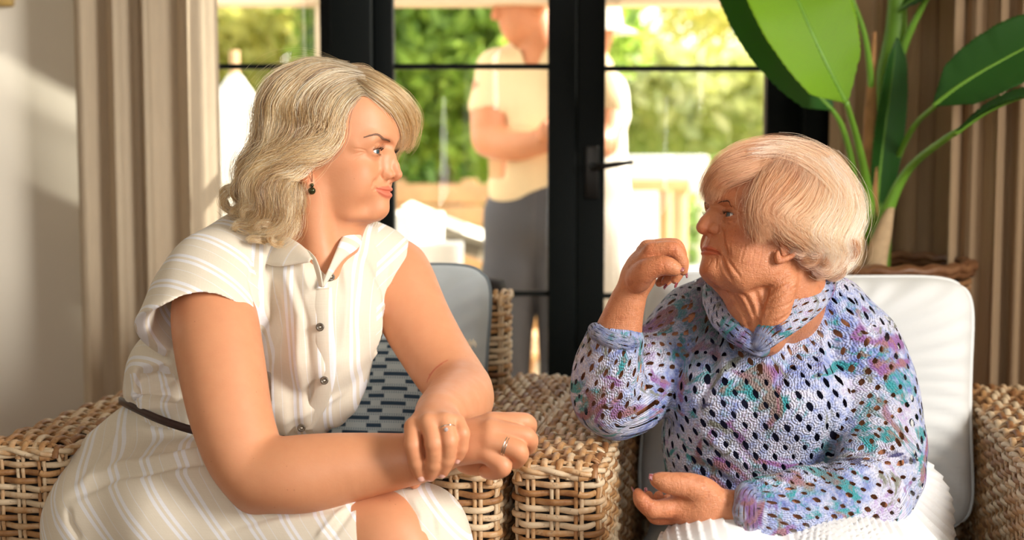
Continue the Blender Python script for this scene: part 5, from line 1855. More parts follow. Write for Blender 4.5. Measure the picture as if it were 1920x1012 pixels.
# far cap sleeve
S.chain(*Q((700, 492, 2.345, .056), (752, 545, 2.35, .060), (772, 590, 2.345, .06)), 0.03)
S.chain(*Q((735, 530, 2.35, .046), (772, 590, 2.345, .054), (800, 640, 2.34, .06)), 0.004, 's')
plo = P(200, 760, 2.0); phi = P(476, 540, 2.2)
S.plane(P(372, 632, 2.08), (-0.10, -0.62, -0.78), (plo[0], 1.95, P(300, 760, 2.1)[2]), (P(486, 500, 2.1)[0], 2.19, P(300, 540, 2.1)[2]))
S.plane(P(750, 545, 2.35), (0.84, -0.05, -0.42), (P(716, 600, 2.3)[0], 2.2, P(700, 640, 2.3)[2]), (hi[0], hi[1], hi[2]))
# neck hole and V opening
S.chain(*Q((600, 380, 2.24, .066), (585, 440, 2.235, .062), (580, 480, 2.22, .042)), 0.008, 's')
S.chain(*Q((606, 440, 2.15, .042), (603, 492, 2.11, .020), (601, 528, 2.08, .003)), 0.008, 's')
S.smooth(1)
V, F, N = finish(S, 2)
c3 = V[F].mean(1)
pu = np.array(proj(V.mean(0)))
z_ = V - CAM
dz = z_ @ CF
PX = 960 + FPX * (z_ @ CX) / dz; PY = 506 - FPX * (z_ @ CU) / dz
# gathers below the yoke, crumples at the waist, creases
ctr = np.array([P(520, 650, 2.29)[0], 2.29])
ang = np.arctan2(V[:, 0] - ctr[0], -(V[:, 1] - ctr[1]))
lean_u = (V[:, 0] - P(600, 500, 2.15)[0]) / (1 - 0.7 * np.clip(P(600, 480, 2.2)[2] - V[:, 2], -0.1, 0.4)) + 0.003 * vnoise(V, 9, 3)
g1 = vnoise(np.column_stack([lean_u * 9, V[:, 1] * 3, V[:, 2] * 1.1]), 9, 4)
low = np.clip((PY - 470) / 60, 0, 1)
nsl = np.clip((PX - 480 - (PY - 600) * 0.1) / 40, 0, 1); nsl = np.maximum(nsl, np.clip((PY - 690) / 40, 0, 1)) * np.clip((770 - PX - (PY - 500) * 0.5) / 30, 0, 1)
disp = 0.0036 * g1 * low * (0.15 + 0.85 * nsl)
wz = np.exp(-((PY - 745) / 42) ** 2) * np.clip((430 - PX) / 120, 0, 1)
disp += 0.006 * wz * vnoise(np.column_stack([V[:, 0] * 4, V[:, 1] * 3, (V[:, 2] + 0.35 * V[:, 0]) * 26]), 3.2, 8)
wz2 = np.exp(-((PY - 800) / 40) ** 2)
disp += 0.004 * wz2 * vnoise(np.column_stack([lean_u * 20, V[:, 1] * 6, V[:, 2] * 5]), 4, 18)


def fold(PXY, pts, wid, dep):
    d_, t_ = segdist(np.column_stack(PXY), np.array(pts, float), cols=(0, 1))
    return dep * np.exp(-(d_ / wid) ** 2) * np.clip(np.minimum(t_, 1 - t_) * 5 + 0.1, 0, 1)


front = (V[:, 1] < 2.34)
for pts, wid, dep in (([(478, 452), (470, 520), (490, 600), (498, 640)], 5, -0.005), ([(492, 455), (486, 520), (506, 600), (516, 660)], 7, 0.004),
                      ([(506, 520), (524, 600), (500, 700), (470, 760)], 8, -0.005), ([(530, 500), (560, 590), (560, 700)], 7, 0.003), ([(548, 500), (575, 600), (580, 690)], 5, -0.003),
                      ([(640, 480), (650, 560), (640, 660)], 6, 0.003), ([(660, 480), (668, 560), (672, 640)], 6, -0.003), ([(500, 770), (560, 740), (640, 690)], 8, -0.004), ([(510, 800), (580, 770), (650, 730)], 8, 0.004),
                      ([(696, 440), (730, 500), (716, 590)], 5, -0.003), ([(330, 640), (300, 700), (250, 720)], 6, -0.004), ([(345, 700), (300, 730), (240, 740)], 6, 0.004), ([(350, 740), (300, 755), (240, 752)], 5, -0.004)):
    disp += fold((PX, PY), pts, wid, dep) * front
V = V + N * disp[:, None]
# stripes: down the front, across the cap sleeves
cPX = PX[F].mean(1); cPY = PY[F].mean(1)
sl1 = (cPX < 470 + (cPY - 450) * 0.15) & (cPY < 700) & (c3[:, 1] < 2.30) & (cPX + (cPY - 560) * 0.1 < 490)
sl2 = (cPX > 708 - (cPY - 450) * 0.02) & (cPY < 640)
ax1 = P(362, 650, 2.08) - P(500, 470, 2.2); ax1 /= np.linalg.norm(ax1)
ax2 = P(775, 560, 2.35) - P(700, 480, 2.35); ax2 /= np.linalg.norm(ax2)
uF = np.column_stack([lean_u + 0.014, V[:, 2]])
u1 = np.column_stack([(V - P(500, 470, 2.2)) @ ax1 + 0.008, V[:, 0]])
u2 = np.column_stack([(V - P(700, 480, 2.35)) @ ax2, V[:, 2]])
uv = uF[F].copy(); uv[sl1] = u1[F][sl1]; uv[sl2] = u2[F][sl2]
dress = mesh_np('dress_bodice', V, F, m_dress, young, uv=uv.reshape(-1, 2))


def surf_Y(V, F, px, py, N=None):
    """front-most point of a surface at a place in the photograph"""
    z = V - CAM; d = z @ CF
    X_ = 960 + FPX * (z @ CX) / d; Y_ = 506 - FPX * (z @ CU) / d
    m = (X_ - px) ** 2 + (Y_ - py) ** 2
    j = np.argsort(m)[:60]
    j = j[np.argsort(d[j])[:6]]
    return V[j, 1].mean()


# placket strip and buttons
pl = [(603, 540), (604, 575), (606, 613), (610, 660), (609, 713), (594, 762), (568, 808)]
pp = np.array([P(x, y, surf_Y(V, F, x, y) - 0.0015) for x, y in pl])
pc_ = cr(pp, 60)
wd = np.array([0.0150, 0, 0.001])
rows = []
for s_ in np.linspace(-1, 1, 9):
    off = pc_ + wd * s_ + np.array([0, 0.0035, 0]) * s_ ** 2 + np.array([0, -0.001, 0])
    rows.append(off)
G = np.array(rows)
k_ = mesh_np('placket', G.reshape(-1, 3), gridf(9, 60), m_dress, young, uv=np.column_stack([(G[..., 0].ravel() - G[4, :, 0].mean()) * 0.4 + 0.006, G[..., 2].ravel()]))
md = k_.modifiers.new('t', 'SOLIDIFY'); md.thickness = 0.0016
m_but = simple('brown_horn_button', srgb(96, 84, 70), 0.25, 0.5, 200)
m_thr = simple('pale_thread', srgb(235, 228, 214), 0.8)
for x, y, tl in ((620, 519, 0.5), (600, 613, 0.1), (608, 713, 0.1), (565, 802, 0.15)):
    yb = surf_Y(V, F, x, y) - 0.0045
    M = Matrix.Translation(Vector(P(x, y, yb))) @ Matrix.Rotation(tl, 4, 'Z') @ Matrix.Rotation(math.pi / 2 - 0.12, 4, 'X')
    b = MB().lathe([(0.0001, 0.0008), (0.0028, 0.0008), (0.0036, 0.0022), (0.0055, 0.0024), (0.0062, 0.0014), (0.0062, 0.0), (0.0001, 0.0)], k=28, M=M).build('button', m_but, young)
    th = MB()
    for s_ in (-1, 1):
        pts = [Vector(M @ Vector((-0.0016, s_ * 0.0008, 0.0012))), Vector(M @ Vector((0, s_ * 0.0004, 0.0020))), Vector(M @ Vector((0.0016, -s_ * 0.0008, 0.0012)))]
        th.tube([tuple(q) for q in pts], 0.0005, 6)
    th.build('thread', m_thr, b)


def strip(name, e1, e2, mat, parent, n=40, m=8, bulge=0.003, th=0.002, uvs=(0.35, 1.0)):
    """cloth strip between two edges given as photograph places with depth"""
    a = cr([P(*q) for q in e1], n); b = cr([P(*q) for q in e2], n)
    v = np.linspace(0, 1, m)[:, None, None]
    G = a[None] * (1 - v) + b[None] * v
    d = (b - a); tn = np.gradient(a, axis=0); nr = np.cross(tn, d); nr /= np.linalg.norm(nr, axis=1, keepdims=True) + 1e-9
    nr[nr[:, 1] > 0] *= -1
    G = G + nr[None] * (bulge * 4 * v * (1 - v))
    L = np.linspace(0, np.linalg.norm(np.diff(a, axis=0), axis=1).sum(), n)
    wv = np.linspace(0, np.linalg.norm(d, axis=1).mean(), m)
    uv = np.stack([np.repeat(L[None] * uvs[0], m, 0), np.repeat(wv[:, None], n, 1)], -1)
    o = mesh_np(name, G.reshape(-1, 3), gridf(m, n), mat, parent, uv=uv.reshape(-1, 2))
    md = o.modifiers.new('t', 'SOLIDIFY'); md.thickness = th; md.offset = 0
    return o


# collar: stand, two leaves
strip('collar', [(496, 438, 2.235), (520, 436, 2.180), (550, 450, 2.150), (572, 466, 2.125), (586, 487, 2.105)], [(470, 470, 2.20), (494, 492, 2.145), (520, 499, 2.118), (550, 496, 2.108), (580, 492, 2.100)], m_dress, young, bulge=0.004)
strip('collar', [(661, 424, 2.215), (652, 432, 2.190), (640, 447, 2.165), (625, 482, 2.130), (602, 536, 2.105)], [(672, 432, 2.220), (678, 448, 2.200), (671, 465, 2.165), (640, 490, 2.140), (606, 538, 2.107)], m_dress, young, bulge=0.003)
strip('neck_facing', [(572, 466, 2.130), (584, 484, 2.112), (592, 508, 2.100), (600, 537, 2.098)], [(580, 470, 2.118), (592, 484, 2.104), (601, 508, 2.092), (606, 538, 2.092)], m_dress, young, bulge=0.001, uvs=(0.01, 1))

# belt
m_belt = simple('dark_brown_leather', srgb(52, 30, 28), 0.38, 0.2, 60)
bp_ = cr([P(*q) for q in ((224, 752, 2.33), (228, 752, 2.26), (250, 763, 2.20), (300, 786, 2.155), (370, 808, 2.135), (450, 824, 2.13), (520, 824, 2.155), (562, 819, 2.20), (582, 812, 2.27))], 80)
G = []
for s_ in (-1, 0, 1):
    G.append(bp_ + np.array([0, -0.001 * (1 - abs(s_)), 0.0062 * s_]))
G = np.array(G)
b_ = mesh_np('belt', G.reshape(-1, 3), gridf(3, 80), m_belt, young)
md = b_.modifiers.new('t', 'SOLIDIFY'); md.thickness = 0.003; md.offset = 0

# skirt
lo = np.array([P(80, 900, 2.15)[0] - 0.03, 1.82, 0.30]); hi = np.array([P(880, 900, 1.95)[0] + 0.03, 2.50, P(300, 735, 2.25)[2]])
S = SDF(lo, hi, 0.0034)
for r_ in ((402, 800, 2.30, .150, .115, .055), (330, 880, 2.29, .170, .16, .10), (268, 960, 2.24, .150, .17, .10)):
    E(S, *r_, k=0.05)
S.chain(*Q((230, 1000, 2.16, .105), (360, 985, 2.10, .112), (500, 1012, 2.05, .092), (600, 1014, 2.01, .076), (650, 1012, 1.995, .067), (690, 1016, 1.985, .062)), 0.05)
S.chain(*Q((380, 930, 2.30, .11), (600, 990, 2.14, .080), (720, 1000, 2.05, .064), (785, 1000, 1.995, .062), (800, 1050, 1.99, .058), (800, 1180, 2.00, .056)), 0.04)
S.chain(*Q((250, 1050, 2.15, .11), (300, 1150, 2.12, .12), (640, 1150, 2.02, .09)), 0.05)
# the opening over the near knee
S.chain(*Q((690, 942, 1.955, .010), (716, 975, 1.93, .020), (732, 1010, 1.91, .026), (738, 1100, 1.89, .030)), 0.008, 's')
V, F, N = finish(S, 2)
z_ = V - CAM; dz = z_ @ CF
PX = 960 + FPX * (z_ @ CX) / dz; PY = 506 - FPX * (z_ @ CU) / dz
disp = 0.003 * vnoise(np.column_stack([(V[:, 0] + V[:, 2] * 0.6) * 6, V[:, 1] * 3, V[:, 2] * 3]), 5, 31)
for pts, wid, dep in (([(120, 940), (220, 890), (330, 868), (430, 858), (500, 850)], 9, -0.010), ([(130, 925), (230, 876), (340, 852), (430, 844)], 9, 0.007), ([(300, 850), (360, 838), (430, 822)], 7, -0.005),
                      ([(260, 800), (330, 815), (400, 818)], 7, 0.005), ([(540, 960), (600, 948), (680, 944)], 6, -0.003), ([(400, 1000), (520, 965), (660, 950)], 7, -0.004), ([(620, 1012), (650, 970), (668, 940)], 5, -0.003), ([(590, 1012), (630, 965), (655, 942)], 5, 0.003),
                      ([(790, 925), (812, 960), (818, 1012)], 6, -0.003), ([(770, 930), (790, 965), (790, 1012)], 6, 0.003), ([(240, 790), (200, 860), (150, 920)], 9, 0.005), ([(128, 950), (132, 980), (150, 1012)], 6, -0.005)):
    disp += fold((PX, PY), pts, wid, dep) * (V[:, 1] < 2.32)
V = V + N * disp[:, None]
zf = np.interp(V[:, 0], [P(110, 940, 2.1)[0], P(300, 880, 2.1)[0], P(520, 850, 2.1)[0]], [P(110, 940, 2.1)[2], P(300, 872, 2.1)[2], P(520, 850, 2.1)[2]])
ab = V[:, 2] - zf
u = V[:, 0] + 0.40 * np.maximum(ab, 0) - 0.85 * np.maximum(-ab, 0) * -1.0 * -1 + 0.0 * ab
u = V[:, 0] + 0.40 * np.maximum(ab, 0) - 0.85 * np.minimum(ab, 0) * -1
mesh_np('dress_skirt', V, F, m_dress, young, uv=np.column_stack([u * 0.9, V[:, 2]]))
# ------------------------------------------------------------------ the older woman: arms, hands, crochet top, skirt
OLDBODY = True


def oskin(V, warm=(), red=(1.0, 0.74, 0.66)):
    T = np.ones((len(V), 4))
    for tp, r_ in warm:
        w = np.exp(-(np.linalg.norm(V - tp, axis=1) / r_) ** 2)[:, None] * 0.55
        T[:, :3] *= 1 - w * (1 - np.array(red))
    return T


def knuckles(V, N, pts, r=0.004, dep=0.0006):
    """short creases across the finger joints: (point, direction across)"""
    d = np.zeros(len(V))
    for p, ax in pts:
        ax = np.array(ax, float); ax /= np.linalg.norm(ax)
        for o in (-0.0022, 0.0, 0.0022):
            q = V - (p + ax * o)
            al = q @ ax; R_ = np.linalg.norm(q, axis=1)
            d -= dep * np.exp(-(al / 0.0009) ** 2) * np.exp(-(R_ / 0.012) ** 4)
    return V + N * d[:, None]


# right arm: elbow on the chair arm, hand raised by the chin
u1_ = Q((1300, 600, 2.34, .046), (1235, 680, 2.30, .045), (1165, 748, 2.23, .040))
f1_ = Q((1155, 745, 2.21, .040), (1148, 690, 2.17, .039), (1158, 630, 2.15, .0285), (1172, 580, 2.14, .0200), (1182, 550, 2.135, .0185))
lo, hi = bounds(u1_[0], f1_[0], P(1285, 455, 2.1), pad=0.06)
S = SDF(lo, hi, H_)
S.chain(u1_[0], u1_[1], 0.02, n=14)
S.chain(f1_[0], f1_[1], 0.018, n=18, sq=((0.2, 1, 0), 0.92))
S.chain(*Q((1182, 552, 2.135, .0185), (1196, 520, 2.13, .0235), (1204, 500, 2.125, .0240)), 0.014)
for a, r_ in (((1222, 470, 2.098), .0125), ((1214, 466, 2.122), .0130), ((1208, 472, 2.146), .0125), ((1206, 486, 2.165), .0110)):
    S.cap(P(1200, 505, 2.125 + (a[2] - 2.125) * 0.5), .0165, P(*a), r_, 0.010)
finger(S, [(1222, 470, 2.098, .0118), (1262, 467, 2.088, .0100), (1278, 490, 2.092, .0086), (1281, 508, 2.096, .0068)], 0.004)
finger(S, [(1214, 466, 2.122, .0120), (1266, 462, 2.118, .0102), (1276, 496, 2.122, .0088), (1266, 524, 2.124, .0070)], 0.004)
finger(S, [(1208, 472, 2.146, .0115), (1258, 478, 2.150, .0098), (1262, 508, 2.150, .0085), (1248, 528, 2.146, .0070)], 0.004)
finger(S, [(1206, 486, 2.165, .0102), (1246, 494, 2.172, .0088), (1248, 518, 2.168, .0076), (1236, 530, 2.162, .0064)], 0.004)
# thumb across the front
finger(S, [(1196, 526, 2.105, .0170), (1212, 507, 2.082, .0140), (1244, 497, 2.070, .0112), (1268, 505, 2.066, .0086)], 0.008)
Va, Fa, Na = finish(S)
Va = knuckles(Va, Na, [(P(1244, 497, 2.06), P(1268, 505, 2.066) - P(1212, 507, 2.08)), (P(1262, 467, 2.08), (1, 0, -0.1)), (P(1190, 535, 2.12), (0.35, 0, 1)), (P(1184, 546, 2.12), (0.35, 0, 1)), (P(1195, 524, 2.11), (0.5, 0, 1))])
Ta = oskin(Va, [(P(1222, 466, 2.09), .012), (P(1262, 462, 2.08), .012), (P(1244, 497, 2.06), .012), (P(1215, 500, 2.08), .02)])
# left arm: along the lap, palm turned up
u2_ = Q((1590, 650, 2.27, .052), (1628, 760, 2.22, .050), (1636, 850, 2.16, .048), (1622, 925, 2.11, .044))
f2_ = Q((1620, 930, 2.10, .044), (1545, 945, 2.03, .041), (1450, 952, 1.965, .031), (1400, 954, 1.945, .0205), (1380, 953, 1.94, .0195))
lo, hi = bounds(u2_[0], f2_[0], P(1190, 950, 1.92), pad=0.06)
S = SDF(lo, hi, H_)
S.chain(u2_[0], u2_[1], 0.02, n=14)
S.chain(f2_[0], f2_[1], 0.018, n=18)
S.chain(*Q((1385, 953, 1.94, .0190), (1350, 950, 1.94, .0215), (1312, 946, 1.938, .0255), (1285, 950, 1.94, .0240)), 0.014)
S.cap(P(1330, 930, 1.932), .017, P(1305, 922, 1.928), .017, 0.014)
for a, r_ in (((1258, 952, 1.928), .0135), ((1258, 964, 1.945), .0130), ((1262, 968, 1.965), .0120), ((1268, 966, 1.98), .0110)):
    S.cap(P(1290, 950, 1.94 + (a[2] - 1.94) * 0.4), .0185, P(*a), r_, 0.010)
finger(S, [(1258, 952, 1.928, .0130), (1222, 954, 1.918, .0110), (1203, 938, 1.920, .0092), (1196, 923, 1.926, .0062)], 0.004)
finger(S, [(1258, 964, 1.945, .0125), (1230, 966, 1.948, .0105), (1217, 947, 1.952, .0088), (1216, 928, 1.954, .0062)], 0.004)
finger(S, [(1262, 968, 1.965, .0115), (1244, 962, 1.975, .0098), (1236, 944, 1.975, .0084), (1235, 928, 1.972, .0062)], 0.004)
finger(S, [(1268, 966, 1.98, .0105), (1256, 958, 1.995, .0088), (1252, 944, 1.992, .0076), (1251, 934, 1.988, .0060)], 0.004)
finger(S, [(1325, 922, 1.93, .0165), (1288, 909, 1.918, .0132), (1256, 906, 1.912, .0112), (1230, 899, 1.912, .0080)], 0.009)
Vb, Fb, Nb = finish(S)
cr_ = [(P(1256, 906, 1.90), (1, 0, 0.1)), (P(1222, 956, 1.91), (0.6, 0, -1)), (P(1240, 954, 1.91), (1, 0, 0.1)), (P(1262, 950, 1.91), (1, 0, 0.15)), (P(1288, 912, 1.90), (1, 0, 0.2))]
for x_ in (1330, 1342, 1354, 1366, 1378): cr_.append((P(x_, 945, 1.925), (1, 0, 0.12)))
Vb = knuckles(Vb, Nb, cr_)
Tb = oskin(Vb, [(P(1262, 975, 1.92), .02), (P(1215, 950, 1.91), .012), (P(1240, 975, 1.93), .015), (P(1196, 923, 1.92), .01), (P(1230, 930, 1.96), .02)])
# torso inside the clothes and legs
S = SDF(P(1180, 1012, 2.1) * np.array([1, 0, 0]) + np.array([-0.05, 1.75, 0.02]), np.array([P(1760, 500, 2.3)[0] + 0.05, 2.5, P(1400, 500, 2.3)[2]]), 0.006)
S.chain(*Q((1470, 560, 2.31, .07), (1450, 660, 2.31, .10), (1440, 800, 2.31, .105), (1470, 930, 2.31, .115)), 0.04)
S.chain(*Q((1300, 600, 2.34, .042), (1400, 580, 2.33, .05), (1500, 600, 2.30, .05), (1585, 648, 2.27, .050)), 0.03)
for dx, dy in ((0, 0), (150, 0.05)):
    S.chain([P(1450 + dx, 990, 2.27), P(1345 + dx * 1.3, 1110 + dx * 0.1, 1.955), P(1345 + dx * 1.3, 1330, 1.95)], [0.070, 0.050, 0.045], 0.04)
    k_ = P(1345 + dx * 1.3, 1330, 1.95)
    S.chain([k_, [k_[0], k_[1] + 0.02, 0.09], [k_[0] - 0.03, k_[1] - 0.12, 0.05]], [0.048, 0.034, 0.028], 0.02)
Vc, Fc, Nc = finish(S)
ob = [(old_parts[0][0], old_parts[0][1], old_parts[0][2], old_parts[0][3]), (Va, Fa, Ta, np.full(len(Va), 1.0)), (Vb, Fb, Tb, np.full(len(Vb), 1.0)), (Vc, Fc, np.ones((len(Vc), 4)), np.zeros(len(Vc)))]
fs = []; n0 = 0
for p_ in ob:
    fs.append(p_[1] + n0); n0 += len(p_[0])
mesh_np('body', np.vstack([p_[0] for p_ in ob]), np.vstack(fs), m_skin_o, old, attrs={'tint': np.vstack([p_[2] for p_ in ob]), 'wrinkle': np.concatenate([p_[3] for p_ in ob])})

m_polish = NT('dark_red_glitter_polish')
v_ = m_polish.n('TexVoronoi', None, Vector=m_polish.obj(), Scale=1500.0)
cc_ = m_polish.mix(m_polish.math('LESS_THAN', m_polish.n('TexWhiteNoise', None, Vector=v_.outputs['Color']).outputs[0], 0.25), srgb(120, 34, 38), srgb(214, 170, 176))
m_polish = m_polish.done(m_polish.bsdf(cc_, 0.15, Coat_Weight=0.6))
for base, tip, out, w, l in (((1256, 906, 1.912), (1230, 899, 1.912), (-0.15, -0.75, 0.75), .0058, .0085),
                             ((1203, 938, 1.920), (1196, 923, 1.926), (-0.8, 0.2, 0.1), .0045, .0075), ((1217, 947, 1.952), (1216, 928, 1.954), (-0.7, 0.5, 0.1), .0045, .0075),
                             ((1278, 490, 2.092), (1281, 508, 2.096), (0.8, -0.3, 0.0), .0046, .0075), ((1276, 496, 2.122), (1266, 524, 2.124), (0.8, -0.5, -0.2), .0046, .0085),
                             ((1262, 508, 2.150), (1248, 528, 2.146), (0.6, -0.6, -0.3), .0044, .0080), ((1244, 497, 2.070), (1268, 505, 2.066), (0.1, -0.6, 0.75), .0050, .0085)):
    a = P(*base); b = P(*tip); ax = (b - a) / np.linalg.norm(b - a); o_ = np.array(out, float); o_ -= ax * (o_ @ ax); o_ /= np.linalg.norm(o_)
    nail('fingernail', (b + ax * 0.0030 + o_ * 0.0058, ax, o_), old, m_polish, w, l)


# crochet: rows of petals with almond holes
def crochet(name, sc=1.0):
    t = NT(name)
    uvn = t.uv()
    o = t.obj()
    wn_ = t.noise(t.mapping(uvn, (30, 30, 1)), 1, 2).outputs['Color']
    uvd = t.n('Mix', {'data_type': 'VECTOR'}, i0=0.0035, i4=uvn, i5=wn_).outputs[1]
    a = 1 / 0.0125 * sc; b = 1 / 0.0165 * sc
    sp = t.n('SeparateXYZ', None, Vector=uvd)
    X_ = t.math('MULTIPLY', sp.outputs[0], a); Y_ = t.math('MULTIPLY', sp.outputs[1], b)
    r_ = t.math('ADD', X_, Y_); q_ = t.math('SUBTRACT', X_, Y_)
    # staggered lattice: both diagonals
    ri = t.math('ROUND', t.math('MULTIPLY', r_, 0.5)); qi = t.math('ROUND', t.math('MULTIPLY', q_, 0.5))
    dr = t.math('SUBTRACT', r_, t.math('MULTIPLY', ri, 2)); dq = t.math('SUBTRACT', q_, t.math('MULTIPLY', qi, 2))
    dx = t.math('MULTIPLY', t.math('ADD', dr, dq), 0.5); dy = t.math('MULTIPLY', t.math('SUBTRACT', dr, dq), 0.5)
    cell = t.n('CombineXYZ', None, X=ri, Y=qi, Z=0.0)
    rnd = t.n('TexWhiteNoise', {'noise_dimensions': '3D'}, Vector=cell).outputs[0]
    # almond hole, tilted
    hx = t.math('ADD', t.math('MULTIPLY', dx, 2.2), t.math('MULTIPLY', dy, 0.8)); hy = t.math('MULTIPLY', dy, 1.45)
    hd = t.math('SQRT', t.math('ADD', t.math('POWER', t.math('ABSOLUTE', hx), 1.6), t.math('POWER', t.math('ABSOLUTE', hy), 1.6)))
    nz = t.noise(o, 500, 2).outputs[0]
    th = t.math('ADD', t.math('MULTIPLY', rnd, 0.25), 0.48)
    hole = t.math('LESS_THAN', t.math('ADD', hd, t.math('MULTIPLY', t.math('SUBTRACT', nz, 0.5), 0.35)), th)
    # small pin holes between the stitches
    v2 = t.n('TexVoronoi', None, Vector=t.mapping(uvd, (1, 1, 1)), Scale=430.0 * sc)
    pin = t.math('MULTIPLY', t.math('LESS_THAN', v2.outputs['Distance'], 0.17), t.math('GREATER_THAN', t.noise(uvn, 140, 1).outputs[0], 0.50))
    hole = t.math('MAXIMUM', hole, pin)
    # petals round every hole
    rad = t.math('SQRT', t.math('ADD', t.math('MULTIPLY', dx, dx), t.math('MULTIPLY', dy, dy)))
    ang = t.math('ARCTAN2', dy, dx)
    pet = t.math('ADD', t.math('SINE', t.math('MULTIPLY', rad, 24)), t.math('MULTIPLY', t.math('SINE', t.math('MULTIPLY', ang, 14)), 0.8))
    v3 = t.n('TexVoronoi', {'feature': 'SMOOTH_F1'}, Vector=uvd, Scale=300.0 * sc)
    hh = t.math('ADD', t.math('MULTIPLY', pet, 0.35), t.math('SUBTRACT', 1.0, v3.outputs['Distance']))
    hh = t.math('ADD', hh, t.math('MULTIPLY', t.math('MINIMUM', hd, 1.0), 1.4))
    nrm = t.bump(hh, 0.85, 0.0022)
    # space-dyed colours, patch by patch
    c1 = t.noise(t.mapping(o, (1, 1, 1), (0, 0, 0), (3.1, 0, 0)), 7.5, 4, 0.65, 1.2).outputs[0]
    c2 = t.noise(t.mapping(o, (1, 1, 1), (0, 0, 0), (0, 7.7, 2)), 10, 4, 0.7, 1.5).outputs[0]
    c3 = t.noise(t.mapping(o, (1, 1, 1), (0, 0, 0), (5, 1.7, 9)), 11, 3, 0.6, 1.0).outputs[0]
    fine = t.noise(o, 120, 3).outputs[0]
    lav = t.ramp(t.math('ADD', t.math('MULTIPLY', c1, 0.7), t.math('MULTIPLY', fine, 0.3)), [(0.32, srgb(58, 72, 146)), (0.40, srgb(118, 134, 198)), (0.48, srgb(170, 180, 220)), (0.57, srgb(206, 208, 228)), (0.68, srgb(176, 152, 204))])
    def patch(v, lo_, hi_): return t.n('MapRange', None, Value=v, i1=lo_, i2=hi_).outputs[0]
    c = t.mix(patch(c2, 0.53, 0.60), lav, srgb(46, 146, 156))
    c = t.mix(patch(c3, 0.60, 0.66), c, srgb(140, 92, 156))
    c = t.mix(patch(t.math('ADD', t.math('MULTIPLY', c2, -1), 1.0), 0.60, 0.66), c, srgb(126, 128, 118))
    c = t.mix(patch(t.math('ADD', t.math('MULTIPLY', c3, -1), 1.0), 0.62, 0.68), c, srgb(60, 60, 110))
    c = t.mix(t.math('MULTIPLY', patch(t.math('MULTIPLY', c2, c3), 0.32, 0.36), 0.7), c, srgb(158, 110, 96))
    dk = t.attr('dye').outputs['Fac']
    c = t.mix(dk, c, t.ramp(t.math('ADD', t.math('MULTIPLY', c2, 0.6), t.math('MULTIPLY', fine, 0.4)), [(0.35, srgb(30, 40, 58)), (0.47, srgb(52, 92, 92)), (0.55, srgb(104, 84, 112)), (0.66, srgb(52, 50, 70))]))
    b_ = t.bsdf(c, 0.82, nrm, Sheen_Weight=0.2)
    return t.done(t.n('MixShader', None, i0=hole, i1=b_, i2=t.n('BsdfTransparent')))


m_cro = crochet('space_dyed_crochet')
m_cam = simple('navy_camisole', srgb(26, 28, 62), 0.8, 0.2, 30)


def torso_old(S, g=0.0):
    for px, py, Y, rx, ry, rz in ((1455, 640, 2.31, .150, .112, .100), (1440, 730, 2.29, .158, .120, .10), (1425, 830, 2.28, .158, .125, .11), (1450, 930, 2.29, .172, .125, .12)):
        S.ell(P(px, py, Y), (rx + g, ry + g, rz + g), 0.05)
    S.ell(P(1375, 745, 2.215), (.085 + g, .075 + g, .072 + g), 0.045); S.ell(P(1490, 755, 2.195), (.085 + g, .078 + g, .075 + g), 0.045)
    p_, r_ = Q((1306, 594, 2.34, .054), (1380, 570, 2.33, .060), (1460, 556, 2.32, .064), (1550, 600, 2.285, .064), (1596, 655, 2.265, .072))
    S.chain(p_, r_ + g, 0.035)


lo = np.array([P(1060, 700, 2.2)[0], 1.86, P(1400, 1040, 1.95)[2] - 0.03]); hi = np.array([P(1720, 800, 2.2)[0] + 0.02, 2.47, P(1500, 495, 2.3)[2]])
S = SDF(lo, hi, 0.003)
torso_old(S)
s1 = Q((1304, 598, 2.34, .056), (1235, 685, 2.30, .056), (1165, 748, 2.22, .0555), (1140, 745, 2.20, .050), (1143, 690, 2.17, .0475), (1152, 640, 2.152, .0385), (1156, 618, 2.148, .0335))
s2 = Q((1596, 655, 2.265, .073), (1626, 730, 2.235, .072), (1640, 800, 2.20, .068), (1642, 870, 2.15, .0655), (1622, 925, 2.10, .060), (1540, 948, 2.03, .051), (1450, 955, 1.965, .041), (1408, 955, 1.945, .0335), (1392, 954, 1.942, .0300))
S.chain(s1[0], s1[1], 0.018, n=26)
S.chain(s2[0], s2[1], 0.018, n=34)
# open cuffs and neckline
d1_ = s1[0][-1] - s1[0][-2]; d2_ = s2[0][-1] - s2[0][-2]
S.plane(s1[0][-1] + np.array([0, 0, 0.004]), (0.10, 0.05, 1.0), (P(1105, 600, 2.1)[0], 2.05, P(1100, 640, 2.15)[2]), (P(1215, 600, 2.1)[0], 2.25, P(1100, 540, 2.15)[2]))
S.plane(s2[0][-1], d2_, (P(1330, 900, 1.9)[0], 1.86, P(1390, 1040, 1.9)[2]), (P(1412, 900, 1.95)[0], 2.05, P(1390, 880, 1.9)[2]))
S.cap(s1[0][-1] + np.array([0, 0, 0.03]), 0.033, s1[0][-2], 0.031, 0.004, 's')
S.cap(s2[0][-1] + d2_ * 0.8, 0.029, s2[0][-2], 0.028, 0.004, 's')
S.chain(*Q((1470, 500, 2.26, .080), (1466, 556, 2.24, .058), (1440, 604, 2.20, .034), (1430, 640, 2.165, .014)), 0.012, 's')
S.smooth(1)
V, F, N = finish(S, 2)
z_ = V - CAM; dz = z_ @ CF
PX = 960 + FPX * (z_ @ CX) / dz; PY = 506 - FPX * (z_ @ CU) / dz
da, ta = segdist(V, s1[0]); db, tb = segdist(V, s2[0])
ra = np.interp(ta, np.linspace(0, 1, len(s1[1])), s1[1]); rb = np.interp(tb, np.linspace(0, 1, len(s2[1])), s2[1])
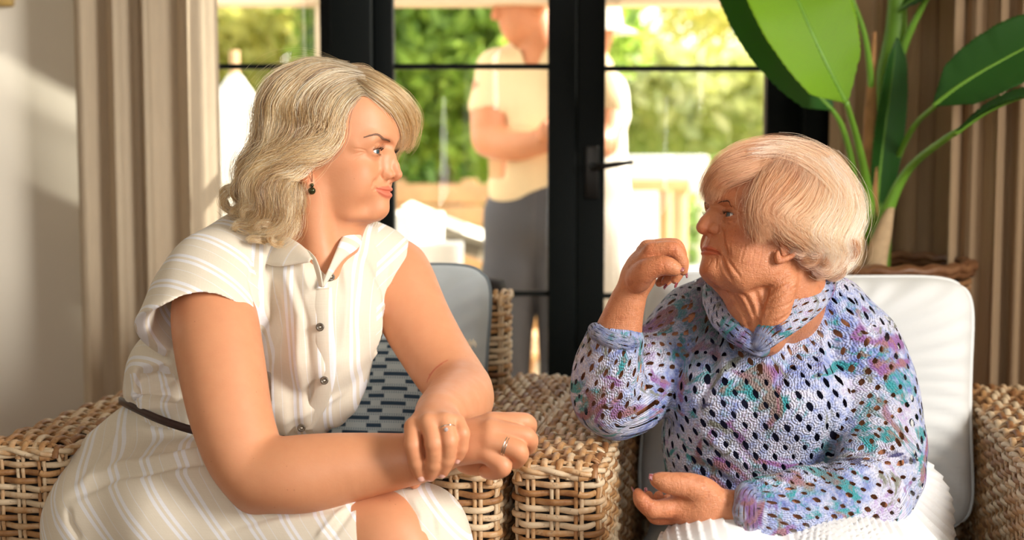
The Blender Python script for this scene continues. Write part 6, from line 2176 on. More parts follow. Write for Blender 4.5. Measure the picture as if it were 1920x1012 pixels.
# drape: long soft folds under the bust, at the elbows, beside the sleeves
disp = 0.0022 * vnoise(V, 26, 41)
disp += 0.004 * np.exp(-((PY - 880) / 70) ** 2) * vnoise(np.column_stack([(V[:, 0] + V[:, 2]) * 14, V[:, 1] * 5, V[:, 2] * 5]), 3, 42) * (db > rb * 1.05)
for pts, wid, dep in (([(1555, 600), (1568, 700), (1560, 800), (1552, 870), (1530, 893)], 9, -0.006), ([(1330, 560), (1345, 640), (1330, 720), (1290, 790)], 8, -0.006), ([(1352, 560), (1364, 650), (1352, 740)], 9, 0.006),
                      ([(1490, 560), (1450, 660), (1420, 700)], 9, 0.006), ([(1500, 590), (1480, 680), (1440, 740)], 9, -0.005), ([(1540, 560), (1545, 640), (1535, 720)], 7, 0.004),
                      ([(1205, 640), (1205, 700), (1190, 770)], 8, -0.004), ([(1250, 620), (1230, 700), (1200, 750)], 6, -0.004), ([(1120, 770), (1170, 740), (1230, 740)], 7, 0.004), ([(1300, 800), (1400, 870), (1540, 880)], 10, 0.005), ([(1280, 850), (1380, 910), (1500, 915)], 9, -0.005),
                      ([(1560, 860), (1610, 850), (1680, 820)], 8, -0.004), ([(1570, 885), (1620, 880), (1680, 860)], 7, 0.004), ([(1395, 930), (1440, 935), (1520, 925)], 5, -0.002)):
    disp += fold((PX, PY), pts, wid, dep) * (V[:, 1] < 2.36)
V = V + N * disp[:, None]


def tube_uv(V, path, n=200):
    """length along and distance round a limb"""
    c = cr(path, n)
    d_, t_ = segdist(V, c)
    i = np.clip((t_ * (n - 1)).astype(int), 0, n - 2)
    tan = np.gradient(c, axis=0); tan /= np.linalg.norm(tan, axis=1, keepdims=True)
    ref = np.array([0, 1.0, 0.15]); e1 = ref - tan * (tan @ ref)[:, None]; e1 /= np.linalg.norm(e1, axis=1, keepdims=True); e2 = np.cross(tan, e1)
    q = V - c[i]
    a = np.arctan2((q * e2[i]).sum(1), -(q * e1[i]).sum(1))
    L = np.linalg.norm(np.diff(c, axis=0), axis=1).sum()
    return np.column_stack([a * 0.055, t_ * L])


uT = np.column_stack([np.arctan2(V[:, 0] - P(1440, 700, 2.3)[0], -(V[:, 1] - 2.32)) * 0.155, V[:, 2]])
limbs = [(s1[0][:3], s1[1][:3]), (s1[0][2:], s1[1][2:]), (s2[0][:5], s2[1][:5]), (s2[0][4:], s2[1][4:])]
cost = []; us = []
for lp_, lr_ in limbs:
    d_, t_ = segdist(V, lp_)
    L_ = np.concatenate([[0], np.cumsum(np.linalg.norm(np.diff(lp_, axis=0), axis=1))]); L_ /= L_[-1]
    cost.append(np.where((t_ < 0.01) | (t_ > 0.99) & (lp_[-1, 0] > 0.9 * lp_[0, 0] + 99), 1.0, np.abs(d_ - np.interp(t_, L_, lr_)))); us.append(tube_uv(V, lp_))
cost = np.array([np.minimum(c_, 1)[F].mean(1) for c_ in cost])
best = np.argmin(cost, 0)
okm = cost.min(0) < 0.013
cx_, cy_ = PX[F].mean(1), PY[F].mean(1)
okm &= np.where(best < 2, cx_ < 1290, (cx_ > 1568) | (cy_ > 905))
uv = uT[F].copy()
flat = np.abs(N[F].mean(1)[:, 2]) > 0.62
uv[flat] = np.column_stack([V[:, 0] - P(1440, 700, 2.3)[0], V[:, 1] * 1.1])[F][flat]
for q_ in range(4):
    m_ = okm & (best == q_)
    uv[m_] = us[q_][F][m_]
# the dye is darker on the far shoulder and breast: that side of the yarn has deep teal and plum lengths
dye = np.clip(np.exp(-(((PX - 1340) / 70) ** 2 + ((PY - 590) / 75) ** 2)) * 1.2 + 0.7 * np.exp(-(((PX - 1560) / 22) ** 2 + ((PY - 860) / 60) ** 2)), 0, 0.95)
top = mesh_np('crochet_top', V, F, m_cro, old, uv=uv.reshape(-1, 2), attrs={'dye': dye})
# camisole
S = SDF(lo, hi, 0.005)
torso_old(S, -0.010)
S.chain(*Q((1470, 480, 2.26, .095), (1455, 560, 2.22, .095), (1425, 640, 2.17, .075), (1425, 660, 2.16, .05)), 0.012, 's')
S.chain(*Q((1290, 590, 2.34, .075), (1260, 600, 2.34, .09)), 0.01, 's')
S.chain(*Q((1610, 640, 2.26, .070), (1660, 660, 2.26, .09)), 0.01, 's')
Vm, Fm, Nm = finish(S)
mesh_np('camisole', Vm, Fm, m_cam, old)


def roll(name, rows, mat, parent, sq=0.55, h=0.0024, sqax=None, k=0.01, amp=0.0012):
    """a thick folded edge of knitting following a path of (px, py, Y, radius)"""
    p_, r_ = Q(*rows)
    lo, hi = bounds(p_, pad=0.05)
    S = SDF(lo, hi, h)
    S.chain(p_, r_, k, n=4 * len(rows), sq=(sqax, sq) if sqax is not None else None)
    V, F, N = finish(S, 1)
    V = V + N * (amp * vnoise(V, 90, 3))[:, None]
    uv = tube_uv(V, p_)
    return mesh_np(name, V, F, mat, parent, uv=uv[F].reshape(-1, 2), attrs={'dye': np.zeros(len(V))})


roll('collar', [(1340, 548, 2.255, .020), (1356, 590, 2.215, .023), (1386, 618, 2.175, .024), (1414, 640, 2.145, .019), (1430, 656, 2.137, .011)], m_cro, old, sqax=(0.3, -0.8, 0.5))
roll('collar', [(1548, 512, 2.285, .018), (1535, 532, 2.235, .025), (1508, 562, 2.185, .029), (1470, 594, 2.150, .027), (1446, 618, 2.132, .021), (1426, 646, 2.126, .012)], m_cro, old, sqax=(-0.35, -0.8, 0.5))
roll('cuff', [(1114, 616, 2.150, .0085), (1126, 628, 2.122, .009), (1150, 638, 2.112, .009), (1180, 642, 2.122, .009), (1192, 634, 2.150, .008)], m_cro, old)
roll('cuff', [(1402, 914, 1.945, .009), (1398, 930, 1.918, .011), (1397, 955, 1.908, .012), (1400, 980, 1.918, .012), (1408, 1000, 1.945, .010)], m_cro, old)

# pleated skirt
lo = np.array([P(1200, 1000, 1.95)[0], 1.78, 0.30]); hi = np.array([P(1800, 900, 2.1)[0] + 0.03, 2.48, P(1500, 835, 2.25)[2]])
S = SDF(lo, hi, 0.0034)
for px, py, Y, rx, ry, rz in ((1590, 965, 2.24, .165, .16, .13), (1480, 960, 2.26, .175, .14, .10), (1640, 1062, 2.14, .125, .15, .09)):
    S.ell(P(px, py, Y), (rx, ry, rz), 0.05)
S.chain(*Q((1560, 1062, 2.14, .085), (1440, 1072, 2.00, .076), (1345, 1078, 1.945, .072), (1325, 1088, 1.93, .071), (1330, 1240, 1.92, .075)), 0.05)
S.chain(*Q((1640, 1085, 2.12, .10), (1600, 1110, 1.98, .092), (1560, 1130, 1.94, .09), (1560, 1260, 1.94, .09)), 0.05)
V, F, N = finish(S, 2)
z_ = V - CAM; dz = z_ @ CF
PX = 960 + FPX * (z_ @ CX) / dz; PY = 506 - FPX * (z_ @ CU) / dz
# pleats fan out from the lap
fan = np.arctan2(PY - 800, PX - 1560) * 0.30 + 0.02 * vnoise(V, 6, 3) * 0.3
sel = PX < 1500
ff = np.where(sel, (V[:, 0] * 0.9 + V[:, 2] * 0.55 - V[:, 1] * 0.2), fan)
saw = (ff / 0.0165) % 1.0
V = V + N * (0.0042 * (saw ** 1.5) - 0.002)[:, None]
V = V + N * (0.004 * vnoise(V, 14, 77))[:, None]
tw = NT('white_pleated_cotton')
bs = tw.bsdf(tw.mix(tw.noise(tw.obj(), 8, 2).outputs[0], srgb(236, 236, 238), srgb(246, 246, 246)), 0.8, tw.bump(tw.noise(tw.obj(), 700, 2).outputs[0], 0.1, 0.0005))
m_white = tw.done(tw.n('MixShader', None, i0=0.1, i1=bs, i2=tw.n('BsdfTranslucent', None, Color=(0.85, 0.85, 0.87, 1))))
mesh_np('pleated_skirt', V, F, m_white, old)
# ------------------------------------------------------------------ outside
GZ = -0.12
m_pave = simple('sandstone_paving', srgb(222, 196, 160), 0.8, 0.12, 1.3)
tag(MB().box((-14, WY + 0.13, GZ - 0.1), (14, 9.6, GZ)).build('patio', m_pave, smooth=False), kind='structure')
m_lawn = simple('lawn_green', srgb(120, 150, 70), 0.9, 0.3, 2)
tag(MB().box((-40, 9.6, GZ - 0.14), (40, 60, GZ - 0.02)).build('lawn', m_lawn, smooth=False), kind='structure')


def leafmat(name, c1, c2, tr=0.45):
    t = NT(name)
    tone = t.attr('tone').outputs['Fac']
    c = t.mix(tone, c1, c2)
    b = t.bsdf(c, 0.5)
    return t.done(t.n('MixShader', None, i0=tr, i1=b, i2=t.n('BsdfTranslucent', None, Color=t.mix(0.5, c, (0.75, 0.85, 0.15)))))


def foliage(blobs, n, size, seed):
    g = np.random.default_rng(seed)
    B = np.array(blobs, float)
    wv = B[:, 3] * B[:, 4] * B[:, 5]; k = g.choice(len(B), n, p=wv / wv.sum())
    d = g.normal(size=(n, 3)); d /= np.linalg.norm(d, axis=1, keepdims=True)
    r = 0.55 + 0.45 * g.random(n) ** 0.6
    c = B[k, :3] + d * r[:, None] * B[k, 3:6] + g.normal(0, 0.05, (n, 3))
    a = g.normal(size=(n, 3)); a /= np.linalg.norm(a, axis=1, keepdims=True)
    b = np.cross(a, g.normal(size=(n, 3))); b /= np.linalg.norm(b, axis=1, keepdims=True)
    s = size * g.uniform(0.6, 1.3, n)[:, None]
    nn = np.cross(a, b)
    V = np.stack([c - a * s, c + b * s * 0.42 + nn * s * 0.1, c + a * s, c - b * s * 0.42 + nn * s * 0.1], 1).reshape(-1, 3)
    F = np.arange(4 * n).reshape(n, 4)
    return V, F, np.repeat(g.random(n), 4)


def tree(name, label, cat, blobs, n, size, mat, trunk=None, seed=0, group=None, loc=None):
    base = loc or (blobs[0][0], blobs[0][1], GZ)
    t = empty(name, base, label=label, cat=cat, group=group)
    V, F, T = foliage(blobs, n, size, seed)
    mesh_np('crown', V, F, mat, t, smooth=False, attrs={'tone': T})
    if trunk:
        mb = MB()
        for pts, r0, r1 in trunk:
            c = cr(pts, 14); mb.tube(c, np.linspace(r0, r1, 14), 10)
        mb.build('trunk', m_bark, t)
    return t


m_bark = simple('bark', srgb(74, 62, 48), 0.9, 0.3, 8)
lg1 = leafmat('green_leaves', srgb(66, 106, 40), srgb(158, 194, 80))
lg2 = leafmat('olive_leaves', srgb(166, 166, 96), srgb(236, 220, 140))
lg3 = leafmat('hedge_leaves', srgb(100, 146, 70), srgb(176, 206, 130))
lg4 = leafmat('hazed_leaves', srgb(190, 196, 150), srgb(240, 232, 176))  # haze and glare over the far trees put into the leaf colour
# leafy tree behind the man
c = P(840, 120, 10.0)
tree('garden_tree', 'bushy green tree with a dark leaning trunk seen through the left door pane', 'tree',
     [(c[0], 10, c[2], 1.1, 0.9, 0.62), (c[0] - 0.45, 9.7, c[2] - 0.25, 0.55, 0.6, 0.4), (c[0] + 0.6, 10.2, c[2] + 0.2, 0.8, 0.7, 0.5), (c[0] - 0.1, 9.9, c[2] + 0.65, 1.1, 0.8, 0.5), (c[0] + 0.25, 9.8, c[2] - 0.45, 0.5, 0.5, 0.3)],
     9000, 0.085, lg1, [([(c[0] + 0.12, 9.9, GZ), (c[0] + 0.02, 9.9, 0.7), (c[0] - 0.08, 9.9, c[2] - 0.3), (c[0] - 0.1, 9.95, c[2])], 0.10, 0.05), ([(c[0] - 0.08, 9.9, c[2] - 0.4), (c[0] - 0.5, 9.8, c[2] + 0.1)], 0.05, 0.02)], 3)
c = P(500, 60, 12.0)
tree('garden_tree', 'golden olive tree at the top of the leftmost window', 'tree', [(c[0], 12, c[2], 1.0, 0.8, 0.42), (c[0] + 0.5, 12.3, c[2] - 0.1, 0.5, 0.6, 0.45), (c[0] - 0.6, 12, c[2] - 0.2, 0.5, 0.5, 0.4)], 5200, 0.09, lg2,
     [([(c[0] + 0.3, 12, GZ), (c[0] + 0.2, 12, 1.0), (c[0], 12, c[2])], 0.09, 0.05)], 4)
c = P(1330, 190, 13.0)
tree('garden_tree', 'pale sunlit tree seen through the right door pane', 'tree', [(c[0], 13, c[2], 1.3, 0.9, 0.5), (c[0] - 0.7, 13, c[2] + 0.25, 0.6, 0.6, 0.4), (c[0] + 0.7, 13.2, c[2] + 0.1, 0.6, 0.6, 0.45)], 5200, 0.10, lg4,
     [([(c[0], 13, GZ), (c[0] + 0.05, 13, 1.0), (c[0], 13, c[2])], 0.10, 0.05)], 5)
c = P(1400, 20, 9.0)
tree('garden_tree', 'thin dark branches with sparse leaves at the top of the right door pane', 'tree', [(c[0], 9, c[2] + 0.1, 0.55, 0.5, 0.22), (c[0] - 0.3, 9, c[2] - 0.05, 0.3, 0.3, 0.12)], 900, 0.06, lg2,
     [([(c[0] + 1.2, 9, GZ), (c[0] + 1.1, 9, 1.4), (c[0] + 0.5, 9, c[2] - 0.1), (c[0] - 0.1, 9, c[2] + 0.1)], 0.08, 0.02)], 6)
for i, (px, Y, w, hh) in enumerate(((1165, 8.6, 0.14, 0.30), (1258, 8.5, 0.15, 0.34), (1352, 8.6, 0.15, 0.36), (1448, 8.7, 0.15, 0.38))):
    c = P(px, 420, Y)
    tree('shrub', ['rounded green shrub nearest the door post in the right pane', 'green shrub behind the raised hand', 'green shrub behind the older woman\'s face', 'green shrub at the right edge of the right pane'][i], 'shrub',
         [(c[0], Y, c[2], w, 0.4, hh), (c[0], Y, c[2] - 0.4, w, 0.4, 0.4)], 2400, 0.055, lg3, None, 20 + i, 'green shrubs along the patio')
for i, (px, py, Y, rx, rz) in enumerate(((790, 300, 13, 0.55, 0.5), (930, 260, 15, 0.7, 0.6), (1200, 240, 18, 1.1, 0.5), (1440, 270, 15.5, 0.8, 0.5), (450, 200, 17, 0.75, 0.7), (600, 230, 19.2, 0.8, 0.6))):
    c = P(px, py, Y)
    tree('distant_tree', ['distant pale tree low behind the bushy tree', 'distant tree behind the man\'s back', 'distant tree right of the double door stile', 'distant tree near the right door jamb', 'distant tree at the far left of the leftmost window', 'distant tree behind the younger woman\'s head'][i], 'tree',
         [(c[0], Y, c[2], rx, 0.6, rz), (c[0] + 0.3, Y, c[2] - rz * 0.9, rx * 0.8, 0.6, rz)], 2600, 0.11, [lg3, lg4, lg4, lg4, lg2, lg4][i], [([(c[0], Y, GZ), (c[0], Y, c[2])], 0.1, 0.07)], 40 + i, 'distant garden trees')

# neighbouring white house glimpsed over the fence
m_house = simple('white_render', srgb(235, 235, 232), 0.8)
h1 = P(735, 345, 20); h2 = P(800, 250, 20)
ho = MB().box((h1[0] - 3, 20, GZ), (h2[0], 23, h2[2])).build('house', m_house, smooth=False)
tag(ho, 'white house glimpsed over the wooden fence beside the younger woman\'s nose', 'house')
MB().add([(h1[0] - 3.2, 19.8, h2[2]), (h2[0] + 0.2, 19.8, h2[2]), (h2[0] + 0.2, 23.2, h2[2]), (h1[0] - 3.2, 23.2, h2[2]), (h1[0] - 3.2, 21.5, h2[2] + 0.8), (h2[0] + 0.2, 21.5, h2[2] + 0.8)], [(0, 1, 5, 4), (2, 3, 4, 5)]).build('roof', simple('grey_roof', srgb(150, 150, 150), 0.8), ho, smooth=False)

# low wooden fence
m_wood = simple('sunlit_timber', srgb(206, 164, 118), 0.7, 0.15, 6)
fe = empty('wooden_fence', (P(840, 400, 9.2)[0], 9.2, GZ), label='low tan timber fence across the end of the patio', cat='fence')
zt_ = P(840, 345, 9.2)[2]
for i in range(7):
    z1_ = zt_ - i * 0.14
    MB().box((P(640, 400, 9.2)[0], 9.19, z1_ - 0.125), (P(1020, 400, 9.2)[0], 9.22, z1_), bev=0.005).build('rail', m_wood, fe)
for px in (650, 745, 880, 1010):
    MB().box((P(px, 400, 9.2)[0] - 0.05, 9.225, GZ), (P(px, 400, 9.2)[0] + 0.05, 9.32, zt_ + 0.03), bev=0.005).build('post', m_wood, fe)

# pergola post and beam
m_pwhite = simple('cream_painted_post', srgb(226, 208, 184), 0.6)
pg = empty('pergola', (P(612, 400, 4.5)[0], 4.5, GZ), label='cream painted pergola with a post beside the leftmost window and a beam over the doors', cat='pergola')
zb_ = P(960, 10, 4.5)[2]
MB().box((P(598, 300, 4.5)[0], 4.44, GZ), (P(622, 300, 4.5)[0], 4.56, zb_), bev=0.005).build('post', m_pwhite, pg)
MB().box((P(380, 300, 4.5)[0], 4.42, zb_), (P(1700, 300, 4.5)[0], 4.58, zb_ + 0.2), bev=0.005).build('beam', m_pwhite, pg)
MB().box((P(1690, 300, 4.5)[0], 4.44, GZ), (P(1700, 300, 4.5)[0] + 0.08, 4.56, zb_), bev=0.005).build('post', m_pwhite, pg)

# striped sun lounger
t = NT('grey_striped_canvas')
sx = t.n('SeparateXYZ', None, Vector=t.obj())
st = t.math('GREATER_THAN', t.math('SINE', t.math('MULTIPLY', t.math('ADD', sx.outputs[2], t.math('MULTIPLY', sx.outputs[0], 0.25)), 130)), 0.35)
m_str = t.done(t.bsdf(t.mix(st, srgb(236, 230, 216), srgb(160, 152, 140)), 0.85))
lx0, lx1 = P(760, 430, 6.2)[0], P(905, 430, 6.2)[0]
z0_, z1_ = P(830, 470, 6.2)[2], P(830, 385, 6.2)[2]
lg = empty('sun_lounger', ((lx0 + lx1) / 2, 6.3, GZ), label='patio lounger with a curved grey-striped cushion in front of the timber fence', cat='lounger')
n = 30; a = np.linspace(0, 1, n)
G = []
for off in (0, 0.09):
    for y_ in (6.0, 6.6):
        G.append(np.column_stack([lx0 + (lx1 - lx0 + 0.3) * a, np.full(n, y_), z1_ - (z1_ - z0_) * np.sin(a * 1.4) - off]))
G = [G[0], G[1], G[3], G[2]]
mesh_np('cushion', np.array(G).reshape(-1, 3), gridf(4, n), m_str, lg)
MB().box((lx0, 6.02, GZ + 0.3), (lx1 + 0.3, 6.58, GZ + 0.36)).build('frame', m_wood, lg)
for x_ in (lx0 + 0.05, lx1 + 0.2):
    for y_ in (6.08, 6.52):
        MB().box((x_ - 0.025, y_ - 0.025, GZ), (x_ + 0.025, y_ + 0.025, GZ + 0.3)).build('leg', m_wood, lg)
for x_ in (lx0 + 0.05, lx1 + 0.05):
    MB().box((x_ - 0.02, 6.5, GZ + 0.36), (x_ + 0.02, 6.56, z0_ + 0.02)).build('back_strut', m_wood, lg)

m_ceramic = simple('white_ceramic', srgb(240, 238, 232), 0.4)


def planter(px, py0, py1, Y, r, label, name='planter', mat=None):
    a = P(px, py1, Y); b = P(px, py0, Y)
    h_ = b[2] - GZ
    t = empty(name, (a[0], Y, GZ), label=label, cat='planter')
    MB().lathe([(0.001, 0), (r * 0.62, 0), (r * 0.72, h_ * 0.3), (r * 0.95, h_ * 0.8), (r, h_), (r * 0.88, h_), (r * 0.84, h_ * 0.9), (0.001, h_ * 0.9)], (a[0], Y, GZ), 28).build('pot', mat or m_ceramic, t)
    MB().lathe([(0.001, h_ * 0.905), (r * 0.84, h_ * 0.905)], (a[0], Y, GZ), 28).build('soil', m_bark, t)
    return t


planter(768, 398, 500, 5.3, 0.13, 'tall white planter outside beside the younger woman\'s shoulder')
planter(815, 455, 560, 4.9, 0.10, 'short white planter outside just above the blue cushion')
# folded white parasol outside the leftmost window
pa = P(440, 140, 6.0)
pr = empty('parasol', (pa[0], 6.0, GZ), label='folded white parasol standing outside the leftmost window', cat='parasol')
MB().lathe([(0.001, 0), (0.22, 0), (0.22, 0.06), (0.03, 0.08), (0.03, 0.10), (0.001, 0.10)], (pa[0], 6.0, GZ), 24).build('base', m_ceramic, pr)
MB().tube([(pa[0], 6.0, GZ + 0.05), (pa[0], 6.0, pa[2] + 0.1)], 0.02, 10).build('pole', m_wood, pr)
th = np.linspace(0, 2 * np.pi, 48, endpoint=False)
rows = []
for z_, r_ in ((0.55, 0.12), (0.75, 0.17), (1.0, 0.15), (1.25, 0.10), (pa[2], 0.02)):
    rr = r_ * (1 + 0.25 * np.sin(th * 8))
    rows.append(np.column_stack([pa[0] + rr * np.cos(th), 6.0 + rr * np.sin(th), np.full(48, z_)]))
mesh_np('canopy', np.array(rows).reshape(-1, 3), gridf(5, 48, wrap=True), simple('white_canvas_outside', srgb(242, 240, 234), 0.85), pr)
# outdoor sofa behind the leftmost window, table and white chairs on the right
sf = P(470, 330, 7.0)
so = empty('outdoor_sofa', (sf[0], 7.0, GZ), label='terracotta cushioned outdoor sofa low in the leftmost window', cat='sofa')
m_terra = simple('terracotta_cushions', srgb(190, 128, 88), 0.85, 0.1, 4)
MB().box((sf[0] - 0.6, 6.8, GZ + 0.08), (sf[0] + 0.5, 7.5, GZ + 0.36), bev=0.04).build('frame', m_wood, so)
MB().box((sf[0] - 0.58, 6.78, GZ + 0.36), (sf[0] + 0.48, 7.3, GZ + 0.52), bev=0.05).build('seat', m_terra, so)
MB().box((sf[0] - 0.58, 7.3, GZ + 0.40), (sf[0] + 0.48, 7.5, sf[2] + 0.12), bev=0.05).build('back', m_terra, so)
for x_ in (-0.52, 0.42):
    for y_ in (6.85, 7.42):
        MB().box((sf[0] + x_ - 0.03, y_ - 0.03, GZ), (sf[0] + x_ + 0.03, y_ + 0.03, GZ + 0.1)).build('leg', m_wood, so)
tb = P(1215, 333, 6.6)
to_ = empty('patio_table', (tb[0], 6.6, GZ), label='tan wooden patio table seen beside the door handle', cat='table')
MB().box((tb[0] - 0.30, 6.3, tb[2] - 0.05), (tb[0] + 0.16, 7.0, tb[2]), bev=0.008).build('top', m_wood, to_)
for x_ in (-0.26, 0.12):
    for y_ in (6.34, 6.94):
        MB().box((tb[0] + x_ - 0.03, y_ - 0.03, GZ), (tb[0] + x_ + 0.03, y_ + 0.03, tb[2] - 0.05)).build('leg', m_wood, to_)
for i, (px, Y) in enumerate(((1196, 7.4), (1270, 8.1))):
    c = P(px, 292, Y)
    ch = empty('patio_chair', (c[0], Y, GZ), label=['white high-backed patio chair behind the table, nearer the door handle', 'white high-backed patio chair behind the table, farther from the door handle'][i], cat='chair', group='white patio chairs')
    MB().box((c[0] - 0.2, Y - 0.25, GZ + 0.45), (c[0] + 0.2, Y + 0.2, GZ + 0.52), bev=0.02).build('seat', m_ceramic, ch)
    MB().box((c[0] - 0.2, Y + 0.16, GZ + 0.5), (c[0] + 0.2, Y + 0.22, c[2]), bev=0.02).build('backrest', m_ceramic, ch)
    for x_ in (-0.17, 0.17):
        for y_ in (-0.2, 0.17):
            MB().box((c[0] + x_ - 0.02, Y + y_ - 0.02, GZ), (c[0] + x_ + 0.02, Y + y_ + 0.02, GZ + 0.46)).build('leg', m_ceramic, ch)

# ------------------------------------------------------------------ the people outside
m_skin_b = skin_mat('sunlit_skin', srgb(214, 146, 108), 0.5, 0.08)
YM = 4.6
man = empty('person', (P(985, 400, YM)[0], YM, GZ), label='man in a beige short-sleeved shirt and dark grey trousers standing outside looking down', cat='person')
HM = Head(990, 12, YM, -1, 28, pitch=-16)
S = SDF(P(860, 640, YM) * np.array([1, 0, 0]) + np.array([-0.02, 4.25, GZ - 0.01]), np.array([P(1150, 0, YM)[0] + 0.15, 4.95, HM.O[2] + 0.22]), 0.008)


def hw(x, y, z): return HM.w((x, y, z))


S.ell(hw(0.015, 0, 0.06), (.085, .082, .095), 0.02)
S.chain([hw(0.05, 0, 0.0), hw(0.06, 0, -0.05), hw(0.075, 0, -0.075)], [.062, .050, .026], 0.02)
S.chain([hw(0.108, 0, 0.03), hw(0.126, 0, -0.008)], [.010, .014], 0.01)
S.ell(hw(0.104, 0, -0.040), (.014, .022, .010), 0.006)
S.ell(hw(0.0, 0.078, 0.0), (.02, .014, .03), 0.01); S.ell(hw(0.0, -0.078, 0.0), (.02, .014, .03), 0.01)
for sd in (1, -1): S.ell(hw(0.108, 0.03 * sd, 0.028), (.012, .014, .009), 0.008, 's')
S.chain([hw(0.0, 0, -0.02), P(1010, 95, YM + 0.02)], [.058, .062], 0.03)


def PM(px, py, dy=0.0): return P(px, py, YM + dy)


# arms: near arm bent across the waist, the other meeting it
S.chain([PM(925, 150, -0.02), PM(918, 205, -0.05), PM(916, 262, -0.07)], [.055, .050, .044], 0.03, n=8)
S.chain([PM(916, 264, -0.07), PM(962, 272, -0.14), PM(1008, 268, -0.19)], [.044, .040, .030], 0.03, n=8)
for i in range(4):
    S.chain([PM(1010, 258 + i * 7, -0.19), PM(1034, 250 + i * 8, -0.21), PM(1040, 262 + i * 7, -0.16)], [.013, .012, .010], 0.012)
S.ell(PM(1016, 264, -0.19), (.035, .022, .035), 0.02)
S.chain([PM(1012, 252, -0.18), PM(1022, 236, -0.21)], [.014, .011], 0.01)
S.chain([PM(1115, 150, 0.10), PM(1135, 210, 0.02), PM(1130, 268, -0.06)], [.055, .048, .042], 0.03, n=8)
S.chain([PM(1130, 268, -0.06), PM(1085, 262, -0.16), PM(1045, 250, -0.20)], [.042, .036, .028], 0.03, n=8)
for i in range(4):
    S.chain([PM(1044, 240 + i * 7, -0.20), PM(1022, 234 + i * 7, -0.24), PM(1014, 242 + i * 7, -0.20)], [.013, .012, .010], 0.012)
S.ell(PM(1040, 250, -0.20), (.035, .022, .033), 0.02)
S.chain([PM(1040, 240, -0.2), PM(1026, 224, -0.22)], [.014, .011], 0.01)
S.chain([PM(1015, 130, 0.03), PM(1010, 250, 0.03), PM(1000, 380, 0.03)], [.10, .11, .11], 0.05)
for (kx_, dx_) in ((960, -0.03), (1055, 0.05)):
    S.chain([PM(985 + (kx_ - 985) * 0.6, 390, 0.02), PM(kx_ - 8, 560, 0.0), np.array([PM(kx_ - 10, 600, 0)[0] + dx_ * 0.2, YM + 0.03, GZ + 0.09])], [.08, .058, .04], 0.03)
    f0_ = np.array([PM(kx_ - 10, 600, 0)[0] + dx_ * 0.2, YM + 0.03, GZ + 0.045])
    S.chain([f0_, f0_ + np.array([-0.10, -0.12, -0.005])], [.042, .035], 0.02)
Vx, Fx, Nx = finish(S)
mesh_np('body', Vx, Fx, m_skin_b, man, attrs={'tint': np.ones((len(Vx), 4)), 'wrinkle': np.zeros(len(Vx))})
m_shirt = simple('beige_cotton_shirt', srgb(236, 212, 174), 0.85, 0.06, 5)
S = SDF(P(860, 400, YM) * np.array([1, 0, 0]) + np.array([0, 4.25, P(900, 400, YM)[2]]), np.array([P(1190, 0, YM)[0], 5.0, P(900, 60, YM)[2]]), 0.007)
S.chain([PM(940, 130, 0.0), PM(1010, 108, 0.04), PM(1105, 132, 0.11)], [.065, .075, .065], 0.05)
S.chain([PM(1015, 150, 0.04), PM(1012, 250, 0.03), PM(1000, 345, 0.03)], [.125, .130, .125], 0.06)
S.chain([PM(965, 200, 0.0), PM(975, 300, 0.0), PM(972, 362, 0.0)], [.095, .09, .085], 0.05)
S.chain([PM(1060, 200, 0.08), PM(1065, 300, 0.07), PM(1055, 350, 0.06)], [.10, .095, .09], 0.05)
S.chain([PM(932, 135, -0.01), PM(920, 200, -0.04)], [.070, .072], 0.03); S.chain([PM(1112, 135, 0.1), PM(1134, 200, 0.03)], [.070, .072], 0.03)
S.plane(PM(918, 214, -0.04), (-0.15, -0.1, -1), (P(860, 200, YM)[0], 4.3, P(900, 330, YM)[2]), (P(945, 200, YM)[0], 4.62, P(900, 180, YM)[2]))
S.chain([HM.O, PM(1003, 96, 0.0)], [.06, .064], 0.004, 's'); S.cap(PM(1003, 96, -0.02), .055, PM(996, 122, -0.09), .01, 0.005, 's')
Vx, Fx, Nx = finish(S)
Vx = Vx + Nx * (0.007 * vnoise(Vx * np.array([2.2, 1, 0.5]), 16, 3))[:, None]
mesh_np('shirt', Vx, Fx, m_shirt, man)
m_trs = simple('dark_grey_trousers', srgb(76, 76, 84), 0.8, 0.08, 8)
S = SDF(P(860, 640, YM) * np.array([1, 0, 0]) + np.array([0, 4.3, GZ + 0.05]), np.array([P(1150, 0, YM)[0], 4.95, P(900, 345, YM)[2]]), 0.009)
S.chain([PM(1000, 372, 0.03), PM(995, 410, 0.03)], [.135, .14], 0.05)
for (kx_, dx_) in ((958, -0.03), (1060, 0.05)):
    S.chain([PM(985 + (kx_ - 985) * 0.62, 405, 0.02), PM(kx_ - 4, 520, 0.0), np.array([PM(kx_ - 10, 600, 0)[0] + dx_ * 0.2, YM + 0.02, GZ + 0.10])], [.105, .085, .07], 0.03)
Vx, Fx, Nx = finish(S)
mesh_np('trousers', Vx, Fx, m_trs, man)
S = SDF(HM.O - 0.16, HM.O + 0.2, 0.006)
S.ell(hw(0.0, 0, 0.07), (.094, .092, .10), 0.01)
S.ell(hw(0.085, 0, 0.01), (.07, .09, .07), 0.01, 's')
S.ell(hw(-0.02, 0, -0.09), (.09, .1, .07), 0.01, 's')
Vx, Fx, Nx = finish(S)
mesh_np('hair', Vx, Fx, simple('short_brown_hair', srgb(110, 84, 62), 0.8, 0.3, 60), man)

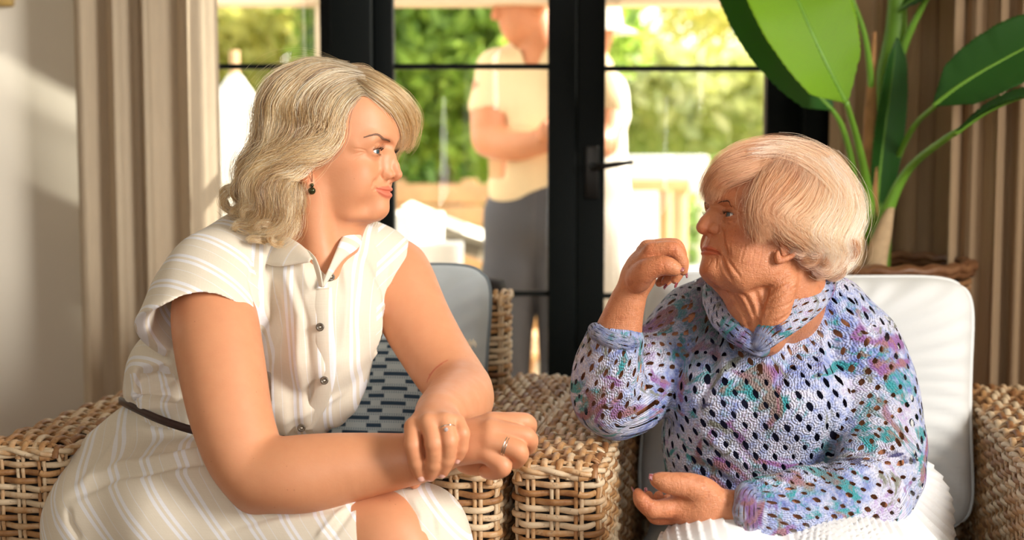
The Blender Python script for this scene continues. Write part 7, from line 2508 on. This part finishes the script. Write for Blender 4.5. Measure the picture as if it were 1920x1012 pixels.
YL = 4.95
lady = empty('person', (P(1108, 400, YL)[0], YL, GZ), label='person in white clothes and a white hat outside, mostly hidden behind the door stile', cat='person')
def PL(px, py, dy=0.0): return P(px, py, YL + dy)
HL = Head(1112, 90, YL, -1, 40)
S = SDF(np.array([PL(1010, 500)[0], YL - 0.35, GZ - 0.01]), np.array([PL(1240, 0)[0], YL + 0.35, HL.O[2] + 0.22]), 0.009)
S.ell(HL.w((0.015, 0, 0.05)), (.082, .08, .09), 0.02)
S.chain([HL.w((0.05, 0, 0.0)), HL.w((0.07, 0, -0.07))], [.058, .026], 0.02)
S.ell(HL.w((0.12, 0, -0.01)), (.014, .012, .014), 0.01)
S.chain([HL.w((0, 0, -0.03)), PL(1112, 160)], [.045, .05], 0.03)
S.chain([PL(1112, 190), PL(1110, 300), PL(1112, 350)], [.09, .09, .10], 0.05)
S.chain([PL(1085, 170, 0.0), PL(1070, 230, -0.05), PL(1085, 290, -0.12)], [.045, .04, .03], 0.02)
S.chain([PL(1140, 170, 0.0), PL(1152, 235, -0.02), PL(1138, 250, -0.15)], [.045, .04, .03], 0.02)
for i in range(4): S.chain([PL(1086 + i * 4, 290, -0.12), PL(1090 + i * 5, 312, -0.15)], [.011, .009], 0.008)
for i in range(4): S.chain([PL(1134, 248 + i * 5, -0.15), PL(1118, 250 + i * 6, -0.19)], [.011, .009], 0.008)
for x_ in (1085, 1140):
    S.chain([PL(x_, 380), PL(x_ + 2, 520), np.array([PL(x_, 600)[0], YL, GZ + 0.09])], [.085, .06, .036], 0.03)
    f0_ = np.array([PL(x_, 600)[0], YL, GZ + 0.04]); S.chain([f0_, f0_ + np.array([-0.05, -0.13, -0.01])], [.036, .028], 0.02)
Vx, Fx, Nx = finish(S)
mesh_np('body', Vx, Fx, m_skin_b, lady, attrs={'tint': np.ones((len(Vx), 4)), 'wrinkle': np.zeros(len(Vx))})
S = SDF(np.array([PL(1010, 500)[0], YL - 0.4, GZ + 0.3]), np.array([PL(1240, 0)[0], YL + 0.4, PL(1100, 130)[2]]), 0.009)
S.chain([PL(1085, 175, 0.0), PL(1112, 165), PL(1142, 175, 0.0)], [.055, .06, .055], 0.04)
S.chain([PL(1112, 190), PL(1110, 280), PL(1112, 340), PL(1118, 430), PL(1122, 520)], [.11, .105, .115, .14, .165], 0.04)
S.chain([PL(1142, 175, 0.0), PL(1152, 215, -0.01)], [.055, .052], 0.02)
Vx, Fx, Nx = finish(S)
mesh_np('dress', Vx + Nx * (0.01 * vnoise(Vx * np.array([2, 2, 0.4]), 14, 5))[:, None], Fx, simple('white_cotton_dress', srgb(240, 238, 234), 0.85), lady)
o_ = HL.O + np.array([0, 0, 0.075])
MB().lathe([(0.001, 0.115), (0.06, 0.11), (0.092, 0.07), (0.10, 0.0), (0.15, -0.02), (0.155, -0.024), (0.10, -0.008), (0.09, -0.004), (0.085, 0.06), (0.001, 0.10)], o_, 32).build('sun_hat', simple('white_straw', srgb(244, 240, 230), 0.8), lady)
# ------------------------------------------------------------------ banana plant in a rattan pot
def banana_leaf(name, mid, width, mat, parent, up=(0, 0, 1), cup=0.18, n=90, m=25, base=0.12, rip=0.0, seed=0):
    """blade along a curved midrib; width = greatest half-width"""
    c = cr(mid, n); s = np.linspace(0, 1, n)
    tan = np.gradient(c, axis=0); tan /= np.linalg.norm(tan, axis=1, keepdims=True)
    upv = np.array(up, float)
    side = np.cross(tan, upv); side /= np.linalg.norm(side, axis=1, keepdims=True)
    nr = np.cross(side, tan)
    w = width * np.clip(np.sin(np.pi * np.clip(s * 0.93 + 0.05, 0, 1)) ** 0.55, 0, 1) * np.clip((1 - s) * 9, 0, 1) ** 0.5 * np.clip(s / base, 0.02, 1) ** 0.6
    v = np.linspace(-1, 1, m)
    wave = 0.035 * np.sin(s * 55)[:, None] * np.abs(v)[None] ** 2 * 0.25 + 0.06 * np.sin(s * 9 + seed)[:, None] * np.abs(v)[None] ** 2 * 0.3
    ribs = 0.0022 * np.sin((s[:, None] * 230 - np.abs(v)[None] * 26))
    off = (np.abs(v)[None] ** 1.3) * cup * w[:, None] + wave * width + ribs * np.abs(v)[None] ** 0.3
    Vv = c[:, None] + side[:, None] * (v[None, :, None] * w[:, None, None] * (1 - 0.12 * np.abs(v)[None, :, None])) + tan[:, None] * (np.abs(v)[None, :, None] * w[:, None, None] * 0.16) + nr[:, None] * off[..., None]
    uv = np.stack([np.repeat(s[:, None] * 10, m, 1), np.repeat(v[None], n, 0)], -1).reshape(-1, 2)
    o = mesh_np(name, Vv.reshape(-1, 3), gridf(n, m), mat, parent, uv=uv)
    md = o.modifiers.new('t', 'SOLIDIFY'); md.thickness = 0.0012; md.offset = 0
    r_ = np.interp(s, [0, 0.5, 1], [0.0060, 0.0036, 0.0010])
    MB().tube(c - nr * 0.002, r_, 8).build('midrib', m_stem, o)
    return o


def leaf_material(name, g1, g2, g3, trc, trf):
    t = NT(name)
    sp = t.n('SeparateXYZ', None, Vector=t.uv())
    av = t.math('ABSOLUTE', sp.outputs[1])
    vein = t.math('SINE', t.math('MULTIPLY', t.math('SUBTRACT', t.math('MULTIPLY', sp.outputs[0], 1.0), t.math('MULTIPLY', av, 1.1)), 62))
    c = t.mix(t.n('MapRange', None, Value=vein, i1=-1.0, i2=1.0).outputs[0], g1, g2)
    c = t.mix(t.math('MULTIPLY', t.noise(t.obj(), 6, 3).outputs[0], 0.5), c, g3)
    c = t.mix(t.math('LESS_THAN', av, 0.03), c, srgb(124, 170, 60))
    b = t.bsdf(c, 0.48, t.bump(vein, 0.25, 0.001))
    tr = t.n('BsdfTranslucent', None, Color=t.mix(0.5, c, trc))
    return t.done(t.n('MixShader', None, i0=trf, i1=b, i2=tr))


m_leafy = leaf_material('lit_banana_leaf', srgb(128, 184, 40), srgb(158, 208, 56), srgb(166, 208, 64), (0.75, 0.92, 0.05, 1), 0.55)  # light through the big leaf put into a brighter colour
m_leaf = leaf_material('shaded_banana_leaf', srgb(34, 86, 30), srgb(54, 112, 40), srgb(60, 116, 40), (0.30, 0.50, 0.04, 1), 0.4)  # same foliage, shade put into a darker colour
m_stem = simple('pale_green_stalk', srgb(112, 160, 50), 0.45, 0.12, 14)
m_sheath = simple('dry_brown_sheath', srgb(166, 120, 74), 0.8, 0.3, 22, 0.4)
m_sheathp = simple('papery_tan_sheath', srgb(196, 166, 128), 0.8, 0.2, 26, 0.4)
YP = 3.12
base = P(1640, 560, YP)
plant = empty('banana_plant', (base[0], YP, 0.58), label='tall banana plant with broad glossy leaves growing from a rattan pot behind the white cushion', cat='plant')


def PP(px, py, dy=0.0): return P(px, py, YP + dy)


# pseudostems with dry sheaths
def stalk(name, rows, mat, k=14, sq=1.0):
    p_, r_ = Q(*[(a, b_, YP + c_, d) for a, b_, c_, d in rows])
    q = cr(np.column_stack([p_, r_]), 40)
    return MB().tube(q[:, :3], q[:, 3], k).build(name, mat, plant)


zb = 700
stalk('dry_sheath', [(1608, zb, -0.05, .032), (1612, 520, -0.07, .028), (1604, 440, -0.07, .018), (1600, 395, -0.06, .006)], m_sheathp)
stalk('dry_sheath', [(1632, zb, -0.08, .034), (1638, 520, -0.10, .026), (1658, 430, -0.10, .017), (1674, 380, -0.08, .005)], m_sheathp)
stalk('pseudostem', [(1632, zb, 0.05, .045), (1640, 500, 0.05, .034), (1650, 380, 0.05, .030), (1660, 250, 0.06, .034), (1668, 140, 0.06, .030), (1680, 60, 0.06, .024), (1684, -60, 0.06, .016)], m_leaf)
stalk('dry_sheath', [(1634, 560, 0.02, .016), (1634, 400, 0.015, .014), (1632, 260, 0.015, .016), (1634, 150, 0.02, .010), (1640, 60, 0.03, .004)], m_sheath)
stalk('leaf_stalk', [(1632, zb, -0.02, .024), (1634, 520, -0.03, .020), (1632, 420, -0.04, .016), (1622, 330, -0.08, .010), (1604, 250, -0.14, .007), (1586, 190, -0.2, .006)], m_stem)
stalk('leaf_stalk', [(1606, 560, 0.0, .014), (1608, 430, -0.01, .011), (1600, 320, -0.03, .0075), (1580, 240, -0.06, .006), (1560, 205, -0.08, .005)], m_stem)
stalk('leaf_stalk', [(1640, zb, -0.05, .024), (1644, 480, -0.06, .018), (1668, 385, -0.08, .013), (1706, 315, -0.12, .009), (1770, 262, -0.26, .007), (1800, 244, -0.30, .006)], m_stem)
stalk('leaf_stalk', [(1650, 460, 0.02, .012), (1676, 320, 0.03, .008), (1712, 240, -0.08, .006), (1756, 196, -0.20, .005)], m_stem)
stalk('leaf_stalk', [(1632, 340, 0.04, .010), (1634, 180, 0.02, .008), (1622, 70, -0.02, .006), (1590, -20, -0.05, .005)], m_stem)
stalk('leaf_stalk', [(1676, 140, 0.05, .012), (1706, 60, 0.02, .008), (1746, -20, -0.02, .006)], m_stem)
# big leaf with its backlight put into the colour, seen from below, tip to the lower right
banana_leaf('leaf', [PP(1586, 192, -0.2), PP(1545, 110, -0.22), PP(1500, 10, -0.20), PP(1462, -90, -0.12), PP(1430, -180, 0.0)], 0.128, m_leafy, plant, up=(0.2, -0.95, 0.25), cup=0.12, base=0.10, seed=1)
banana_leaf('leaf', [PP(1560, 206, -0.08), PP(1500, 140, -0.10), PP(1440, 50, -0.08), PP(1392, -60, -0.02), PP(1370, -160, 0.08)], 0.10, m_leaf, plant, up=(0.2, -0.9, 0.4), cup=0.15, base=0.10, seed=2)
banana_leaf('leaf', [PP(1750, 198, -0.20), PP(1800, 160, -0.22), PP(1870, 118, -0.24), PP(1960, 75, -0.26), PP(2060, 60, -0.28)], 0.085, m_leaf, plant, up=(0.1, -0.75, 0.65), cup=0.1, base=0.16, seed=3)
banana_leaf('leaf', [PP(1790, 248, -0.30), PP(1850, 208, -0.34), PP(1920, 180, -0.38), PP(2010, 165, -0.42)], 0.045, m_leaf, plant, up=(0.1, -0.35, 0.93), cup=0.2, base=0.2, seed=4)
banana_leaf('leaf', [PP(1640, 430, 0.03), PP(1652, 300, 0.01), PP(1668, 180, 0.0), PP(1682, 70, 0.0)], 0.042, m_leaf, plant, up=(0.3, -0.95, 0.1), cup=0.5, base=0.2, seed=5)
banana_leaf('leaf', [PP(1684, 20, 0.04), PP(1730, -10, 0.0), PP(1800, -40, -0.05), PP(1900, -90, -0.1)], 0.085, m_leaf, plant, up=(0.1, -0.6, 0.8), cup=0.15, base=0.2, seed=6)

# rattan pot on legs
pot = empty('rattan_planter', (base[0], YP, 0), label='brown rattan planter holding the banana plant behind the white cushion', cat='planter')
V_, F_, T_ = [], [], []
n0 = 0
zr = P(1640, 520, YP - 0.2)[2]
for j in range(int((zr - 0.15) / 0.014)):
    z_ = 0.15 + j * 0.014
    a = np.linspace(0, 2 * np.pi, 145)
    r_ = 0.175 + 0.02 * (z_ / zr) + 0.004 * np.cos(a * 36 + np.pi * j)
    C = np.column_stack([base[0] + r_ * np.cos(a), YP + r_ * np.sin(a), np.full(145, z_)])
    v, f = tubes(C[None], np.full((1, 145), 0.006), 6, np.column_stack([np.cos(a), np.sin(a), 0 * a])[None])
    V_.append(v); F_.append(f + n0); T_.append(np.full(len(v), 0.1 + 0.4 * ((j * 37) % 10) / 10)); n0 += len(v)
mesh_np('woven_wall', np.vstack(V_), np.vstack(F_), m_rat2, pot, attrs={'tone': np.concatenate(T_)})
a = np.linspace(0, 2 * np.pi, 97)
rim = MB()
for rr, zz_ in ((0.200, zr), (0.194, zr + 0.014), (0.206, zr + 0.012)):
    rim.tube(np.column_stack([base[0] + rr * np.cos(a), YP + rr * np.sin(a), zz_ + 0.003 * np.sin(a * 20)]), 0.010, 8, cap=False)
rim.build('rim', m_rat2, pot)
MB().lathe([(0.001, 0.10), (0.16, 0.10), (0.168, 0.14), (0.182, zr - 0.01), (0.172, zr - 0.01), (0.165, zr - 0.06), (0.001, zr - 0.06)], (base[0], YP, 0), 40).build('liner', m_ratin, pot)
for q in range(4):
    a_ = q * np.pi / 2 + 0.6
    MB().tube([(base[0] + 0.13 * np.cos(a_), YP + 0.13 * np.sin(a_), 0), (base[0] + 0.13 * np.cos(a_), YP + 0.13 * np.sin(a_), 0.12)], 0.018, 10).build('leg', m_leg, pot)
